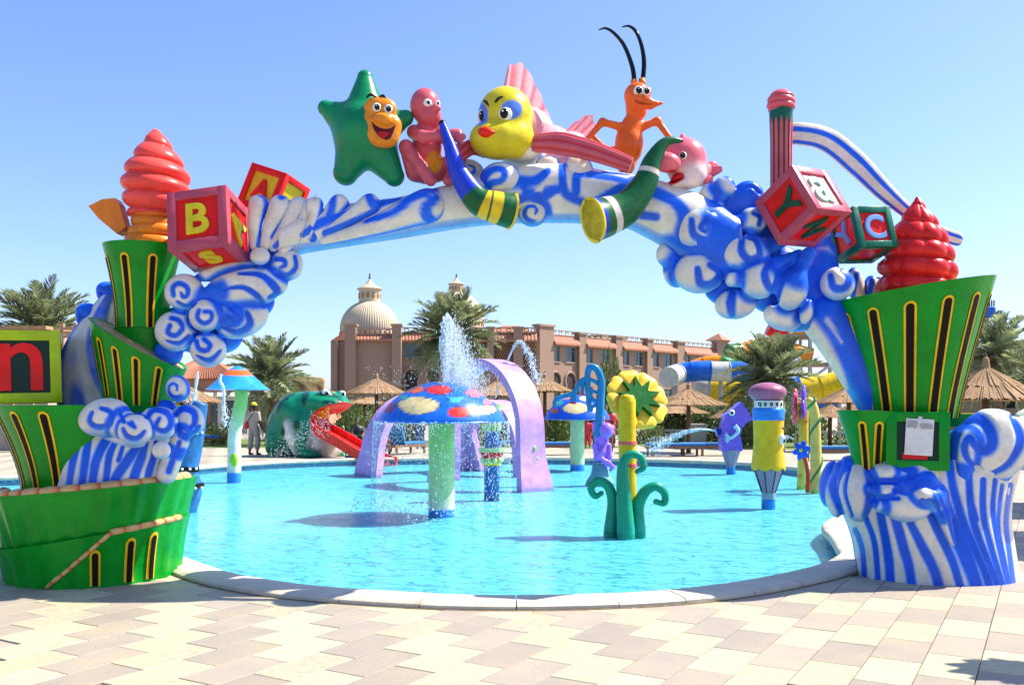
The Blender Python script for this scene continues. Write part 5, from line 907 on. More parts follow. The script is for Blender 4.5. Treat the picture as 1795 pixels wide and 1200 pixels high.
q_ = tf(prism(poly, .06), (0, -.085, 0)); part('star_sepal', (fl_(q_[0]), q_[1]), gel('sepal_green', (.002, .10, .01)), t)
TG = (.006, .27, .15)
for pts, r_, dy in [([(1068, 975), (1070, 930), (1074, 880), (1066, 852), (1048, 842), (1036, 855), (1043, 869), (1054, 864)], [12, 12, 9.5, 8.5, 7.5, 6.5, 5.5, 4], -.05), ([(1098, 975), (1097, 930), (1093, 860), (1092, 815), (1104, 797), (1122, 800), (1128, 818), (1117, 826)], [16, 16, 12.5, 9, 7.5, 6.5, 6, 4], -.22), ([(1120, 975), (1119, 930), (1118, 890), (1130, 862), (1149, 852), (1165, 864), (1164, 881), (1150, 879)], [13, 13, 11, 9.5, 8, 7, 6, 4.5], -.1)]:
    V, F = tube([f(*p, dy) for p in pts], np.array(r_) * s, 24, smooth=70); part('shoot', (V, F, mixc(TG, (.02, .36, .36), np.clip((f(0, 900)[2] - V[:, 2]) * 1.2, 0, .6))), VGEL, t, smooth=True)
    part('shoot_tip', ball(f(*pts[-1], dy), r_[-1] * s * 1.15, 14, 10), gel('shoot_green', TG), t, smooth=True)
# ---- purple octopus lady with coral stalk
Y = wy(845); f, s = fp(Y); OP = (.36, .17, .72); t = thing('purple_octopus_fountain', 'purple draped octopus figure carrying a tall blue branching stalk', 'fountain', (f(1050, 0)[0], Y, ZF))
pr = [E(f(1063, 754, -.1), (12.5 * s, 12 * s, 14 * s), OP), E(f(1056, 772), (11 * s, 11 * s, 14 * s), OP), E(f(1053, 793), (13 * s, 12 * s, 18 * s), OP), Cp(f(1043, 742), f(1047, 770), 5 * s, 6 * s, OP), Cp(f(1056, 733), f(1052, 765), 5 * s, 6 * s, OP)] + chain([f(1042, 780, -.1), f(1048, 800, -.17), f(1068, 812, -.14), f(1074, 818, -.12), f(1070, 824, -.12)], [5 * s, 5 * s, 4 * s, 3.5 * s, 2.5 * s], OP) + chain([f(1062, 775, -.12), f(1056, 792, -.18), f(1044, 803, -.16)], [4 * s] * 3, OP) + chain([f(1068, 780, -.05), f(1069, 800, -.1), f(1062, 815, -.12)], [4 * s] * 3, OP)
part('body', body(pr, .025, .035), VGEL, t, smooth=True)
part('rock_base', lathe([(27 * s, ZF), (24 * s, W(0, 842, Y)[2]), (16 * s, W(0, 830, Y)[2]), (13 * s, W(0, 812, Y)[2])], 20, (f(1052, 0)[0], Y, 0)), mat('rock_teal', (.10, .30, .38), .6, var=.3, scale=4, bump=.5, bscale=6), t, smooth=True)
M_stk = gel('stalk_blue', (.012, .20, .42), .35)
for pts, r_ in [([(1048, 765), (1051, 730), (1053, 695), (1054, 668), (1047, 648), (1036, 643), (1030, 655), (1031, 690), (1034, 722)], [9, 8, 7, 6.5, 6, 6, 5.5, 5, 4]), ([(1031, 662), (1018, 668), (1010, 682), (1003, 690), (985, 695), (973, 702), (972, 716)], [4.5, 4, 4, 4, 4, 3.5, 3.5]), ([(1022, 668), (1020, 690)], [3.5, 3.5]), ([(1008, 684), (1006, 705)], [3.5, 3.5]), ([(1003, 690), (1002, 704)], [3, 3]), ([(1032, 664), (1042, 668), (1050, 674)], [3.5, 3.5, 3.5]), ([(1032, 682), (1042, 686), (1051, 690)], [3, 3, 3]), ([(1032, 690), (1040, 700), (1050, 706)], [3.5, 3.5, 3.5]), ([(1036, 720), (1040, 712), (1050, 708)], [3, 3, 3])]:
    part('stalk', tube([f(*p) for p in pts], np.array(r_) * s, 14, smooth=max(6, 8 * len(pts))), M_stk, t, smooth=True)
for q in ((972, 718), (1006, 707), (1002, 706), (1021, 692)): part('nozzle', lathe([(1.5 * s, .06), (5 * s, 0), (4 * s, -.01)], 12, f(*q)), gel('nozzle_pink', (.7, .03, .16)), t, smooth=True)
# ---- purple pencil character
Y = wy(826); f, s = fp(Y); PP = (.16, .09, .62); t = thing('purple_crayon_figure', 'sparkling purple bent crayon character holding out a pale hand', 'fountain', (f(1282, 0)[0], Y, ZF))
out = [(1263, 790), (1262, 760), (1264, 742), (1268, 733), (1266, 727), (1274, 724), (1285, 714), (1296, 704), (1307, 719), (1316, 735), (1306, 740), (1298, 749), (1294, 762), (1298, 778), (1298, 790)]
M_spark = mat('sparkle_purple', PP, .3, var=.45, scale=30, bump=.1)
part('body', tf(prism([(f(*p)[0], f(*p)[2]) for p in out], .42), (0, Y, 0)), M_spark, t, auto=40)
M_wood = mat('grey_wood', (.26, .20, .30), .5, var=.25, scale=5); zz = lambda py: W(0, py, Y)[2]
V = []; n = 6
def taper(c, Yc, z0, z1, r0, r1, n=8, rot=.3):
    a = np.arange(n) * 2 * math.pi / n + rot; V = np.vstack([np.stack([c + r * np.cos(a), Yc + r * np.sin(a), np.full(n, z)], 1) for z, r in ((z0, r0), (z1, r1))]); return V, gridf(n, 2, True) + [tuple(range(n))[::-1], tuple(range(n, 2 * n))]
part('wood_tip', taper(f(1281, 0)[0], Y, zz(818), zz(788), 8 * s, 17.5 * s), M_wood, t, auto=20); part('lead', taper(f(1281, 0)[0], Y, ZF, zz(818), 8 * s, 8 * s), gel('lead_blue', SKYB), t, auto=20)
eye(f(1283, 723, -.22), 5.5 * s, t, (-.2, -1, 0), .55)
part('arm', tube([f(1288, 745, -.24), f(1294, 755, -.26), f(1286, 764, -.28), f(1278, 768, -.3)], np.array([4.5, 3.5, 3, 3]) * s, 12, smooth=20), gel('glove', (.42, .62, .78)), t, smooth=True)
for q in ((1270, 762), (1269, 768), (1271, 773), (1274, 776), (1272, 758)): part('finger', tube([f(1279, 767, -.3), f(*q, -.3)], [2.2 * s, 1.3 * s], 8), gel('glove', (.42, .62, .78)), t, smooth=True)
part('nozzle', tube([f(1263, 755), f(1255, 757)], [4 * s, 9 * s], 14), gel('nozzle_blue', (.01, .07, .35)), t, auto=40)
# ---- yellow pencil
Y = wy(884); f, s = fp(Y); c = f(1347, 0); zz = lambda py: W(0, py, Y)[2]; PYc = (.72, .46, .02); t = thing('yellow_pencil_figure', 'giant yellow pencil character with mauve rubber head and shy face', 'fountain', (c[0], Y, ZF))
n = 96; pf = [(26.5, 735), (26, 750), (25.5, 770), (26.5, 790), (28.5, 808), (29.5, 818), (28.5, 824)]; V = []
pf = spline(np.array([(a, b, 0) for a, b in pf]), 24)[:, :2]; a = np.arange(n) * 2 * math.pi / n
for k, (r_, py) in enumerate(pf):
    sc = 6 * (k / 23) ** 6 * (np.abs(np.sin(a * 4 + .4)) - 1); V.append(np.stack([c[0] + r_ * s * np.cos(a), Y + r_ * s * np.sin(a), np.full(n, zz(py)) - sc * s * .8 * 1.0], 1))
part('barrel', (np.vstack(V), [q[::-1] for q in gridf(n, 24, True)] + [tuple(range(n))]), gel('pencil_yellow', PYc, .35, coat=0), t, auto=60)
part('wood_tip', taper(c[0], Y, zz(863), zz(815), 11.5 * s, 28 * s, 8, .25), M_wood, t, auto=20)
for k in range(8): a_ = .25 + k * math.pi / 4; part('wood_edge', tube([[c[0] + 28.2 * s * math.cos(a_), Y + 28.2 * s * math.sin(a_), zz(815)], [c[0] + 11.8 * s * math.cos(a_), Y + 11.8 * s * math.sin(a_), zz(863)]], .008, 6), M_black, t)
part('lead', lathe([(12 * s, ZF), (12 * s, zz(874))], 20, (c[0], Y, 0)), gel('lead_blue', SKYB), t, auto=40); part('lead_top', lathe([(11.9 * s, zz(874)), (11.9 * s, zz(862))], 20, (c[0], Y, 0)), gel('lead_grey', (.24, .34, .42)), t, auto=40)
part('collar', lathe([(26 * s, zz(737)), (28 * s, zz(734)), (27 * s, zz(728)), (28.5 * s, zz(721)), (27 * s, zz(716)), (24 * s, zz(714))], 40, (c[0], Y, 0)), gel('collar_blue', (.02, .22, .72), .3, bump=.5, bscale=12), t, smooth=True)
rg = part('ferrule', lathe([(24.5 * s, zz(715)), (24.5 * s, zz(702))], 40, (c[0], Y, 0)), gel('ferrule', (.62, .66, .66)), t, auto=40)
for k, ch in enumerate(['Q', '0', '0', '0', '0']):
    a_ = F_ - .9 + k * .42; text_obj(ch, .085, (c[0] + 24.8 * s * math.cos(a_), Y + 24.8 * s * math.sin(a_), zz(708.5)), rotm(0, 0, a_ - F_) @ rotm(R(90), 0, 0), M_pup, rg, name='digit', depth=.003)
part('rubber', body([E(f(1345, 687), (33 * s, 30 * s, 17 * s), (.34, .11, .20)), E(f(1345, 696), (26 * s, 25 * s, 9 * s), (.34, .11, .20))], .025, .04), VGEL, t, smooth=True)
e = f(1364, 768) ; eye([c[0] + 17 * s, Y - 17 * s, zz(769)], 9 * s, t, (.7, -.7, -.2), .5, sx=.8, sz=1.15)
part('smile', tube([[c[0] + 22 * s, Y - 14.5 * s, zz(786)], [c[0] + 25 * s, Y - 10 * s, zz(790)], [c[0] + 26.5 * s, Y - 4 * s, zz(788)]], .012, 8, smooth=10), M_brow, t, smooth=True); part('brow', tube([[c[0] + 19 * s, Y - 18 * s, zz(749)], [c[0] + 22 * s, Y - 14.5 * s, zz(749)], [c[0] + 24 * s, Y - 12 * s, zz(752)]], .012, 8, smooth=8), gel('brow_purple', (.2, .02, .2)), t, smooth=True)
# ---- flower posts
Y = wy(858); f, s = fp(Y); M_py = gel('post_yellow', (.62, .52, .12), .4)
t = thing('flower_post', 'yellow green post with a green spiral band and a blue flower', 'fountain', (f(1428, 0)[0], Y, ZF), group='flower posts')
P = [f(1432, 900), f(1431, 860), f(1430, 790), f(1428, 730), f(1422, 706), f(1414, 700)]; part('post', tube(P, np.array([10, 10, 9.5, 9, 8, 5]) * s, 24, smooth=50), M_py, t, smooth=True)
Qp = spline(np.array(P), 200); T_, A_, B_ = frames(Qp); hl = [Qp[k] + 10.0 * s * (math.cos(k * .13) * A_[k] + math.sin(k * .13) * B_[k]) for k in range(10, 170)]; part('spiral_band', tube(hl, .022, 6), gel('spiral_green', (.01, .22, .08)), t, smooth=True)
part('branch', tube([f(1416, 862, -.2), f(1416, 830, -.25), f(1412, 808, -.3), f(1408, 798, -.35)], np.array([4, 3.5, 3.5, 3]) * s, 12, smooth=20), gel('branch_red', (.5, .05, .015)), t, smooth=True)
def flower5(c, r, nrm, m, mc, parent, n=6, name='flower_petal'):
    nrm = np.asarray(nrm, float); nrm /= np.linalg.norm(nrm); u = np.cross(nrm, [0, 0, 1]); u /= np.linalg.norm(u); v = np.cross(nrm, u)
    for k in range(n):
        a = k * 2 * math.pi / n + .3; d = math.cos(a) * u + math.sin(a) * v; tn = -math.sin(a) * u + math.cos(a) * v; B3 = np.stack([d, nrm, tn], 1); V, F = ball((0, 0, 0), (r * .5, r * .13, r * .3), 16, 10); part(name, (V @ B3.T + c + d * r * .52, F), m, parent, smooth=True)
    part('flower_heart', ball(c + nrm * r * .1, r * .2, 12, 8), mc, parent, smooth=True)
M_bfl = gel('flower_blue', (.012, .11, .68)); M_pfl = gel('flower_purple', (.16, .06, .55)); M_kfl = gel('flower_pink', (.75, .10, .18))
flower5(f(1405, 789, -.4), 17 * s, (-.7, -.7, .15), M_bfl, M_lyel, t)
t = thing('flower_post', 'dotted orange yellow post bearing pink and purple flowers', 'fountain', (f(1408, 0)[0], Y + 1, ZF), group='flower posts'); f2, s2 = fp(Y + 1.0)
V, F = tube([f2(1406, 895), f2(1406, 850), f2(1408, 780), f2(1409, 705)], np.array([9, 9, 8.5, 8]) * s2, 24, smooth=60); d_ = sstep(.70, .76, vnoise(V, 14, 8)); part('post', (V, F, mixc(mixc((.62, .36, .01), (.66, .54, .10), np.clip((1.6 - V[:, 2]) / 1.6, 0, 1)), (.3, .12, .02), d_ * .7)), VGEL, t, smooth=True)
flower5(f2(1409, 704, -.3), 30 * s2, (.93, -.36, 0), M_pfl, M_lyel, t); flower5(f2(1394, 712, -.1), 32 * s2, (.93, -.36, 0), M_kfl, M_lyel, t)
# ---- frog slide
Y = 30.6; f, s = fp(Y); FG = (.004, .21, .105); FW = (.66, .63, .57); FR = (.62, .012, .012)
t = thing('frog_slide', 'huge green spotted frog with open mouth and red tongue slide', 'slide', f(535, 800) * [1, 1, 0])
pr = [E(f(518, 752, .5), (50 * s, 58 * s, 52 * s), FG), E(f(530, 722, .2), (46 * s, 52 * s, 36 * s), FG), E(f(568, 706, -.1), (46 * s, 44 * s, 20 * s), FG, (0, R(6), 0)), E(f(592, 709, -.3), (24 * s, 30 * s, 11 * s), FG, (0, R(14), 0)), E(f(563, 775, -.1), (37 * s, 42 * s, 38 * s), FW), E(f(540, 740, -.1), (30 * s, 46 * s, 30 * s), FG),
      E(f(572, 690, -.5), (10 * s, 10 * s, 9 * s), FG, k=.15), E(f(597, 692, .2), (9 * s, 10 * s, 8 * s), FG, k=.15), E(f(486, 778, .1), (20 * s, 34 * s, 26 * s), FG)]
pr += chain([f(528, 745, -.75), f(529, 772, -.85), f(530, 790, -.9)], [13 * s, 10 * s, 9 * s], FG) + [E(f(546, 796, -1.0), (16 * s, 12 * s, 6 * s), FG)] + chain([f(505, 745, -.75), f(510, 765, -.85), f(517, 792, -.8)], [6 * s, 7 * s, 5 * s], FW) + [E(f(600, 793, .1), (16 * s, 16 * s, 7 * s), (.03, .36, .12))]
V, F, C_ = body(pr, .055, .22, subs=[E(f(590, 733, -.55), (45 * s, 40 * s, 24 * s), FR, (0, R(-14), 0)), E(f(620, 735, -.4), (34 * s, 60 * s, 26 * s), FR)], soft=.06)
sp_ = sstep(.66, .70, vnoise(V, 4.2, 9)) * (V[:, 2] > .7) * (C_[:, 1] > .15) * (C_[:, 0] < .08); part('body', (V, F, mixc(C_, (.003, .06, .04), sp_)), VGEL, t, smooth=True)
part('palate', tf(box((0, 0, 0), (.62, .05, .42), .02), f(562, 722, -.35), (0, R(-6), R(-18))), gel('palate_yellow', (.78, .42, .012)), t)
eye(f(571, 689, -.62), 7.5 * s, t, (.5, -1, -.05), .55); eye(f(600, 690, .05), 6 * s, t, (.6, -1, 0), .55)
for k in range(4): part('toe', ball(f(551 + 4 * k, 798, -1.1 + .05 * k), (2.4 * s, 4 * s, 2.6 * s), 10, 8), gel('toe_green', (.01, .22, .2)), t, smooth=True); part('toe', ball(f(598 + 5 * k, 797, -.15), (2 * s, 4 * s, 3 * s), 10, 8), gel('toe_mint', (.2, .6, .5)), t, smooth=True)
P = np.array([W(562, 752, 30.0), W(600, 773, 29.3), W(640, 797, 28.6), W(672, 812, 28.0), W(682, 814, 27.8)]); P = spline(P, 24); V = []
for p in P:
    d = np.array([.35, .94, 0]); V += [p + d * u + [0, 0, h] for u, h in ((-.55, .22), (-.5, .22), (-.48, 0), (.48, 0), (.5, .22), (.55, .22), (.55, -.12), (-.55, -.12))]
part('tongue_slide', (np.array(V), gridf(8, 24, True) + [tuple(range(8))[::-1], tuple(range(23 * 8, 24 * 8))]), gel('slide_red', (.74, .03, .02), .25), t, auto=40)
part('slide_foot', box(W(632, 812, 28.7), (.9, .7, .5), .05), gel('foot_blue', (.01, .12, .45)), t)
# ================================================================== BACKGROUND: HOTEL
M_wall = mat('hotel_render', (.28, .182, .126), .8, var=.14, scale=.5, bump=.1, bscale=8); M_trim = mat('hotel_trim', (.31, .21, .15), .8, var=.1, scale=.6); M_tile = mat('roof_tile', (.36, .14, .075), .7, var=.25, scale=3); M_dome = mat('dome_cream', (.46, .39, .27), .7, var=.12, scale=1)
M_glass = mat('window_glass', (.02, .04, .06), .08, var=.3, scale=.4, spec=.8); M_frame = mat('window_frame', (.10, .20, .22), .4); M_dark = mat('shade_interior', (.03, .022, .018), .8); M_lat = mat('lattice_wood', (.30, .16, .07), .7)
def wallbox(A, B, t0, t1, z0, z1, out=0.0, th=.4):      # box along a facade line A->B, pushed out towards the viewer
    A, B = np.array(A, float), np.array(B, float); d = (B - A) / np.linalg.norm(B - A); n_ = np.array([d[1], -d[0]]);
    if n_[1] > 0: n_ = -n_
    V = [];
    for z in (z0, z1):
        for t, o in ((t0, out), (t1, out), (t1, out - th), (t0, out - th)): p = A + d * t + n_ * o; V.append([p[0], p[1], z])
    return np.array(V), [(0, 3, 2, 1), (4, 5, 6, 7), (0, 1, 5, 4), (1, 2, 6, 5), (2, 3, 7, 6), (3, 0, 4, 7)]
def tpx(A, B, px):                                       # distance along the facade that is seen at this photo column
    A, B = np.array(A, float), np.array(B, float); d = (B - A) / np.linalg.norm(B - A); k = (px - CX) / FPX; return (k * A[1] - A[0]) / (d[0] - k * d[1])
def wall_open(A, B, t0, t1, z0, z1, holes, th=.5, arch=()):   # wall panel with real rectangular openings
    xs_ = sorted(set([t0, t1] + [h[0] for h in holes] + [h[1] for h in holes])); zs_ = sorted(set([z0, z1] + [h[2] for h in holes] + [h[3] for h in holes])); bs = []
    for i in range(len(xs_) - 1):
        run = None
        for j in range(len(zs_) - 1):
            cx, cz = (xs_[i] + xs_[i + 1]) / 2, (zs_[j] + zs_[j + 1]) / 2
            hole = any(h[0] < cx < h[1] and h[2] < cz < h[3] for h in holes)
            if not hole: run = [zs_[j], zs_[j + 1]] if run is None else [run[0], zs_[j + 1]]
            if (hole or j == len(zs_) - 2) and run: bs.append(wallbox(A, B, xs_[i], xs_[i + 1], run[0], run[1], 0, th)); run = None
    return join(*bs)
def window(A, B, t0, t1, z0, z1, parent):
    w = part('window', join(wallbox(A, B, t0, t1, z1 - .1, z1, -.12, .1), wallbox(A, B, t0, t1, z0, z0 + .1, -.12, .1), wallbox(A, B, t0, t0 + .1, z0 + .1, z1 - .1, -.12, .1), wallbox(A, B, t1 - .1, t1, z0 + .1, z1 - .1, -.12, .1), wallbox(A, B, (t0 + t1) / 2 - .05, (t0 + t1) / 2 + .05, z0 + .1, z1 - .1, -.12, .1), wallbox(A, B, t0 + .1, t1 - .1, z0 + (z1 - z0) * .72, z0 + (z1 - z0) * .78, -.12, .08)), M_frame, parent)
    part('pane', wallbox(A, B, t0 + .05, t1 - .05, z0 + .05, z1 - .05, -.18, .04), M_glass, w); part('sill', wallbox(A, B, t0 - .12, t1 + .12, z0 - .12, z0 - .003, .12, .3), M_trim, w)
def arch_open(A, B, t0, t1, z0, z1, parent):             # pointed horseshoe arch: dark solid stands in for its shade, with a stone rim
    A_, B_ = np.array(A, float), np.array(B, float); d = (B_ - A_) / np.linalg.norm(B_ - A_); n_ = np.array([d[1], -d[0]]); n_ = -n_ if n_[1] > 0 else n_
    c, r = (t0 + t1) / 2, (t1 - t0) / 2; zs = z1 - r * 1.15; pts = [(c - r * .86, z0), (c - r * .86, zs - .3), (c - r, zs - .15)] + [(c - r * math.cos(a), zs + r * 1.15 * math.sin(a) ** .9) for a in np.linspace(.1, math.pi - .1, 15)] + [(c + r, zs - .15), (c + r * .86, zs - .3), (c + r * .86, z0)]
    n = len(pts); V = []
    for o in (.02, -.4): V += [[*(A_ + d * t + n_ * o), z] for t, z in pts]
    F = [(i, (i + 1) % n, (i + 1) % n + n, i + n) for i in range(n)] + [tuple(range(n, 2 * n))]
    a = part('archway_shade', (np.array(V), F + [tuple(range(n))]), M_dark, parent)
    P = np.array([[*(A_ + d * t + n_ * .06), z] for t, z in pts]); part('arch_rim', tube(P, .14, 6), M_trim, a)
def balustrade(A, B, t0, t1, z, parent, h=.62):
    n = max(2, int((t1 - t0) / .95)); w = (t1 - t0) / n; bs = [wallbox(A, B, t0, t1, z, z + .1, .05, .25), wallbox(A, B, t0, t1, z + h - .1, z + h, .05, .25)]
    b = part('balustrade', join(*bs), M_trim, parent); A_, B_ = np.array(A, float), np.array(B, float); d = (B_ - A_) / np.linalg.norm(B_ - A_); n_ = np.array([d[1], -d[0]]); n_ = -n_ if n_[1] > 0 else n_
    rings = []
    for k in range(n):
        a = np.linspace(0, 2 * math.pi, 9); t = t0 + (k + .5) * w; P = np.array([[*(A_ + d * (t + math.cos(q) * .25) + n_ * -.08), z + h / 2 + math.sin(q) * .2] for q in a]); rings.append(tube(P, .06, 4, cap=False))
    part('ring_screen', join(*rings), M_dome, b, kind='stuff')
def tile_eave(A, B, t0, t1, z0, z1, out, parent):        # sloped tiled strip with a ridge for every tile course
    A_, B_ = np.array(A, float), np.array(B, float); d = (B_ - A_) / np.linalg.norm(B_ - A_); n_ = np.array([d[1], -d[0]]); n_ = -n_ if n_[1] > 0 else n_; n = max(4, int((t1 - t0) / .35)); V, F = [], []
    for k in range(n * 4 + 1):
        t = t0 + (t1 - t0) * k / (n * 4); b = .09 * abs(math.sin(math.pi * k / 4))
        V += [[*(A_ + d * t + n_ * out), z0 + b], [*(A_ + d * t - n_ * .1), z1 + b], [*(A_ + d * t + n_ * out), z0 - .15]]
    for k in range(n * 4): i = k * 3; F += [(i, i + 3, i + 4, i + 1), (i + 2, i + 5, i + 3, i)]
    return part('tiled_eave', (np.array(V), F), M_tile, parent, kind='stuff')
# -- right wing
A, B = (2.72, 100.0), (29.2, 125.5); tt = lambda px: tpx(A, B, px); L_ = tt(1272)
wing = thing('hotel_wing', 'long two storey sand coloured hotel wing with tiled eaves receding right', 'building', (16, 113, 0))
wins = [(964, 981), (992, 1009), (1023, 1039), (1053, 1068), (1088, 1103), (1112, 1127), (1140, 1155), (1163, 1178), (1197, 1210), (1220, 1232)]; piers = [(941, 966, 10.8), (1011, 1023, 10.3), (1075, 1087, 10.3), (1130, 1140, 10.3), (1183, 1196, 10.3), (1252, 1272, 10.9)]
hl = [(tt(a), tt(b), 7.05, 8.75) for a, b in wins] + [(tt(a), tt(b), 2.7, 4.3) for a, b in wins[2:]]
part('wall', wall_open(A, B, 0, L_, 0, 9.6, hl), M_wall, wing)
for h in hl: window(A, B, *h, wing)
for a, b in ((964, 983), (990, 1009)): arch_open(A, B, tt(a), tt(b), 0, 5.9, wing)
for a, b, z in piers:
    p_ = part('pier', wallbox(A, B, tt(a), tt(b), 0, z, .45, .9), M_wall, wing); part('pier_cap', wallbox(A, B, tt(a) - .15, tt(b) + .15, z, z + .22, .6, 1.2), M_trim, p_)
for k in range(5): t0, t1 = tt(piers[k][1]), tt(piers[k + 1][0]); tile_eave(A, B, t0, t1, 9.0, 9.95, .75, wing); balustrade(A, B, t0, t1, 9.95, wing)
part('roof_slab', wallbox(A, B, 0, L_, 9.6, 9.7, -.1, 12), M_trim, wing); part('roof_house', wallbox(A, B, tt(1120), tt(1165), 9.7, 11.3, -6, 5), M_wall, wing)
c_ = np.array(wallbox(A, B, tt(1262), tt(1262) + .01, 0, 1)[0]).mean(0); part('pier_roof', lathe([(2.0, 11.1), (.05, 12.1)], 4, (c_[0], c_[1], 0)), M_tile, wing)
# -- middle block
A, B = (-12.6, 99.0), (2.72, 99.0); tt = lambda px: tpx(A, B, px); mid = thing('hotel_block', 'hotel middle block with screened bays left of the long wing', 'building', (-5, 100, 0))
hl = [(tt(708), tt(734), 7.3, 8.8), (tt(748), tt(773), 7.3, 8.8)]; part('wall', wall_open(A, B, tt(700), tt(945), 0, 9.6, hl), M_wall, mid)
for h in hl: window(A, B, *h, mid)
for a, b in ((707, 735), (746, 772)): arch_open(A, B, tt(a), tt(b), 0, 6.1, mid)
for a, b, z in [(854, 866, 10.4), (900, 917, 10.4), (818, 829, 10.2)]: p_ = part('pier', wallbox(A, B, tt(a), tt(b), 0, z, .5, .9), M_wall, mid); part('pier_cap', wallbox(A, B, tt(a) - .12, tt(b) + .12, z, z + .2, .62, 1.1), M_trim, p_)
for a, b in ((704, 818), (866, 900), (917, 941), (829, 854)): tile_eave(A, B, tt(a), tt(b), 9.1, 9.95, .7, mid); balustrade(A, B, tt(a), tt(b), 9.95, mid)
def lattice(A, B, t0, t1, z0, z1, parent):
    bs = []; n = 7
    for k in range(-n, n):
        for sgn in (1, -1):
            u0 = k / n; pts = []
            for f in (0, 1):
                u = u0 + f if sgn > 0 else u0 + 1 - f; pts.append((u, f))
            (ua, fa), (ub, fb) = pts; q = [(ua + (ub - ua) * x, fa + (fb - fa) * x) for x in np.linspace(0, 1, 21)]; q = [p for p in q if -.001 <= p[0] <= 1.001]
            if len(q) > 1:
                P = [np.array(A) + (np.array(B) - np.array(A)) / np.linalg.norm(np.array(B) - np.array(A)) * (t0 + (t1 - t0) * p[0]) for p in (q[0], q[-1])]; bs.append(tube([[P[0][0], P[0][1] - .1, z0 + (z1 - z0) * q[0][1]], [P[1][0], P[1][1] - .1, z0 + (z1 - z0) * q[-1][1]]], .04, 4))
    pn = part('lattice_back', wallbox(A, B, t0, t1, z0, z1, .04, .05), M_dark, parent); part('lattice', join(*bs), M_lat, pn, kind='stuff')
for a, b in ((830, 853), (867, 899), (918, 940)): lattice(A, B, tt(a), tt(b), 5.2, 8.9, mid)
part('hip_roof', (np.array([[-3.6, 103, 10.1], [3.2, 103, 10.1], [3.2, 110, 10.1], [-3.6, 110, 10.1], [-1.2, 106, 11.4], [.8, 106, 11.4]]), [(0, 1, 5, 4), (1, 2, 5), (2, 3, 4, 5), (3, 0, 4)]), M_tile, mid); part('roof_slab', wallbox(A, B, 0, 15.3, 9.6, 9.7, -.1, 12), M_trim, mid)
# -- domed block
A, B = (-20.0, 98.0), (-12.0, 98.0); tt = lambda px: tpx(A, B, px); dm = thing('domed_hotel_block', 'hotel corner block carrying the large cream ribbed dome', 'building', (-16, 101, 0))
part('wall', wallbox(A, B, tt(606), tt(703), 0, 9.6, 0, 9), M_wall, dm); part('side_bay', wallbox(A, B, tt(577), tt(606), 0, 9.1, -1.2, 7), M_wall, dm); part('side_pier', wallbox(A, B, tt(577), tt(589), 0, 9.15, -.8, 1), M_wall, dm)
sx0, sx1 = A[0] + tt(577), A[0] + tt(608); part('side_roof', (np.array([[sx0, 99, 9.15], [sx1, 99, 9.15], [sx1, 105, 9.15], [sx0, 105, 9.15], [sx1, 99.5, 10.5], [sx1, 105, 10.5]]), [(0, 1, 4), (0, 4, 5, 3), (2, 3, 5)]), M_tile, dm)
for a, b in ((606, 625), (688, 704)): p_ = part('pier', wallbox(A, B, tt(a), tt(b), 0, 10.6, .6, 1.2), M_wall, dm); part('pier_cap', wallbox(A, B, tt(a) - .12, tt(b) + .12, 10.6, 10.8, .72, 1.45), M_trim, p_)
tile_eave(A, B, tt(625), tt(688), 9.1, 9.7, .6, dm); balustrade(A, B, tt(625), tt(688), 9.7, dm)
def dome(c, z0, r, parent, ribs=72, hz=1.0, drum=.9, arcs=36, lr=.37, full=True):
    pf = []
    part('dome_drum', lathe([(r * 1.0, z0), (r * 1.0, z0 + drum), (r * .985, z0 + drum + .15)], 72, c), M_dome, parent, auto=40)
    for k in range(arcs): a = k * 2 * math.pi / arcs; part('drum_opening', tf(ball((0, 0, 0), (.16, .1, .34), 8, 6), (c[0] + math.cos(a) * r * 1.0, c[1] + math.sin(a) * r * 1.0, z0 + drum * .55), (0, 0, a + math.pi / 2)), M_tile, parent)
    V = []; n = ribs * 4; m = 22; a = np.arange(n) * 2 * math.pi / n; ph = np.linspace(0, math.pi / 2 * .93, m)
    for p in ph: rr = r * math.cos(p) * (1 + .012 * np.cos(ribs * a)); V.append(np.stack([c[0] + rr * np.cos(a), c[1] + rr * np.sin(a), np.full(n, z0 + drum + .15 + r * hz * math.sin(p))], 1))
    part('dome_shell', (np.vstack(V), gridf(n, m, True) + [tuple(range((m - 1) * n, m * n))]), M_dome, parent, smooth=True)
    zt = z0 + drum + .1 + r * hz; l = r * lr; la = part('lantern', lathe([(l, zt - .2), (l, zt + l * .95), (l * 1.08, zt + l), (l * 1.15, zt + l * 1.08)], 24, c), M_dome, parent, auto=40)
    for k in range(12): a = k * 2 * math.pi / 12; part('lantern_window', tf(ball((0, 0, 0), (l * .16, .06, l * .3), 8, 6), (c[0] + math.cos(a) * l, c[1] + math.sin(a) * l, zt + l * .45), (0, 0, a + math.pi / 2)), M_lat, la)
    part('lantern_roof', lathe([(l * 1.2, zt + l * 1.08), (l * 1.15, zt + l * 1.14), (l * .8, zt + l * 1.3), (l * .35, zt + l * 1.6), (l * .12, zt + l * 1.95), (.02, zt + l * 2.1)], 24, c), M_dome, la, auto=40); part('finial', lathe([(.06, zt + l * 2.0), (.14, zt + l * 2.15), (.05, zt + l * 2.3), (.1, zt + l * 2.4), (.01, zt + l * 2.6)], 8, c), M_dark, la)
dome(((648 - CX) / FPX * 103, 103, 0), 9.6, 3.3, dm, hz=1.0)
part('base_block', boxx((770 - CX) / FPX * 112, (830 - CX) / FPX * 112, 109, 115, 0, 11.6), M_wall, None) if False else None
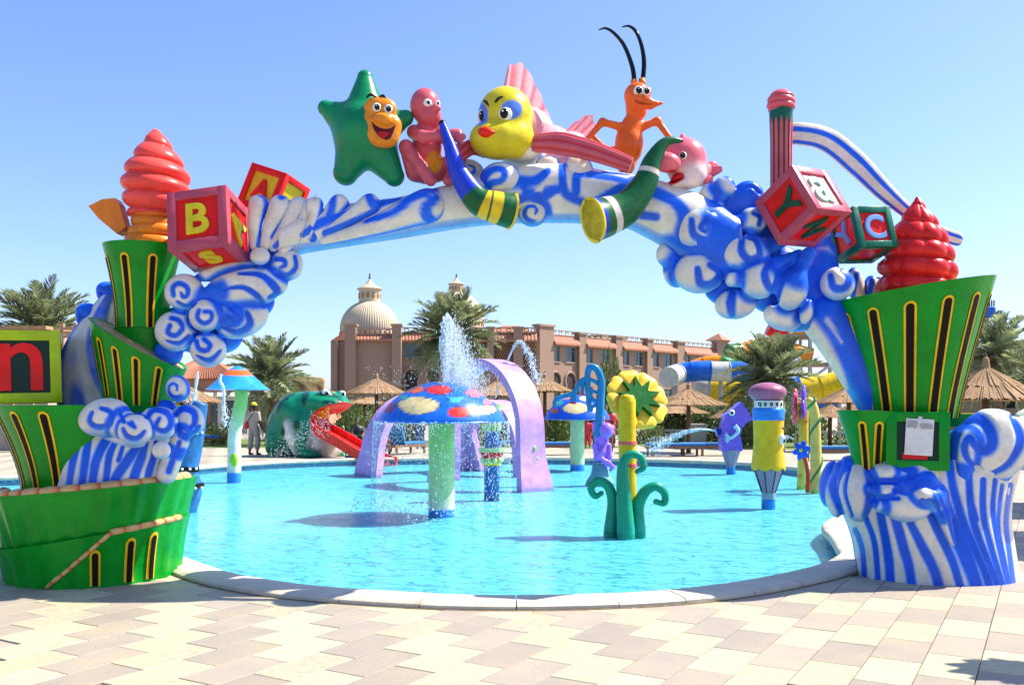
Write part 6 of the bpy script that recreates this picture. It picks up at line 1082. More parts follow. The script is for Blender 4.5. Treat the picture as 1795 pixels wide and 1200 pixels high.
d2 = thing('second_dome', 'smaller cream dome half hidden behind the central palm', 'dome', ((800 - CX) / FPX * 112, 112, 11.6)); dome(((800 - CX) / FPX * 112, 112, 0), 11.6, 3.3, d2, hz=1.05, lr=.27)
# -- low restaurant on the left with pergola
Yb = 62.0; A, B = ((200 - CX) / FPX * Yb, Yb), ((585 - CX) / FPX * Yb, Yb); tt = lambda px: tpx(A, B, px); zb = lambda py: W(0, py, Yb)[2]; M_terra = mat('terracotta_render', (.46, .215, .12), .8, var=.12, scale=.6); M_cream = mat('cream_paint', (.5, .46, .38), .7)
rs = thing('restaurant', 'low terracotta building with red hip roof behind the pergola', 'building', (A[0] + 7, Yb + 3, 0))
part('wall', wallbox(A, B, tt(215), tt(560), 0, zb(683), -2, 6), M_terra, rs); part('tower', wallbox(A, B, tt(270), tt(392), zb(683), zb(664), -2.4, 5), M_terra, rs)
x0, x1 = A[0] + tt(255), A[0] + tt(402); part('hip_roof', (np.array([[x0, Yb + 2, zb(662)], [x1, Yb + 2, zb(662)], [x1, Yb + 8, zb(662)], [x0, Yb + 8, zb(662)], [x0 + 2.4, Yb + 5, zb(615)], [x1 - 3.2, Yb + 5, zb(615)]]), [(0, 1, 5, 4), (1, 2, 5), (2, 3, 4, 5), (3, 0, 4)]), mat('roof_tile_near', (.46, .16, .07), .7, var=.3, scale=9, bump=.6, bscale=14), rs)
for k in range(30): f_ = k / 29; p0 = np.array([x0, Yb + 1.97, zb(662) + .03]) * (1 - f_) + np.array([x1, Yb + 1.97, zb(662) + .03]) * f_; p1 = np.array([x0 + 2.4, Yb + 5, zb(615) + .03]) * (1 - f_) + np.array([x1 - 3.2, Yb + 5, zb(615) + .03]) * f_; part('tile_row', tube([p0, p1], .05, 5), M_tile, rs)
balustrade(A, B, tt(385), tt(440), zb(683), rs, .7); part('parapet_block', join(*[wallbox(A, B, tt(px), tt(px + 9), zb(683), zb(662), -1.9, .5) for px in range(440, 556, 18)]), M_terra, rs)
for px in range(300, 560, 26): q = part('shop_window', wallbox(A, B, tt(px), tt(px + 20), .3, 2.6, -1.9, .12), M_glass, rs); part('mullion', wallbox(A, B, tt(px + 9.5), tt(px + 10.5), .3, 2.6, -1.86, .05), M_frame, q)
pg = thing('pergola', 'white timber pergola in front of the terracotta restaurant', 'pergola', (A[0] + 7, Yb - 1, 0))
part('beam', wallbox(A, B, tt(250), tt(590), zb(702), zb(695), 1.4, .25), M_cream, pg)
for px in range(262, 590, 22): part('rafter', boxx(A[0] + tt(px), A[0] + tt(px) + .16, Yb - 2.1, Yb + 2, zb(694.5), zb(688)), M_cream, pg)
for px in range(262, 590, 44): part('post', boxx(A[0] + tt(px), A[0] + tt(px) + .28, Yb - 1.5, Yb - 1.2, 0, zb(702.2)), M_cream, pg)
# -- rock sculpture
Y = 52; f, s = fp(Y); t = thing('rock_fountain', 'brown rock arch fountain standing behind the frog', 'fountain', f(535, 730) * [1, 1, 0]); BR_ = (.22, .13, .06)
part('rock', body([E(f(535, 690), (26 * s, 20 * s, 20 * s), BR_), E(f(535, 672), (24 * s, 18 * s, 11 * s), BR_)] + chain([f(508, 668), f(525, 672), f(548, 672), f(562, 667)], [5 * s, 8 * s, 8 * s, 5 * s], BR_) + chain([f(505, 668), f(503, 690)], [3 * s, 4 * s], BR_) + chain([f(562, 670), f(566, 690)], [4 * s, 3 * s], BR_) + chain([f(535, 690), f(530, 745)], [18 * s, 22 * s], BR_), .12, .3), mat('rock', BR_, .9, var=.4, scale=1.5, bump=.9, bscale=3), t, smooth=True)
# -- building on the far right
Y = 48; zb = lambda py: W(0, py, Y)[2]; A, B = ((1690 - CX) / FPX * Y, Y), ((1900 - CX) / FPX * Y, Y); tt = lambda px: tpx(A, B, px); rb = thing('balcony_house', 'sand coloured house with shaded balcony at the right edge', 'building', (A[0] + 3, Y, 0))
part('wall', wall_open(A, B, tt(1640), tt(1900), 0, zb(612), [(tt(1745), tt(1860), zb(668), zb(628)), (tt(1752), tt(1860), zb(715), zb(690))]), M_wall, rb)
part('balcony_shade', wallbox(A, B, tt(1744), tt(1861), 0.2, zb(627), -.8, .2), M_dark, rb); part('balcony_rail', join(*[wallbox(A, B, tt(px), tt(px) + .05, zb(668), zb(652), -.05, .06) for px in range(1746, 1860, 3)] + [wallbox(A, B, tt(1745), tt(1860), zb(652), zb(650), -.05, .1)]), M_black, rb); part('column', wallbox(A, B, tt(1768), tt(1776), zb(668), zb(628), -.1, .3), M_tile, rb)  # dark slab behind the openings stands in for the shade inside the balcony
part('roof_railing', join(*[wallbox(A, B, tt(px), tt(px) + .05, zb(612), zb(598), -.05, .06) for px in range(1700, 1880, 3)] + [wallbox(A, B, tt(1700), tt(1880), zb(598), zb(596), -.05, .1)]), M_black, rb)
# -- timber frame behind the left blocks
Y = 34; zb = lambda py: W(0, py, Y)[2]; t = thing('timber_frame', 'weathered timber frame and shed roof behind the lime block', 'shed', W(80, 0, Y) * [1, 1, 0]); M_tim = mat('timber', (.38, .22, .11), .8, var=.3, scale=4)
for px in (20, 55, 108, 131): part('post', boxx(W(px, 0, Y)[0] - .06, W(px, 0, Y)[0] + .06, Y, Y + .12, 0, zb(566 if px > 100 else 578)), M_tim, t)
for py in (576, 583, 590): part('rail', boxx(W(95, 0, Y)[0], W(150, 0, Y)[0], Y - .08, Y - .003, zb(py) - .05, zb(py) + .05), M_tim, t)
part('shed_wall', boxx(W(-60, 0, Y)[0], W(60, 0, Y)[0], Y + 1, Y + 3, 0, zb(574)), mat('shed_paint', (.42, .33, .26), .8), t); part('shed_roof', boxx(W(-70, 0, Y)[0], W(66, 0, Y)[0], Y + .6, Y + 3.4, zb(573.8), zb(568)), M_tim, t)
# ================================================================== WATER SLIDES
def slide_tube(label, pts, r, segs, Y, name='water_slide', half=False):
    P = np.array([W(p[0], p[1], Y + (p[2] if len(p) > 2 else 0)) for p in pts]); Q = spline(P, 80); t = thing(name, label, 'water slide', (P[0][0], P[0][1], 0), group='water slide tubes'); ks = np.linspace(0, 79, len(segs) + 1).astype(int)
    for k, c in enumerate(segs):
        q = Q[ks[k]:ks[k + 1] + 1]; part('tube_section', tube(q, r, 22, cap=True), gel('slide_' + c, SLC[c], .25, coat=.2), t, auto=50)
        part('flange', tube([q[-1] - (q[-1] - q[-2]) * .3, q[-1] + (q[-1] - q[-2]) * .3], r * 1.07, 22), gel('slide_' + c, SLC[c]), t, auto=50)
    for k in (10, 40, 70): p = Q[k]; part('support', tube([[p[0], p[1], 0], [p[0], p[1], p[2] - r * .9]], .13, 10), M_cream, t, smooth=True)
SLC = {'blue': (.012, .12, .58), 'white': (.52, .52, .49), 'yellow': (.66, .46, .01), 'green': (.01, .17, .04), 'orange': (.72, .25, .01), 'red': (.62, .03, .01)}
slide_tube('blue and white striped tube slide ending left of the palm', [(1172, 661, -1.5), (1190, 655), (1225, 650), (1262, 651), (1300, 651), (1345, 650), (1400, 640)], .62, ['white', 'blue', 'blue', 'white', 'blue', 'blue', 'white'], 56)
slide_tube('wide yellow and white tube slide above the thatched umbrellas', [(1215, 676), (1260, 682), (1300, 684), (1345, 680), (1400, 684), (1455, 676), (1500, 660)], .82, ['white', 'yellow', 'yellow', 'white', 'yellow', 'blue', 'yellow', 'yellow', 'white'], 58)
slide_tube('lowest white and yellow tube slide near the hedge', [(1240, 712), (1285, 714), (1330, 712), (1390, 708), (1460, 700)], .8, ['white', 'yellow', 'white', 'yellow', 'yellow', 'blue'], 60)
slide_tube('green and orange tube slide curling behind the palm', [(1278, 618, 0), (1300, 616, .5), (1335, 608, 1), (1375, 612, 2), (1420, 625, 2)], .62, ['green', 'orange', 'orange', 'green', 'orange'], 64)
slide_tube('orange and green open flume above the blue tube', [(1205, 648), (1235, 636), (1262, 634), (1290, 640), (1340, 632), (1380, 625)], .45, ['orange', 'orange', 'green', 'green', 'green'], 62)
slide_tube('red tube slide at the top of the slide tower', [(1346, 575), (1362, 582), (1385, 584), (1410, 580)], .55, ['red', 'red', 'orange'], 70)
Y = 66; t = thing('slide_tower', 'steel slide tower of posts and decks behind the palm', 'tower', W(1430, 0, Y) * [1, 1, 0])
for px in (1385, 1420, 1455, 1490): part('post', tube([W(px, 0, Y) * [1, 1, 0], W(px, 560, Y)], .16, 8), M_cream, t)
for py in (590, 640, 690): part('deck', boxx(W(1380, 0, Y)[0], W(1495, 0, Y)[0], Y - .2, Y + 3, W(0, py, Y)[2], W(0, py - 5, Y)[2]), M_trim, t)
for a_, b_ in (((1385, 690), (1455, 640)), ((1420, 690), (1490, 640))): part('brace', tube([W(*a_, Y - .3), W(*b_, Y - .3)], .1, 8), M_cream, t)
Y = 45; t = thing('slide_platform', 'blue slide platform with railing behind the right palm', 'platform', W(1735, 0, Y) * [1, 1, 0]); part('flume', boxx(W(1715, 0, Y)[0], W(1747, 0, Y)[0], Y, Y + 2, W(0, 556, Y)[2], W(0, 537, Y)[2], .1), gel('slide_blue', SLC['blue']), t); part('tower_leg', tube([W(1728, 0, Y + 1) * [1, 1, 0], W(1728, 556, Y + 1)], .2, 10), M_cream, t)
part('railing', join(*[boxx(W(px, 0, Y)[0], W(px, 0, Y)[0] + .05, Y, Y + .05, W(0, 537, Y)[2], W(0, 526, Y)[2]) for px in range(1718, 1745, 4)]), M_black, t)
Y = 66; t = thing('lamp_mast', 'dark floodlight mast seen beside the red swirl', 'lamp', W(1543, 0, Y) * [1, 1, 0]); part('mast', tube([W(1543, 0, Y) * [1, 1, 0], W(1543, 486, Y)], .1, 8), M_dark, t); part('floodlight', boxx(W(1538, 0, Y)[0], W(1551, 0, Y)[0], Y - .3, Y, W(0, 478, Y)[2], W(0, 461, Y)[2], .03), M_dark, t); part('cross_arm', tube([W(1533, 487, Y), W(1550, 487, Y)], .06, 6), M_dark, t)
# ================================================================== LAWNS, PLANTS, UMBRELLAS, LOUNGERS
def grass_mat():
    m, t, b = nt('lawn'); N, L = t.nodes, t.links; g = N.new('ShaderNodeNewGeometry'); n1 = N.new('ShaderNodeTexNoise'); n1.inputs['Scale'].default_value = 1.3; n1.inputs['Detail'].default_value = 8; n1.inputs['Roughness'].default_value = .7; L.new(g.outputs['Position'], n1.inputs['Vector'])
    cr = N.new('ShaderNodeValToRGB'); cr.color_ramp.elements[0].position = .35; cr.color_ramp.elements[0].color = (.06, .11, .015, 1); cr.color_ramp.elements[1].position = .65; cr.color_ramp.elements[1].color = (.16, .24, .035, 1); L.new(n1.outputs[0], cr.inputs[0]); L.new(cr.outputs[0], b.inputs['Base Color']); b.inputs['Roughness'].default_value = .9
    n2 = N.new('ShaderNodeTexNoise'); n2.inputs['Scale'].default_value = 30; L.new(g.outputs['Position'], n2.inputs['Vector']); bp = N.new('ShaderNodeBump'); bp.inputs['Strength'].default_value = .8; bp.inputs['Distance'].default_value = .05; L.new(n2.outputs[0], bp.inputs['Height']); L.new(bp.outputs[0], b.inputs['Normal']); return m
M_lawn = grass_mat()
def lawn(poly): struct('lawn', sheet(poly, .004), M_lawn)
lawn([(-60, 40), (-11.5, 37.5), (-5.5, 38), (-5, 47), (-30, 52), (-60, 55)]); lawn([(-4.2, 38.5), (-2, 37.5), (4.5, 37.5), (4.5, 48), (-4.2, 48)]); lawn([(5.6, 37), (13, 35.5), (30, 33), (60, 34), (60, 48), (20, 52), (5.6, 50)])
def leaf_mat(name, c0, c1, tr=.25):
    m, t, b = nt(name); N, L = t.nodes, t.links; oi = N.new('ShaderNodeObjectInfo'); g = N.new('ShaderNodeNewGeometry'); no = N.new('ShaderNodeTexNoise'); no.inputs['Scale'].default_value = 2.5; no.inputs['Detail'].default_value = 4; L.new(g.outputs['Position'], no.inputs['Vector'])
    cr = N.new('ShaderNodeValToRGB'); cr.color_ramp.elements[0].position = .35; cr.color_ramp.elements[0].color = (*c0, 1); cr.color_ramp.elements[1].position = .66; cr.color_ramp.elements[1].color = (*c1, 1); L.new(no.outputs[0], cr.inputs[0])
    mx = N.new('ShaderNodeMix'); mx.data_type = 'RGBA'; mx.blend_type = 'MULTIPLY'; mx.inputs[0].default_value = 1; mr = N.new('ShaderNodeMapRange'); mr.inputs[3].default_value = .7; mr.inputs[4].default_value = 1.25; L.new(oi.outputs['Random'], mr.inputs[0]); L.new(cr.outputs[0], mx.inputs[6]); L.new(mr.outputs[0], mx.inputs[7])
    L.new(mx.outputs[2], b.inputs['Base Color']); b.inputs['Roughness'].default_value = .5; b.inputs['Specular IOR Level'].default_value = .4
    tl = N.new('ShaderNodeBsdfTranslucent'); L.new(mx.outputs[2], tl.inputs[0]); ms = N.new('ShaderNodeMixShader'); ms.inputs[0].default_value = tr; L.new(b.outputs[0], ms.inputs[1]); L.new(tl.outputs[0], ms.inputs[2]); L.new(ms.outputs[0], N['Material Output'].inputs[0]); return m
M_palm = leaf_mat('palm_leaf', (.13, .17, .075), (.34, .38, .19), .38); M_bush = leaf_mat('bush_leaf', (.04, .075, .018), (.13, .18, .04)); M_bush2 = leaf_mat('pale_bush_leaf', (.09, .12, .025), (.2, .23, .06)); M_trunk = mat('palm_trunk', (.16, .105, .06), .9, var=.4, scale=6, bump=.8, bscale=12)
def frond_mesh(seed, L_=1.0, droop=.55, n=44):
    rg = random.Random(seed); V, F = [], []; pts = []
    for k in range(n + 1):
        f = k / n; pts.append(np.array([f * L_ * (1 - .12 * f * droop), 0, -droop * L_ * .55 * f ** 2.1]))
    pts = np.array(pts); T = np.gradient(pts, axis=0); T /= np.linalg.norm(T, axis=1)[:, None]
    for k in range(n):      # rachis
        w = .011 * L_ * (1 - .8 * k / n); i = len(V); a, b = pts[k], pts[k + 1]; V += [a + [0, w, 0], a - [0, w, 0], b - [0, w * .97, 0], b + [0, w * .97, 0]]; F.append((i, i + 1, i + 2, i + 3))
    for k in range(4, n):
        f = k / n; ln = L_ * .27 * (math.sin(math.pi * min(1, .12 + f * .9)) ** .6) * rg.uniform(.8, 1.1); up = np.array([-T[k][2], 0, T[k][0]])
        for sd in (1, -1):
            d = T[k] * rg.uniform(.55, .9) + np.array([0, sd * rg.uniform(.55, .8), 0]) + up * rg.uniform(.15, .55); d /= np.linalg.norm(d); e = np.cross(d, up); e /= np.linalg.norm(e) + 1e-9
            w = .0095 * L_; a = pts[k]; m = a + d * ln * .5; tip = a + d * ln - np.array([0, 0, .16 * ln * rg.uniform(.3, 1.4)]); i = len(V); V += [a - e * w * .4, a + e * w * .4, m + e * w, tip, m - e * w]; F.append((i, i + 1, i + 2, i + 3, i + 4))
    me = mesh('frond', np.array(V), F); me.materials.append(M_palm); return me
FR_ = [frond_mesh(k, 1.0, dr) for k, dr in enumerate((.35, .55, .8, 1.05))]
def palm(label, px, pyc, Y, rad, nf=46, lean=0, tr=.16, base_py=None, hgt=None, seed=0, upf=1.0):
    rg = random.Random(seed + 11); c = W(px, pyc, Y); t = thing('palm_tree', label, 'palm tree', (c[0] - lean, c[1], 0), group='date palms round the pool')
    P = [[c[0] - lean, c[1], -.05], [c[0] - lean * .6, c[1], c[2] * .4], [c[0] - lean * .1, c[1], c[2] * .85], [c[0], c[1], c[2]]]; n, m = 18, 70; V, F = tube(P, [tr * 1.25, tr, tr * 1.05, tr * 1.15], n, smooth=m); cen = np.repeat(V.reshape(m, n, 3).mean(1), n, 0); k = np.repeat(np.arange(m), n); j = np.tile(np.arange(n), m); V = cen + (V - cen) * (1 + .13 * ((k + j // 3 * 1) % 3 == 0))[:, None]
    part('trunk', (V, F), M_trunk, t)
    for k in range(nf):
        f = (k + .5) / nf; el = R(86) - R(118) * f ** 1.05 * (1.0) + rg.uniform(-.12, .12); az = k * 2.39996 + rg.uniform(-.25, .25); me = FR_[min(3, int(f * 3.2 + rg.random() * .9))]
        o = bpy.data.objects.new('frond', me); COL.objects.link(o); o.parent = t; sc = rad * rg.uniform(.85, 1.12) * (1.0 if f > .15 else .92); o.location = (lean, 0, c[2] - .02 - f * .18); o.rotation_euler = (rg.uniform(-.3, .3), -el, az); o.scale = (sc, sc, sc)
palm('date palm above the lime block at the left edge', 74, 578, 40, 2.6, seed=1, tr=.2, nf=64); palm('date palm standing behind the frog slide', 476, 658, 40, 2.15, seed=2, lean=.1, nf=50); palm('small date palm half hidden behind the palm by the frog', 452, 655, 58, 1.7, seed=8, nf=22)
palm('date palm in front of the hotel behind the big water jet', 795, 588, 46, 2.7, seed=3, lean=-.1, nf=72); palm('bushy date palm in front of the water slides', 1352, 662, 38, 2.3, seed=4, nf=64); palm('date palm at the right edge beside the largest green cup', 1745, 620, 30, 1.75, seed=5, nf=44, tr=.2); palm('low palm crown cut off by the right picture edge', 1822, 655, 27, 1.3, seed=6, nf=26)
# ---- bushes
def bush_mesh(seed, nl=900, ls=.09, m=None):
    rg = np.random.default_rng(seed); d = rg.normal(size=(nl, 3)); d /= np.linalg.norm(d, axis=1)[:, None]; d[:, 2] = np.abs(d[:, 2]) * 1.0; r = rg.random(nl) ** .35; lump = .72 + .45 * vnoise(d, 2.2, seed + 20); P = d * (r * lump)[:, None]; V, F = [], []
    for p, q in zip(P, d):
        a = rg.normal(size=3) * .8 + q; a /= np.linalg.norm(a); b = np.cross(a, rg.normal(size=3)); b /= np.linalg.norm(b) + 1e-9; s_ = ls * rg.uniform(.6, 1.3); i = len(V); V += [p, p + a * s_ + b * s_ * .4, p + a * s_ * 2, p + a * s_ - b * s_ * .4]; F.append((i, i + 1, i + 2, i + 3))
    me = mesh('foliage', np.array(V), F); me.materials.append(m or M_bush); return me
BM = [bush_mesh(k, 1100, .085, M_bush) for k in range(3)] + [bush_mesh(k + 5, 900, .09, M_bush2) for k in range(2)]
bst = mesh('stems', *join(*[tube([[0, 0, 0], [math.cos(a) * .35, math.sin(a) * .35, .6]], [.04, .015], 5) for a in np.arange(5) * 1.257])); bst.materials.append(M_trunk)
def bush(label, px, Y, rx, h, kind=0, seed=0):
    x = (px - CX) / FPX * Y; t = thing('shrub', label, 'shrub', (x, Y, 0), group='shrubs behind the pool')
    for me, nm in ((BM[kind], 'foliage'), (bst, 'stems')):
        o = bpy.data.objects.new(nm, me); COL.objects.link(o); o.parent = t; o.scale = (rx, rx * .8, h); o.rotation_euler = (0, 0, seed * 1.7)
BL = ['shrub left of the man with the yellow cap', 'low shrub right under the left mushroom cap', 'dark shrub behind the man with the yellow cap', 'pale dry bush in front of the domed block', 'second pale bush in front of the domed block', 'shrub behind the red slide near the seated woman', 'tall shrub right of the red slide', 'shrub seen left of the big mushroom pole', 'shrub seen right of the big mushroom pole', 'shrub behind the crown column', 'shrub under the rear mushroom at left', 'dense shrub under the rear mushroom at right', 'dark tree like shrub beside the giant flower', 'shrub right below the giant flower', 'shrub left of the thatched umbrella pole', 'hedge shrub right of the thatched umbrella pole', 'hedge shrub left of the purple crayon', 'tall shrub between purple crayon and yellow pencil', 'pale shrub right of the purple crayon', 'shrub right of the yellow pencil', 'shrub behind the flower posts', 'low shrub left of the small green cup', 'far shrub below the blue tube slide']
BP = [(370, 42, 1.0, .9, 0), (392, 41, .8, .8, 3), (505, 46, 1.2, 1.6, 1), (640, 60, 2.0, 2.9, 4), (668, 62, 1.8, 2.6, 3), (612, 40, .9, 1.9, 1), (640, 42, 1.2, 1.4, 3), (706, 44, 1.2, 2.0, 0), (832, 44, 1.2, 1.7, 3), (885, 44, 1.0, 1.6, 1), (975, 44, 1.0, 1.9, 0), (995, 47, 1.4, 1.8, 2), (1072, 58, 1.5, 5.0, 1), (1130, 42, 1.1, 1.0, 3), (1165, 46, 1.5, 1.9, 0), (1235, 47, 1.8, 2.0, 2), (1262, 44, 1.3, 1.7, 0), (1302, 40, .9, 2.0, 1), (1318, 38, .8, 1.4, 4), (1385, 44, 1.1, 1.8, 2), (1420, 48, 1.2, 1.8, 0), (1490, 44, 1.2, 1.0, 3), (1200, 54, 2.0, 2.2, 1)]
for k, (lb, (px, Y, rx, h, kd)) in enumerate(zip(BL, BP)): bush(lb, px, Y, rx, h, kd, k)
# ---- thatched umbrellas
M_that = mat('thatch', (.34, .21, .105), .95, var=.35, scale=3, bump=1.0, bscale=18); M_pole = mat('umbrella_pole', (.13, .065, .03), .8, var=.3, scale=5)
def thatch_mesh():
    V, F = [], []; rg = random.Random(5)
    for (r0, z0, r1, z1, n) in ((.1, .55, .62, .22, 150), (.48, .30, 1.0, 0.0, 230)):
        for k in range(n):
            for l in range(2):
                a = (k + rg.random()) / n * 2 * math.pi; w = math.pi / n * rg.uniform(1.2, 2.2) * .9; rr = r1 * rg.uniform(.94, 1.05); zz_ = z1 - rg.uniform(-.015, .04); lz = .012 * l + rg.uniform(0, .012); i = len(V)
                for q, r_, z_ in ((a - w * .5, r0, z0 + lz), (a + w * .5, r0, z0 + lz), (a + w, rr, zz_ + lz), (a - w, rr, zz_ + lz)): V.append([math.cos(q) * r_, math.sin(q) * r_, z_])
                F.append((i, i + 1, i + 2, i + 3))
    c1 = lathe([(.62, .19), (.08, .53), (.05, .75), (.0, .8)], 24, cap=False); c2 = lathe([(.99, -.02), (.45, .27)], 24, cap=False)
    j = join((np.array(V), F), c1, c2); me = mesh('thatch', *j); me.materials.append(M_that); return me
TM = thatch_mesh(); PM = mesh('pole', *lathe([(.055, -1.6), (.045, .3)], 10)); PM.materials.append(M_pole); TK = mesh('top_knot', *tube([[0, 0, .5], [.01, 0, .7], [-.01, .01, .86]], [.10, .045, .02], 10)); TK.materials.append(M_pole)
def umbrella(label, px, py_edge, Y, r, hs=.5):
    c = W(px, py_edge, Y); t = thing('thatched_umbrella', label, 'umbrella', (c[0], Y, 0), group='thatched umbrellas')
    for me, nm, sc, lz in ((TM, 'thatch', (r, r, r * hs / .5), c[2]), (TK, 'top_knot', (r * .8, r * .8, r * hs / .5), c[2])):
        o = bpy.data.objects.new(nm, me); COL.objects.link(o); o.parent = t; o.location = (0, 0, lz); o.scale = sc; o.rotation_euler = (0, 0, px)
    part('pole', lathe([(.09, -.01), (.075, c[2] + r * hs * .5)], 12, (c[0], Y, 0)), M_pole, t, smooth=True)
umbrella('thatched umbrella in front of the domed block with two tiers', 660, 690, 38, 1.3, .42); umbrella('lower thatched umbrella left of the big mushroom', 640, 708, 44, 1.5, .32); umbrella('thatched umbrella seen under the tall lilac arch', 870, 694, 42, 1.4, .42); umbrella('thatched umbrella left of the rear mushroom', 955, 686, 40, 1.25, .42)
umbrella('largest thatched umbrella between flower and purple crayon', 1207, 710, 33, 1.4, .36); umbrella('flat thatched umbrella partly behind the largest one', 1190, 724, 45, 1.5, .3); umbrella('thatched umbrella behind the purple crayon', 1285, 732, 42, 1.1, .45); umbrella('two tier thatched umbrella left of the large cup', 1488, 706, 34, 1.25, .42); umbrella('low thatched umbrella left of the small green cup', 1455, 731, 38, 1.0, .45); umbrella('lower thatched umbrella behind the small green cup', 1510, 726, 42, 1.3)
umbrella('nearest thatched umbrella right of the largest green cup', 1728, 700, 20, 1.25, .48); umbrella('thatched umbrella behind the left mushroom stem', 318, 705, 50, 2.2, .4)
# two more shade the deck just outside the right edge of the picture
for x, y in ((7.9, 10.4), (9.6, 14.2)):
    t = thing('thatched_umbrella', 'thatched umbrella outside the right edge shading the ' + ('near' if y < 12 else 'far') + ' deck', 'umbrella', (x, y, 0), group='thatched umbrellas')
    o = bpy.data.objects.new('thatch', TM); COL.objects.link(o); o.parent = t; o.location = (0, 0, 2.2); o.scale = (1.4, 1.4, 1.4); part('pole', lathe([(.08, -.01), (.07, 2.8)], 12, (x, y, 0)), M_pole, t, smooth=True)
t = thing('shadow_plant', 'added unseen fan leaved plant outside the right edge casting a shadow on the near paving', 'plant', (5.28, 5.80, 0)); part('pot', lathe([(.25, 0), (.36, .5), (.4, .52), (.34, .5)], 24, (5.28, 5.80, 0)), M_terra, t, auto=40); part('trunk', tube([[5.28, 5.80, .45], [5.22, 5.80, 1.6], [5.18, 5.80, 2.7]], [.07, .05, .04], 10, smooth=12), M_trunk, t)  # unseen plant, added only to throw the shadow on the near paving
for k, (a, ln) in enumerate([(180, .55), (200, .42), (160, .42), (0, .55), (300, .45)]):
    d = np.array([math.cos(R(a)), math.sin(R(a)), 0]); c = np.array([5.18, 5.80, 2.7]); q = []
    n_ = np.array([-d[1], d[0], 0]); rim = [c + d * ln * (.55 + .45 * math.cos(b * .9) ) * (1 + .10 * math.cos(b * 9)) + n_ * ln * .42 * math.sin(b) * (1 + .10 * math.cos(b * 9)) + [0, 0, .05 * math.cos(b)] for b in np.linspace(-2.4, 2.4, 30)]; V = np.array([c] + rim); part('leaf', (np.vstack([V, V - [0, 0, .012]]), [(0, i, i + 1) for i in range(1, 30)] + [(31, 31 + i + 1, 31 + i) for i in range(1, 30)]), M_bush, t)
# ---- sun loungers
M_lw = mat('lounger_wood', (.20, .10, .04), .6, var=.3, scale=8); M_mat = mat('lounger_mattress', (.02, .16, .42), .8, var=.15, scale=4, bump=.2)
def lounger(label, px, py, Y, rz=0, back=0, wood=None, matt=None):
    p = W(px, py, Y); x, y = p[0], Y; Mx = rotm(0, 0, R(rz)); t = thing('sun_lounger', label, 'sun lounger', (x, y, 0), group='sun loungers on the deck'); g = lambda vf: (np.asarray(vf[0]) @ Mx.T + [x, y, 0], vf[1])
    part('frame', g(join(boxx(-.95, .95, -.32, -.27, .25, .33), boxx(-.95, .95, .27, .32, .25, .33), boxx(-.95, -.9, -.27, .27, .25, .33), boxx(.9, .95, -.27, .27, .25, .33))), M_lw, t)
    for sx in (-.85, .85):
        for sy in (-.295, .295): part('leg', g(boxx(sx - .035, sx + .035, sy - .03, sy + .03, 0, .25)), M_lw, t)
    for k in range(12): part('slat', g(boxx(-.86 + k * .145, -.76 + k * .145, -.268, .268, .305, .325)), M_lw, t)
    if back:
        part('mattress', g(boxx(-.3, .95, -.28, .28, .33, .42, .02)), M_mat, t); q = tf(box((0, 0, 0), (.09, .56, .72), .02), (-.42, 0, .68), (0, R(-22), 0)); part('back_cushion', g(q), M_mat, t)
    else: part('mattress', g(boxx(-.95, .95, -.29, .29, .33, .43, .02)), M_mat, t)
lounger('lounger with raised blue back seen under the big mushroom', 708, 797, 32, 62, 1); lounger('lounger beside the foot of the lilac arch', 962, 796, 31.5, 10); lounger('dark lounger left of the umbrella pole', 1183, 800, 30.5, 6); lounger('light wood lounger right of the umbrella pole', 1241, 798, 31, -4); lounger('lounger partly hidden by the blue wave foot at right', 1470, 806, 28, 5); lounger('small lounger at the left by the blue totem', 345, 778, 40, 20); lounger('far lounger on the right lawn edge', 1412, 768, 45, 0); lounger('far lounger behind the crown column', 905, 796, 33, 5)
# planter with dark flowers, low hedge rails
for (px, py, lb) in ((972, 768, 'dark clay planter left of the rear mushroom'), (1222, 776, 'pale planter box behind the loungers'), (497, 790, 'round boulder next to the man with the yellow cap')):
    Y = GY(py); c = W(px, py, Y); 
    if 'boulder' in lb: solo('boulder', body([E(c + [0, 0, .28], (.34, .3, .45)), E(c + [.1, 0, .1], (.36, .3, .3))], .05, .1), mat('boulder', (.24, .17, .10), .9, var=.3, scale=3, bump=.8, bscale=6), lb, 'rock', smooth=True)
    elif 'pale' in lb:
        t = thing('planter_box', lb, 'planter', c * [1, 1, 0]); part('box', box(c * [1, 1, 0] + [0, 0, .45], (.75, .75, .9), .03), M_cream, t); part('soil', box(c * [1, 1, 0] + [0, 0, .91], (.65, .65, .03)), M_trunk, t)
    else:
        t = thing('planter', lb, 'planter', c * [1, 1, 0]); part('pot', lathe([(.22, 0), (.42, .8), (.46, .84), (.38, .82)], 20, c * [1, 1, 0]), mat('dark_clay', (.10, .05, .035), .8, var=.4, scale=6), t, auto=40); part('rim', lathe([(.46, .84), (.5, .9), (.4, .92)], 20, c * [1, 1, 0]), M_cream, t, auto=40)
for (x0, x1, Y, lb) in ((1125, 1280, 44, 'low pale rail along the lawn behind the loungers'), (1395, 1520, 40, 'low stone edge along the lawn at right')):
    t = thing('low_rail', lb, 'rail', W((x0 + x1) / 2, 0, Y) * [1, 1, 0]); part('rail', boxx(W(x0, 0, Y)[0], W(x1, 0, Y)[0], Y, Y + .1, .5, .62), M_cream, t)
    for px in range(x0, x1 + 1, 26): part('post', boxx(W(px, 0, Y)[0] - .05, W(px, 0, Y)[0] + .05, Y + .0, Y + .1, 0, .498), M_cream, t)
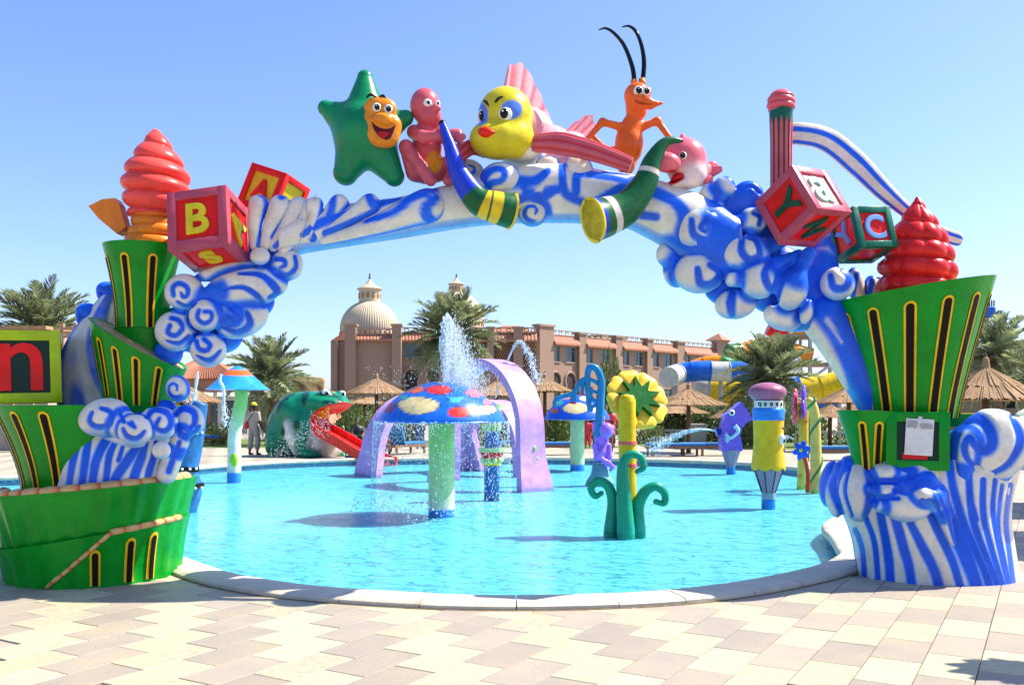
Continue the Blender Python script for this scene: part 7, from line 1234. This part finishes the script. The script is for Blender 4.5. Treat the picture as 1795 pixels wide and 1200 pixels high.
# ================================================================== PEOPLE
def person(label, px, py, Y, h, skin, top, legs, pose='stand', cap=None, hair=(.012, .009, .008), face=0, long_legs=True, bag=None, swing=0.0):
    """one continuous body; face = heading in degrees, 0 looks away from the viewer"""
    c = W(px, py, Y); c[2] = 0; u = h / 1.75; Mz = rotm(0, 0, R(face)); sit = pose == 'sit'; dz = -.42 if sit else 0
    P = lambda x, y, z: (np.array([x, y, z]) * u) @ Mz.T + c + [0, 0, dz * u if sit else 0]
    t = thing('person', label, 'person', c); hip = .92
    hd = [E(P(0, 0, 1.62), (.075 * u, .095 * u, .115 * u), skin), Cp(P(0, -.01, 1.42), P(0, 0, 1.55), .055 * u, .05 * u, skin), E(P(0, .105, 1.61), (.016 * u, .02 * u, .022 * u), skin), E(P(.078, 0, 1.62), (.014 * u, .022 * u, .03 * u), skin), E(P(-.078, 0, 1.62), (.014 * u, .022 * u, .03 * u), skin)]
    tr_ = [E(P(0, 0, 1.25), (.175 * u, .105 * u, .22 * u), skin), E(P(0, 0, 1.02), (.155 * u, .105 * u, .16 * u), skin)]
    ar = []
    for sx in (-1, 1):
        if pose == 'stand': sh, el, wr = P(sx * .19, 0, 1.38), P(sx * .25, -.03, 1.10), P(sx * .24, .10 + .06 * sx * swing, .88)
        else: sh, el, wr = P(sx * .19, 0, 1.38), P(sx * .24, .10, 1.13), P(sx * .15, .36, 1.05)
        ar += [Cp(sh, el, .052 * u, .042 * u, skin), Cp(el, wr, .042 * u, .03 * u, skin)]; d = (wr - el) / np.linalg.norm(wr - el)
        ar += [E(wr + d * .05 * u, (.03 * u, .03 * u, .045 * u), skin)] + [Cp(wr + d * .07 * u + P(.012 * k, 0, 0) - P(0, 0, 0), wr + d * (.15 - .012 * abs(k)) * u + P(.016 * k, .012, 0) - P(0, 0, 0), .011 * u, .008 * u, skin) for k in (-1.5, -.5, .5, 1.5)] + [Cp(wr + d * .03 * u, wr + d * .09 * u + P(-sx * .045, .02, 0) - P(0, 0, 0), .012 * u, .009 * u, skin)]
    lg = []
    for sx in (-1, 1):
        if sit: kn, an = P(sx * .12, .42, .88), P(sx * .12, .46, .46)
        else: kn, an = P(sx * .105, .03 + .10 * sx * swing, .50), P(sx * .11, -.02 + .12 * sx * swing, .09)
        lg += [Cp(P(sx * .09, 0, .90), kn, .088 * u, .06 * u, skin), Cp(kn, an, .058 * u, .036 * u, skin), Cp(an - [0, 0, .04 * u], an + P(0, .15, -.05) - P(0, 0, 0), .036 * u, .028 * u, skin)]
    part('body', body(hd + tr_ + ar + lg, .022 * u, .03 * u), VMATT, t, smooth=True)
    sl = [Cp(P(sx * .18, 0, 1.37), P(sx * .24, -.02 if pose == 'stand' else .07, 1.16), .072 * u, .07 * u, top) for sx in (-1, 1)]
    part('shirt', body([E(P(0, 0, 1.25), (.20 * u, .135 * u, .22 * u), top), E(P(0, 0, 1.0), (.19 * u, .14 * u, .2 * u), top)] + sl, .024 * u, .06 * u), VMATT, t, smooth=True)
    pl_ = []
    for sx in (-1, 1):
        kn = P(sx * .12, .42, .88) if sit else P(sx * .105, .03 + .10 * sx * swing, .50); pl_ += [Cp(P(sx * .085, 0, .90), kn, .112 * u, .085 * u, legs)]
        if long_legs: pl_ += [Cp(kn, (P(sx * .12, .45, .55) if sit else P(sx * .11, -.01 + .10 * sx * swing, .26)), .088 * u, .082 * u, legs)]
    part('trousers', body([E(P(0, 0, .93), (.17 * u, .13 * u, .12 * u), legs)] + pl_, .024 * u, .03 * u), VMATT, t, smooth=True)
    if cap is not None:
        part('cap', body([E(P(0, -.005, 1.68), (.092 * u, .112 * u, .075 * u), cap), E(P(0, .12, 1.655), (.075 * u, .08 * u, .012 * u), cap)], .014 * u, .02 * u), VMATT, t, smooth=True); part('hair', body([E(P(0, -.03, 1.62), (.083 * u, .085 * u, .085 * u), hair)], .02 * u, .02), VMATT, t, smooth=True)
    else: part('hair', body([E(P(0, -.02, 1.67), (.088 * u, .105 * u, .085 * u), hair), E(P(0, -.045, 1.6), (.085 * u, .07 * u, .1 * u), hair)], .018 * u, .03 * u), VMATT, t, smooth=True)
    for sx in (-1, 1): part('eye', ball(P(sx * .03, .09, 1.635), .011 * u, 8, 6), M_pup, t, smooth=True)
    part('mouth', ball(P(0, .093, 1.565), (.022 * u, .01 * u, .006 * u), 8, 6), mat('lips', (.22, .06, .05), .5), t, smooth=True)
    if bag is not None:
        part('bag', body([E(P(-.16, -.17, .98), (.085 * u, .05 * u, .12 * u), bag)], .02 * u, .02), VMATT, t, smooth=True); part('strap', tube([P(-.14, -.16, 1.08), P(.0, -.15, 1.28), P(.12, -.06, 1.46), P(.10, .1, 1.4)], .012 * u, 6, smooth=14), M_pup, t)
    return t
DK = (.035, .018, .012); BRN = (.16, .08, .05)
person('man seen from behind in yellow cap and pale shirt with red bag', 445, 797, 31, 1.80, DK, (.36, .31, .25), (.30, .28, .27), cap=(.72, .60, .01), bag=(.5, .02, .03), face=-25, swing=.5)
bx_ = W(460, 0, 31); t = thing('water_bottle', 'blue capped water bottle held by the man in the yellow cap', 'bottle', (bx_[0] + .02, 30.95, .62)); part('bottle', lathe([(.03, .62), (.035, .64), (.035, .80), (.014, .86)], 12, (bx_[0] + .02, 30.95, 0)), mat('bottle_plastic', (.5, .55, .6), .15), t, smooth=True); part('bottle_cap', lathe([(.016, .86), (.016, .89)], 10, (bx_[0] + .02, 30.95, 0)), gel('slide_blue', SLC['blue']), t)
person('woman in black sitting in a white chair behind the slide', 626, 795, 34, 1.65, BRN, (.012, .011, .012), (.012, .011, .012), pose='sit', face=200, hair=(.01, .01, .01))
person('dark skinned person sitting on the lounger under the big mushroom', 692, 800, 32.3, 1.75, DK, (.10, .05, .03), (.5, .12, .05), pose='sit', face=150)
person('standing person in blue jeans and white top behind the lounger', 736, 788, 36, 1.75, BRN, (.55, .55, .53), (.02, .05, .16), face=20, swing=.6)
person('child in red beside the rear mushroom', 1030, 790, 36, 1.25, BRN, (.6, .02, .03), (.55, .02, .03), face=170); person('woman in black standing beside the child in red', 1038, 785, 37.5, 1.65, BRN, (.012, .011, .012), (.012, .011, .012), face=0); person('woman in red top behind the purple octopus', 1072, 786, 37, 1.7, BRN, (.58, .02, .03), (.05, .03, .03), face=30)
person('child in pink walking on the deck beside the flower stem', 1072, 795, 33.5, 1.2, BRN, (.7, .16, .3), BRN, face=60, swing=.6)
# white plastic chair for the seated woman
c = W(626, 0, 34.15); c[2] = 0; t = thing('plastic_chair', 'white slatted plastic chair under the woman in black', 'chair', c); g = lambda vf: (np.asarray(vf[0]) + c, vf[1])
for sx in (-.24, .24):
    for sy in (-.2, .25): part('leg', g(boxx(sx - .02, sx + .02, sy - .02, sy + .02, 0, .42)), M_cream, t)
part('seat', g(boxx(-.27, .27, -.25, .28, .421, .45)), M_cream, t)
for k in range(5): part('back_slat', g(boxx(-.24 + k * .11, -.18 + k * .11, .26, .285, .452, .88)), M_cream, t)
# ================================================================== FALLING WATER
def water_drop_mat():
    m, t, b = nt('splash_water'); b.inputs['Base Color'].default_value = (.82, .9, .95, 1); b.inputs['Roughness'].default_value = .08; b.inputs['Transmission Weight'].default_value = .35; b.inputs['IOR'].default_value = 1.33
    N, L = t.nodes, t.links; tc = N.new('ShaderNodeNewGeometry'); no = N.new('ShaderNodeTexNoise'); no.inputs['Scale'].default_value = 12; L.new(tc.outputs['Position'], no.inputs['Vector']); mr = N.new('ShaderNodeMapRange'); mr.inputs[3].default_value = .45; mr.inputs[4].default_value = 1; mr.inputs[1].default_value = .3; mr.inputs[2].default_value = .45; L.new(no.outputs[0], mr.inputs[0]); L.new(mr.outputs[0], b.inputs['Alpha']); return m
M_spl = water_drop_mat(); _oct = np.array([[1, 0, 0], [-1, 0, 0], [0, 1, 0], [0, -1, 0], [0, 0, 1], [0, 0, -1]], float); _of = [(0, 2, 4), (2, 1, 4), (1, 3, 4), (3, 0, 4), (2, 0, 5), (1, 2, 5), (3, 1, 5), (0, 3, 5)]
def drops(P, r, st=1.3):
    P = np.asarray(P); n = len(P); V = (P[:, None] + _oct[None] * np.asarray(r)[:, None, None] * np.array([1, 1, st])).reshape(-1, 3); F = [tuple(i + 6 * k for i in f) for k in range(n) for f in _of]; return V, F
rg = np.random.default_rng(3); Y = Ym; s = Y / FPX
def stuff(name, VF, label, cat):
    o = part(name, VF, M_spl, None, kind='stuff'); o['label'] = label; o['category'] = cat; return o
# main jet: ragged column that widens and breaks up
pts = []
n, m = 20, 46; V = []
for j in range(m):
    f = j / (m - 1); c = W(779 + 4 * f + 1.5 * math.sin(9 * f), 670 - 112 * f, Y); r_ = (3.5 + 7.5 * f ** .7) * s * (1 if f < .9 else (1 - (f - .9) * 8)); a = np.arange(n) * 2 * math.pi / n; k = .55 + .9 * vnoise(np.stack([np.cos(a) * 1.4, np.sin(a) * 1.4, np.full(n, f * 14)], 1), 1.5, 30); V.append(np.stack([c[0] + r_ * k * np.cos(a), c[1] + r_ * k * np.sin(a), np.full(n, c[2]) + .05 * (k - 1)], 1))
col_ = (np.vstack(V), gridf(n, m, True) + [tuple(range((m - 1) * n, m * n))]); q = rg.random(4000); ux = rg.normal(size=4000)
P1 = np.array([W(781 + 4 * f + x * (1.6 + 4 * f * f), 672 - 122 * f + abs(x) * 8, Y) + [0, yy * .12, 0] for f, x, yy in zip(q, ux, rg.normal(size=4000))])
q = rg.random(7000) ** .7; P2 = np.array([W(795 + 24 * f + x * (6 + 16 * f), 580 + 112 * f + 18 * x2, Y) + [0, yy * .35, 0] for f, x, x2, yy in zip(q, rg.normal(size=7000), rg.normal(size=7000), rg.normal(size=7000))])
a = rg.random(3500) * 2 * math.pi; h = rg.random(3500); rim = np.stack([W(774, 0, Y)[0] + np.cos(a) * 1.06 * (111 * s) * (1 + .04 * h), Y + np.sin(a) * 1.06 * 111 * s, W(0, 738, Y)[2] - h ** 1.6 * 1.3], 1)
cr = rg.random(900) * 2 * math.pi; rr = rg.random(900) ** .5; spl = np.stack([W(774, 0, Y)[0] + np.cos(cr) * rr * 1.5, Y + np.sin(cr) * rr * 1.6, ZW + .02 + rg.random(900) ** 3 * .25], 1)
stuff('water_jet', col_, 'solid white core of the jet on the largest mushroom', 'water jet')
stuff('water_jet', join(drops(P1, rg.uniform(.004, .010, 4000), 3.5), drops(P2, rg.uniform(.0015, .005, 7000), 4.5), drops(rim, rg.uniform(.002, .006, 3500), 3.5), drops(spl, rg.uniform(.004, .011, 900))), 'spray of droplets round the jet of the largest mushroom cap', 'water jet')
def jet(pts, r0, r1, label, Y, br=.6, n=700, sc=2.0):
    Q = spline(np.array([W(p[0], p[1], Y + (p[2] if len(p) > 2 else 0)) for p in pts]), 70); k = int(70 * br); tb_ = tube(Q[:k + 1], np.linspace(r0, r1, k + 1) * (.7 + .6 * vnoise(Q[:k + 1], 6, 3)), 7); i = np.clip((br * .6 + (1 - br * .6) * rg.random(n)) * 69, 0, 69).astype(int); f = (i / 69)[:, None]; D = Q[i] + rg.normal(size=(n, 3)) * (.01 + .05 * sc * f ** 3)
    lump = [tube(Q[j:j + 3] + rg.normal(size=(len(Q[j:j + 3]), 3)) * .03, [r1 * .6, r1 * 1.2, r1 * .5][:len(Q[j:j + 3])], 6) for j in range(k, 66, 3)]
    stuff('water_jet', join(tb_, drops(D, rg.uniform(.004, .013, n)), *lump), label, 'water jet')
jet([(868, 698), (878, 668), (890, 632), (902, 606), (912, 599), (922, 610), (932, 632), (938, 655), (942, 670)], .014, .03, 'thin water jet arching beside the tall lilac arch', 20, .55)
jet([(1256, 755), (1235, 752), (1210, 755), (1185, 764), (1160, 777), (1140, 788)], .02, .05, 'sideways water jet from the purple crayon nozzle', wy(826), .4, 1500, 3.5)
jet([(347, 650), (343, 680), (338, 712)], .03, .04, 'short falling water strand left of the small mushroom', 21, .9, 200); jet([(388, 655), (386, 668), (392, 682), (393, 720), (398, 745)], .03, .03, 'water strand running over the small mushroom cap', Yl - .8, .8, 250); jet([(1392, 770), (1380, 765), (1366, 778), (1356, 800)], .012, .02, 'fine spray between yellow pencil and flower posts', wy(858), .5, 500, 3)
# fine spray drifting over the frog and the middle of the pool
P3 = np.array([W(470 + 110 * u_ + 6 * x, 795 - 75 * u_ + 12 * x2 + 25 * v_, 27.5 + yy * .5) for u_, v_, x, x2, yy in zip(rg.random(600), rg.random(600), rg.normal(size=600), rg.normal(size=600), rg.normal(size=600))])
stuff('water_spray', drops(P3[P3[:, 2] > ZW], rg.uniform(.006, .013, (P3[:, 2] > ZW).sum())), 'fine white spray of droplets drifting in front of the frog', 'spray')
P4 = np.array([W(640 + 300 * a_, 640 + 200 * b_, 17 + 4 * c__) for a_, b_, c__ in rg.random((1500, 3))]); P4 = P4[P4[:, 2] > ZW]; stuff('water_spray', drops(P4, rg.uniform(.004, .009, len(P4))), 'scattered droplets in the air around the lilac arches', 'spray')
